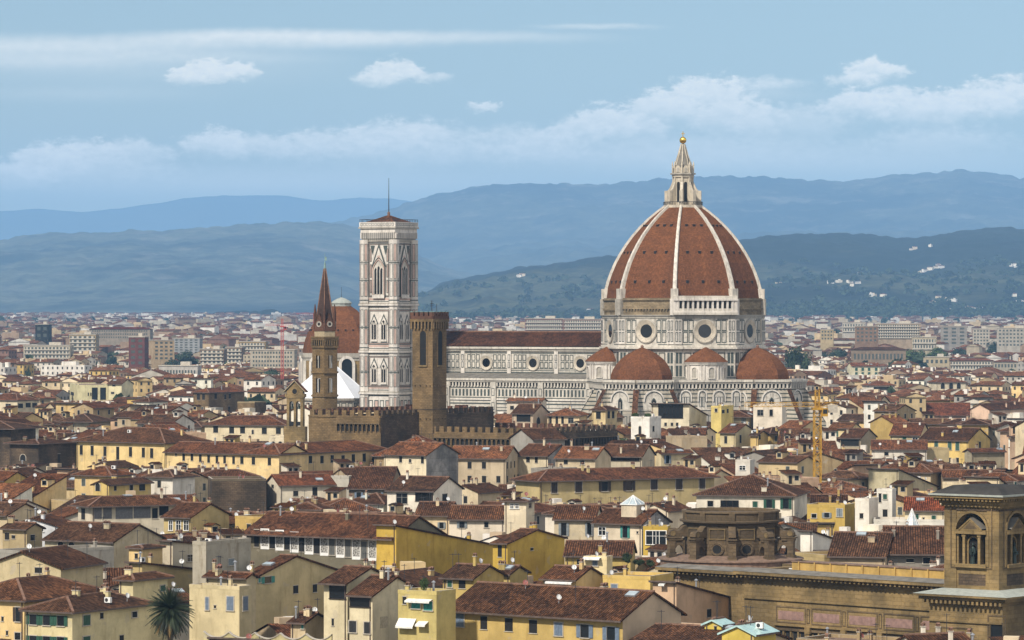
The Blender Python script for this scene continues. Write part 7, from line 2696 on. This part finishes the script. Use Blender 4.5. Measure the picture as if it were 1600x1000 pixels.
frng = random.Random(42)
Yr = 500.0
while Yr < 1480:
    half = Yr * 815 / FP
    x = -half - 5
    while x < half + 8:
        w, d = frng.uniform(6.5, 15), frng.uniform(8, 14)
        u = frng.random()
        a = GRID + frng.uniform(-7, 7) if u < .62 else (59 - 31 + frng.uniform(-9, 9) if u < .85 else frng.uniform(-15, 15))
        m_ = 15.0 if Yr < 700 else (17.0 if Yr < 950 else 20.5)
        z = max(9.0, min(m_ + 5, frng.gauss(m_, 2.6)))
        kind = frng.choice(['gx', 'gx', 'gx', 'gy', 'gy', 'hip', 'hip', 'sb', 'sf', 'flat'])
        if frng.random() > .04:
            add_filler(x, Yr + frng.uniform(-4, 4), w, d, a, z, kind, frng)
        x += frng.uniform(5, 8)
    Yr += 7.0

# visibility: paint every outline from far to near, then see what is left of each
items = [(Y, poly, ident) for (Y, poly, ident) in OCC]
for i, s in enumerate(SPEC):
    s['pts'] = [proj(p) for p in house_pts(s)]
    items.append((s['y'], hull(s['pts']), i))
for Y, poly, ident in sorted(items, key=lambda q: -q[0]):
    paint(poly, ident)
ids, counts = np.unique(BUF, return_counts=True)
area = dict(zip(ids.tolist(), counts.tolist()))
fill = [(area.get(i, 0), i) for i, s in enumerate(SPEC) if not s['hand']]
fill = sorted([q for q in fill if q[0] >= 10], reverse=True)
n_hand = sum(1 for s in SPEC if s['hand'])
N_FILL = 296 - n_hand
own = [i for _, i in fill[:N_FILL]]
rest = [i for _, i in fill[N_FILL:]]

# labels of the houses between: what they look like, then the landmark they stand by
ROOFN = {'gx': 'gabled', 'gy': 'gable-fronted', 'hip': 'hip-roofed', 'sb': 'lean-to roofed', 'sf': 'lean-to roofed', 'flat': 'flat-roofed'}
ORD = ['nearest', 'second', 'third', 'fourth', 'fifth', 'sixth', 'seventh', 'eighth', 'ninth', 'tenth', 'eleventh', 'twelfth']
sig = {}
for i in own:
    s = SPEC[i]
    ys, xs = np.nonzero(BUF == i)
    px, py = float(xs.mean()), float(ys.mean())
    lm = min(MARKS, key=lambda m: ((m[1] - px) / 1.0) ** 2 + ((m[2] - py) * 1.8) ** 2)
    dx, dy = px - lm[1], (py - lm[2]) * 1.8
    where = ('left of' if dx < 0 else 'right of') if abs(dx) > abs(dy) else ('below' if dy > 0 else 'above')
    size = 'small ' if s['w'] < 10 else ('wide ' if s['w'] > 14 else '')
    key = (size, s['wallname'], ROOFN[s['roof']], lm[0], where)
    sig.setdefault(key, []).append((math.hypot(dx, dy), i))
for (size, wn, rn, lm, where), lst in sig.items():
    lst.sort()
    for k, (dist, i) in enumerate(lst):
        s = SPEC[i]
        if len(lst) == 1:
            s['label'] = f'{size}{wn} {rn} house {where} {lm}'
        elif k == 0:
            s['label'] = f'{size}{wn} {rn} house {where} {lm}, the one closest to it'
        else:
            s['label'] = f'{size}{wn} {rn} house {where} {lm}, {ORD[min(k, 11)]} one away'

for i, s in enumerate(SPEC):
    if s['hand']:
        build_house(s, i, False)
for i in own:
    build_house(SPEC[i], i, SPEC[i]['y'] > 800)

# glass pyramid lantern standing on the grey-gabled white house: part of that roof
s = PYRAMID_HOUSE
mb = MB()
bx_ = Vector((s['w'] * .12, -s['d'] * .16, s['zf'](s['w'] * .12, -s['d'] * .16)))
mb.box(bx_ + Vector((0, 0, .3)), (3.2, 3.2, 2.6), 'old_own')
ap_ = bx_ + Vector((0, 0, 3.3))
cs = [bx_ + Vector((i * 1.75, j * 1.75, 1.62)) for i, j in ((-1, -1), (1, -1), (1, 1), (-1, 1))]
for i in range(4):
    mb.face([cs[i], cs[(i + 1) % 4], ap_], 'pale_glass')
    mb.bar(cs[i], ap_, .14, 'white_paint'); mb.bar(cs[i], cs[(i + 1) % 4], .14, 'white_paint')
    mb.bar(cs[i].lerp(cs[(i + 1) % 4], .5), ap_, .1, 'white_paint')
mb.build('roof_lantern', s['root'], s['wall'])


# ------------------------------------------------------------------ everything farther off, past the 300 largest: one mass
def far_house(mb, x, y, w, d, a, z, kind, wall, roof, pitch, win, zb=0.0):
    ca, sa = cos(R(a)), sin(R(a))
    def T(q):
        return (x + q[0] * ca - q[1] * sa, y + q[0] * sa + q[1] * ca, q[2] + zb)
    tmp = MB()
    wall_mesh(tmp, w, d, z, kind if kind != 'flat' else 'flat', pitch, 'far_wall')
    mb.cur_tint = wall
    for f in tmp.f:
        mb.face([T(tmp.v[i]) for i in f], 'far_wall')
    if kind == 'flat':
        mb.face([T(q) for q in ((-w / 2, -d / 2, z), (w / 2, -d / 2, z), (w / 2, d / 2, z), (-w / 2, d / 2, z))], 'far_wall')
        if w > 9:
            c = T((w * .1, 0, z + 1.2))
            mb.box(c, (w * .3, d * .4, 2.4), 'far_wall', R(a))
    else:
        v, f, rl, fn = roof_shape(w, d, z, kind, pitch, .6, .3)
        mb.cur_tint = roof
        for fc in f:
            mb.face([T((v[i][0], v[i][1], v[i][2] + .15)) for i in fc], 'far_tile')
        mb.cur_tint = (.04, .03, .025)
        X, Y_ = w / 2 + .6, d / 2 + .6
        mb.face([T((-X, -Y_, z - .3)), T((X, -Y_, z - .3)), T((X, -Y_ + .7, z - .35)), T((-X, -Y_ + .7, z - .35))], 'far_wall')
    if y < 3400:
        rr = random.Random(int(x * 11 + y * 7))
        for _ in range(rr.choice([0, 1, 1, 2, 3])):
            q = T((rr.uniform(-.4, .4) * w, rr.uniform(-.45, .2) * d, z + pitch * min(w, d) * .3))
            mb.cur_tint = rr.choice([(.72, .68, .6), (.66, .56, .4), (.74, .72, .68), (.5, .4, .28)])
            k = rr.uniform(.7, 2.6)
            mb.box(q, (k, k * .8, rr.uniform(1.6, 3.4)), 'far_wall', R(a))
    if win:
        mb.cur_tint = (.045, .045, .045)
        for ang, L, o in ((-pi / 2, w, (0, -d / 2)), (0.0 if a < 0 else pi, d, ((w / 2 if a < 0 else -w / 2), 0))):
            F = Fr(o, ang)
            n = max(1, int(L / 3.4))
            for row in range(win):
                zz = z - 2.6 - row * 3.4
                for k in range(n):
                    xx = -L / 2 + L * (k + .5) / n
                    mb.face([T(p) for p in (F.p(xx - .55, zz, .06), F.p(xx + .55, zz, .06), F.p(xx + .55, zz + 1.6, .06), F.p(xx - .55, zz + 1.6, .06))], 'far_wall')


mass = MB()
for i in rest:
    s = SPEC[i]
    far_house(mass, s['x'], s['y'], s['w'], s['d'], s['a'], s['h'], s['roof'], s['wall'], s['roofc'], s['pitch'], 1)
prng = random.Random(77)
grid = {}
for q in FOOT:
    grid.setdefault((int(q[0] // 60), int(q[1] // 60)), []).append(q)
N_FAR = 9000


def rise(Y):
    return max(0.0, (min(Y, 10000.0) - 2600.0) * .0058)

for _ in range(N_FAR):
    z = max(8, prng.gauss(15, 3))
    py = 504 + 140 * prng.random() ** 1.3
    Y = (CZ - z) * FP / (py - HZ)
    if Y > 2600:
        Y = (CZ - z + 15) * FP / (py - HZ + 35.5)
    if Y < 1430 or Y > 6800:
        continue
    x = prng.uniform(-820, 820) * Y / FP
    big = prng.random() < (.03 if Y < 1900 else .12)
    w = prng.uniform(8, 16) if not big else prng.uniform(16, 34)
    d = prng.uniform(9, 14)
    if big:
        z = prng.uniform(15, 25) if Y > 1900 else z
    a = prng.choice([GRID, GRID, 28, 5, -60 + 31]) + prng.uniform(-10, 10)
    fp = (x, Y, cos(R(a)), sin(R(a)), w / 2, d / 2)
    near = [q for i in (-1, 0, 1) for j in (-1, 0, 1) for q in grid.get((int(x // 60) + i, int(Y // 60) + j), ())]
    if any(obb_hit(fp, q) for q in near):
        continue
    # do not stand in front of the blocks and landmarks read from the photo
    X0, X1 = 800 + FP * (x - w * .55) / Y, 800 + FP * (x + w * .55) / Y
    low = [k[2] for k in KEEP if k[3] > Y and k[0] < X1 and k[1] > X0]
    if low:
        z = min(z, CZ - rise(Y) - 2 - (max(low) - 1 - HZ) * Y / FP)
        if z < 5:
            continue
    grid.setdefault((int(x // 60), int(Y // 60)), []).append(fp)
    kind = 'flat' if big and prng.random() < .7 else prng.choice(['gx', 'hip', 'gx', 'gy', 'hip'])
    wc = prng.choice(WALLS)[1]
    g = prng.uniform(.85, 1.15)
    if big or Y > 3200:
        wc = prng.choice([(.46, .43, .37), (.38, .33, .25), (.48, .38, .24), (.28, .2, .14), (.6, .58, .54), (.22, .13, .10)])
    k = prng.uniform(.9, 1.9)
    far_house(mass, x, Y, w, d, a, z, kind, tuple(min(.8, c * g) for c in wc), (k, k * .9, k * .86), .32, (4 if big else 2) if Y < 3300 else 0, rise(Y))
# small pale buildings of the suburbs and up the foot of the hills
for _ in range(3400):
    Y = prng.uniform(3600, 11500)
    x = prng.uniform(-820, 820) * Y / FP
    w, z = prng.uniform(8, 26), prng.uniform(6, 15)
    wc = prng.choice([(.5, .47, .42), (.48, .40, .29), (.38, .36, .33), (.32, .2, .15), (.62, .6, .57), (.26, .2, .16)])
    X0, X1 = 800 + FP * (x - w * .55) / Y, 800 + FP * (x + w * .55) / Y
    if any(k[3] > Y and k[0] < X1 and k[1] > X0 and HZ + FP * (CZ - z - rise(Y) - 2) / Y < k[2] - 1 for k in KEEP):
        continue
    far_house(mass, x, Y, w, 12, prng.uniform(-30, 30), z, prng.choice(['flat', 'gx', 'gx', 'hip']), wc, (1.3, 1.0, .9), .3, 0, rise(Y))


# ------------------------------------------------------------------ hills, ground and air
def land_mat(name, cols, scale, patch, bare=None, wood=None):
    """Wooded hillside: dark woods, olive groves and fields, bare stony ground."""
    m, N, b = new_mat(name)
    co = N.n('ShaderNodeTexCoord').outputs['Object']
    p = N.vm('MULTIPLY', co, (scale, scale, scale * 2.2))
    big = N.noise(p, 1.0, 5.0, 0.6)
    med = N.noise(p, 4.5, 5.0, 0.65)
    fin = N.noise(p, 22.0, 3.0, 0.6)
    c = N.mix(N.rng(big, patch - .07, patch + .07), cols[0], cols[1])
    c = N.mix(N.rng(med, .50, .66, 0, .85), c, cols[0])
    if wood:      # the woods keep to the ridge
        zz = N.m('ADD', N.xyz(co)[2], N.m('MULTIPLY', N.m('SUBTRACT', N.noise(p, 1.7, 3.0), .5), 260.0))
        c = N.mix(N.rng(zz, wood[0], wood[1], 0, .9), c, cols[0])
    c = N.mix(N.rng(fin, .35, .7), N.mix(1.0, c, (.62, .62, .62), 'MULTIPLY'), N.mix(1.0, c, (1.3, 1.3, 1.25), 'MULTIPLY'))
    if bare:
        st = N.noise(N.vm('MULTIPLY', co, (scale * 3, scale * 3, scale * 9)), 2.2, 5.0, 0.7)
        z = N.xyz(co)[2]
        c = N.mix(N.m('MULTIPLY', N.rng(st, .50, .70, 0, .5), N.rng(z, bare[1], bare[2])), c, bare[0])
    N.put(b.inputs['Base Color'], c)
    b.inputs['Roughness'].default_value = 0.95
    b.inputs['Specular IOR Level'].default_value = 0.1
    return m


M['wood_hill'] = land_mat('wooded_hillside', ((.007, .012, .007), (.062, .066, .034)), .0011, .50, None, (150, 230))
M['mountain'] = land_mat('scrub_mountainside', ((.009, .014, .009), (.060, .064, .040)), .00045, .52, ((.26, .24, .19), 320, 850))
M['low_ridge'] = land_mat('scrub_ridge', ((.008, .013, .008), (.080, .084, .052)), .0006, .50, ((.24, .21, .16), -50, 260))
M['far_ridge'] = land_mat('distant_ridge', ((.02, .028, .02), (.035, .04, .028)), .0006, .5)


def curve(pts, x):
    if x <= pts[0][0]:
        return pts[0][1]
    for (x0, y0), (x1, y1) in zip(pts, pts[1:]):
        if x <= x1:
            t = (x - x0) / (x1 - x0)
            return y0 + (y1 - y0) * (t * t * (3 - 2 * t) * .55 + t * .45)
    return pts[-1][1]


def fbm(v, octaves=5):
    return mnoise.fractal(v, .9, 2.1, octaves)


def hill(name, label, sky_pts, Yf, Yt, mat, nx, ny, amp, rough, power=1.35, freq=.0011):
    """Range of hills: its skyline is read from the photo at the distance Yt; gullies and spurs come from fractal noise."""
    V_, F_ = [], []
    x_lo, x_hi = -140, 1740
    rows = ny + 4
    for j in range(rows):
        t = j / ny
        for i in range(nx + 1):
            px = x_lo + (x_hi - x_lo) * i / nx
            Y = Yf + (Yt - Yf) * t
            X = (px - 800) / FP * Y
            zr = CZ + (HZ - curve(sky_pts, px)) * Yt / FP
            s = min(t, 1.0) ** power
            z = zr * s + rise(Y) * (1 - s)
            n1 = fbm(Vector((X * freq, Y * freq * .8, 3.7)), 6)
            z += n1 * amp * (math.sin(pi * min(t, 1.0)) * .95 + .05)
            z += fbm(Vector((X * .012, Y * .012, 1.0)), 3) * rough * min(1, t * 3)
            if t > 1:
                z = zr - (t - 1) * ny * zr * .06
            if j == 0:
                z = rise(Y) - 3
            V_.append((X, Y, z))
    for j in range(rows - 1):
        for i in range(nx):
            a = j * (nx + 1) + i
            F_.append((a, a + 1, a + nx + 2, a + nx + 1))
    me = bpy.data.meshes.new(name)
    me.from_pydata(V_, [], F_)
    me.materials.append(M[mat])
    me.polygons.foreach_set('use_smooth', [True] * len(F_))
    o = link(name, me)
    tag(o, label, None, None, 'structure')
    return V_, nx + 1, rows


SK_FAR = [(-140, 335), (0, 330), (60, 326), (130, 331), (180, 326), (240, 318), (300, 308), (350, 305), (440, 305), (500, 313), (560, 309), (610, 310), (680, 320), (900, 330), (1740, 340)]
SK_MOUNT = [(-140, 420), (300, 380), (430, 362), (520, 346), (570, 337), (610, 327), (640, 314), (700, 300), (760, 289), (800, 286), (870, 286), (930, 288), (990, 283), (1040, 278), (1100, 275), (1150, 275), (1210, 276), (1260, 281), (1310, 284), (1350, 281), (1400, 274), (1450, 271), (1500, 266), (1540, 270), (1600, 278), (1740, 300)]
SK_LEFT = [(-140, 384), (0, 375), (40, 368), (80, 364), (150, 364), (200, 360), (260, 360), (330, 354), (400, 350), (460, 347), (520, 347), (580, 360), (640, 395), (720, 425), (800, 450), (900, 470), (1740, 480)]
SK_RIGHT = [(-140, 530), (560, 530), (610, 500), (650, 462), (700, 440), (760, 428), (820, 418), (870, 412), (950, 402), (1060, 388), (1160, 376), (1200, 370), (1240, 366), (1300, 366), (1350, 367), (1390, 372), (1420, 374), (1450, 370), (1500, 362), (1550, 357), (1600, 358), (1740, 362)]
hill('far_mountains', 'pale blue mountain ridge on the far horizon', SK_FAR, 37200, 42000, 'far_ridge', 150, 14, 130, 8, 1.35, .0005)
hill('mountain', 'long blue-green mountain with a bare stony top', SK_MOUNT, 19000, 28000, 'mountain', 320, 70, 165, 17, 1.35, .00058)
hill('low_ridge', 'scrubby ridge of hills on the left', SK_LEFT, 14000, 21000, 'low_ridge', 320, 60, 80, 13, 1.2, .00085)
HV, HN, HR_ = hill('wooded_hill', 'dark wooded hillside with olive groves and villas', SK_RIGHT, 8800, 13200, 'wood_hill', 460, 90, 58, 12, 1.1, .00105)


def hill_z(px, t_row):
    i = int(round((px + 140) / 1880 * (HN - 1)))
    j = int(t_row * 90)
    return HV[j * HN + max(0, min(HN - 1, i))]


# villas and hamlets on the slopes belong to the far mass
for (px, n, t0, sp) in ((1215, 2, .33, 14), (1322, 7, .52, 26), (1345, 4, .49, 12), (1326, 6, .27, 26), (1440, 5, .56, 26), (1470, 4, .58, 10), (1475, 5, .18, 26), (1560, 8, .1, 40), (1510, 7, .13, 34), (1530, 6, .05, 60), (1390, 3, .4, 20),
                        (1270, 4, .12, 30), (1600, 6, .2, 30), (740, 12, .05, 60), (700, 8, .1, 40), (880, 9, .08, 50), (815, 3, .6, 10), (925, 6, .16, 16), (1440, 3, .75, 16), (1590, 4, .5, 12), (1365, 3, .2, 20), (1240, 3, .06, 30)):
    t0, t1 = t0 - .012, t0 + .012
    for _ in range(n):
        q = hill_z(px + prng.gauss(0, sp * .5), prng.uniform(t0, t1))
        wc = prng.choice([(.75, .7, .6), (.7, .6, .45), (.66, .64, .6), (.78, .76, .72)])
        w = prng.uniform(9, 19)
        far_house(mass, q[0], q[1], w, 10, prng.uniform(-40, 40), prng.uniform(7, 10), prng.choice(['gx', 'hip', 'flat']), wc, (1.5, 1.1, 1.0), .3, 0, q[2] - 2)
o = mass.build('distant_houses')
tag(o, 'mass of small distant houses and blocks filling the plain up to the hills', None, None, 'stuff')

# woods and tree lines: many small crowns merged into one mass
wm = MB()
wr = random.Random(9)
def puff(x, y, z, w, h):
    n = 9
    for k in range(26):
        a, e = wr.uniform(0, 2 * pi), wr.uniform(-.3, 1.4)
        c = Vector((x + cos(a) * cos(e) * w * .5 * wr.uniform(.6, 1), y + sin(a) * cos(e) * w * .5 * wr.uniform(.6, 1), z + h * (.5 + .5 * sin(e) * wr.uniform(.7, 1))))
        s = w * .22
        u = Vector((wr.uniform(-1, 1), wr.uniform(-1, 1), wr.uniform(-.4, .4))).normalized() * s
        v = u.cross(Vector((wr.uniform(-1, 1), wr.uniform(-1, 1), wr.uniform(-1, 1)))).normalized() * s
        wm.face([c - u, c - v, c + u, c + v], 'leaf_dark')
for _ in range(1300):
    t = wr.choice([wr.uniform(.01, .10), wr.uniform(.01, .14), wr.uniform(.01, .6)])
    px = wr.choice([wr.uniform(1200, 1620), wr.uniform(1200, 1620), wr.uniform(640, 945)])
    q = hill_z(px, t)
    puff(q[0] + wr.uniform(-20, 20), q[1] + wr.uniform(-10, 10), q[2] - 1, wr.uniform(14, 30), wr.uniform(12, 20))
for _ in range(800):
    Y = wr.uniform(1700, 8500)
    x = wr.uniform(-820, 820) * Y / FP
    X0 = 800 + FP * x / Y
    if any(k[3] > Y and k[0] - 3 < X0 < k[1] + 3 and HZ + FP * (CZ - 13 - rise(Y)) / Y < k[2] for k in KEEP):
        continue
    puff(x, Y, rise(Y), wr.uniform(8, 20), wr.uniform(10, 18))
o = wm.build('far_woods')
tag(o, 'scattered tree clumps among far houses and at the foot of the hills', None, None, 'stuff')

# ground: one sheet out to the hills
m, N, b = new_mat('city_ground')
co = N.n('ShaderNodeTexCoord').outputs['Object']
f = N.noise(co, .01, 5.0, .6)
g = N.noise(co, .0015, 3.0, .5)
c = N.mix(N.rng(f, .3, .7), (.075, .065, .055), (.15, .13, .11))
y = N.xyz(co)[1]
c = N.mix(N.m('MULTIPLY', N.rng(y, 2500, 6000), N.rng(g, .35, .6, .4, 1.0)), c, (.045, .06, .03))
N.put(b.inputs['Base Color'], c)
b.inputs['Roughness'].default_value = .95
M['ground'] = m
mb = MB()
for y0, y1 in ((-40, 2600), (2600, 10000), (10000, 42800)):
    mb.face([(-7200, y0, rise(y0)), (7200, y0, rise(y0)), (7200, y1, rise(y1)), (-7200, y1, rise(y1))], 'ground')
tag(mb.build('ground'), 'flat city ground running out to the hills', None, None, 'structure')

# air
hm = bpy.data.materials.new('haze_air')
hm.use_nodes = True
ht = hm.node_tree
ht.nodes.clear()
HZE = NT(ht)
pv = HZE.n('ShaderNodeVolumePrincipled')
pv.inputs['Color'].default_value = (0.33, 0.615, 1.0, 1.0)
pv.inputs['Density'].default_value = 4.0e-5
pv.inputs['Anisotropy'].default_value = -0.3
out = HZE.n('ShaderNodeOutputMaterial')
ht.links.new(pv.outputs[0], out.inputs['Volume'])
M['haze'] = hm
mb = MB()
mb.box((0, 21450, 674), (17200, 43200, 1350), 'haze')
hz = mb.build('haze')
tag(hz, 'pale blue summer haze over the whole city', None, None, 'stuff')
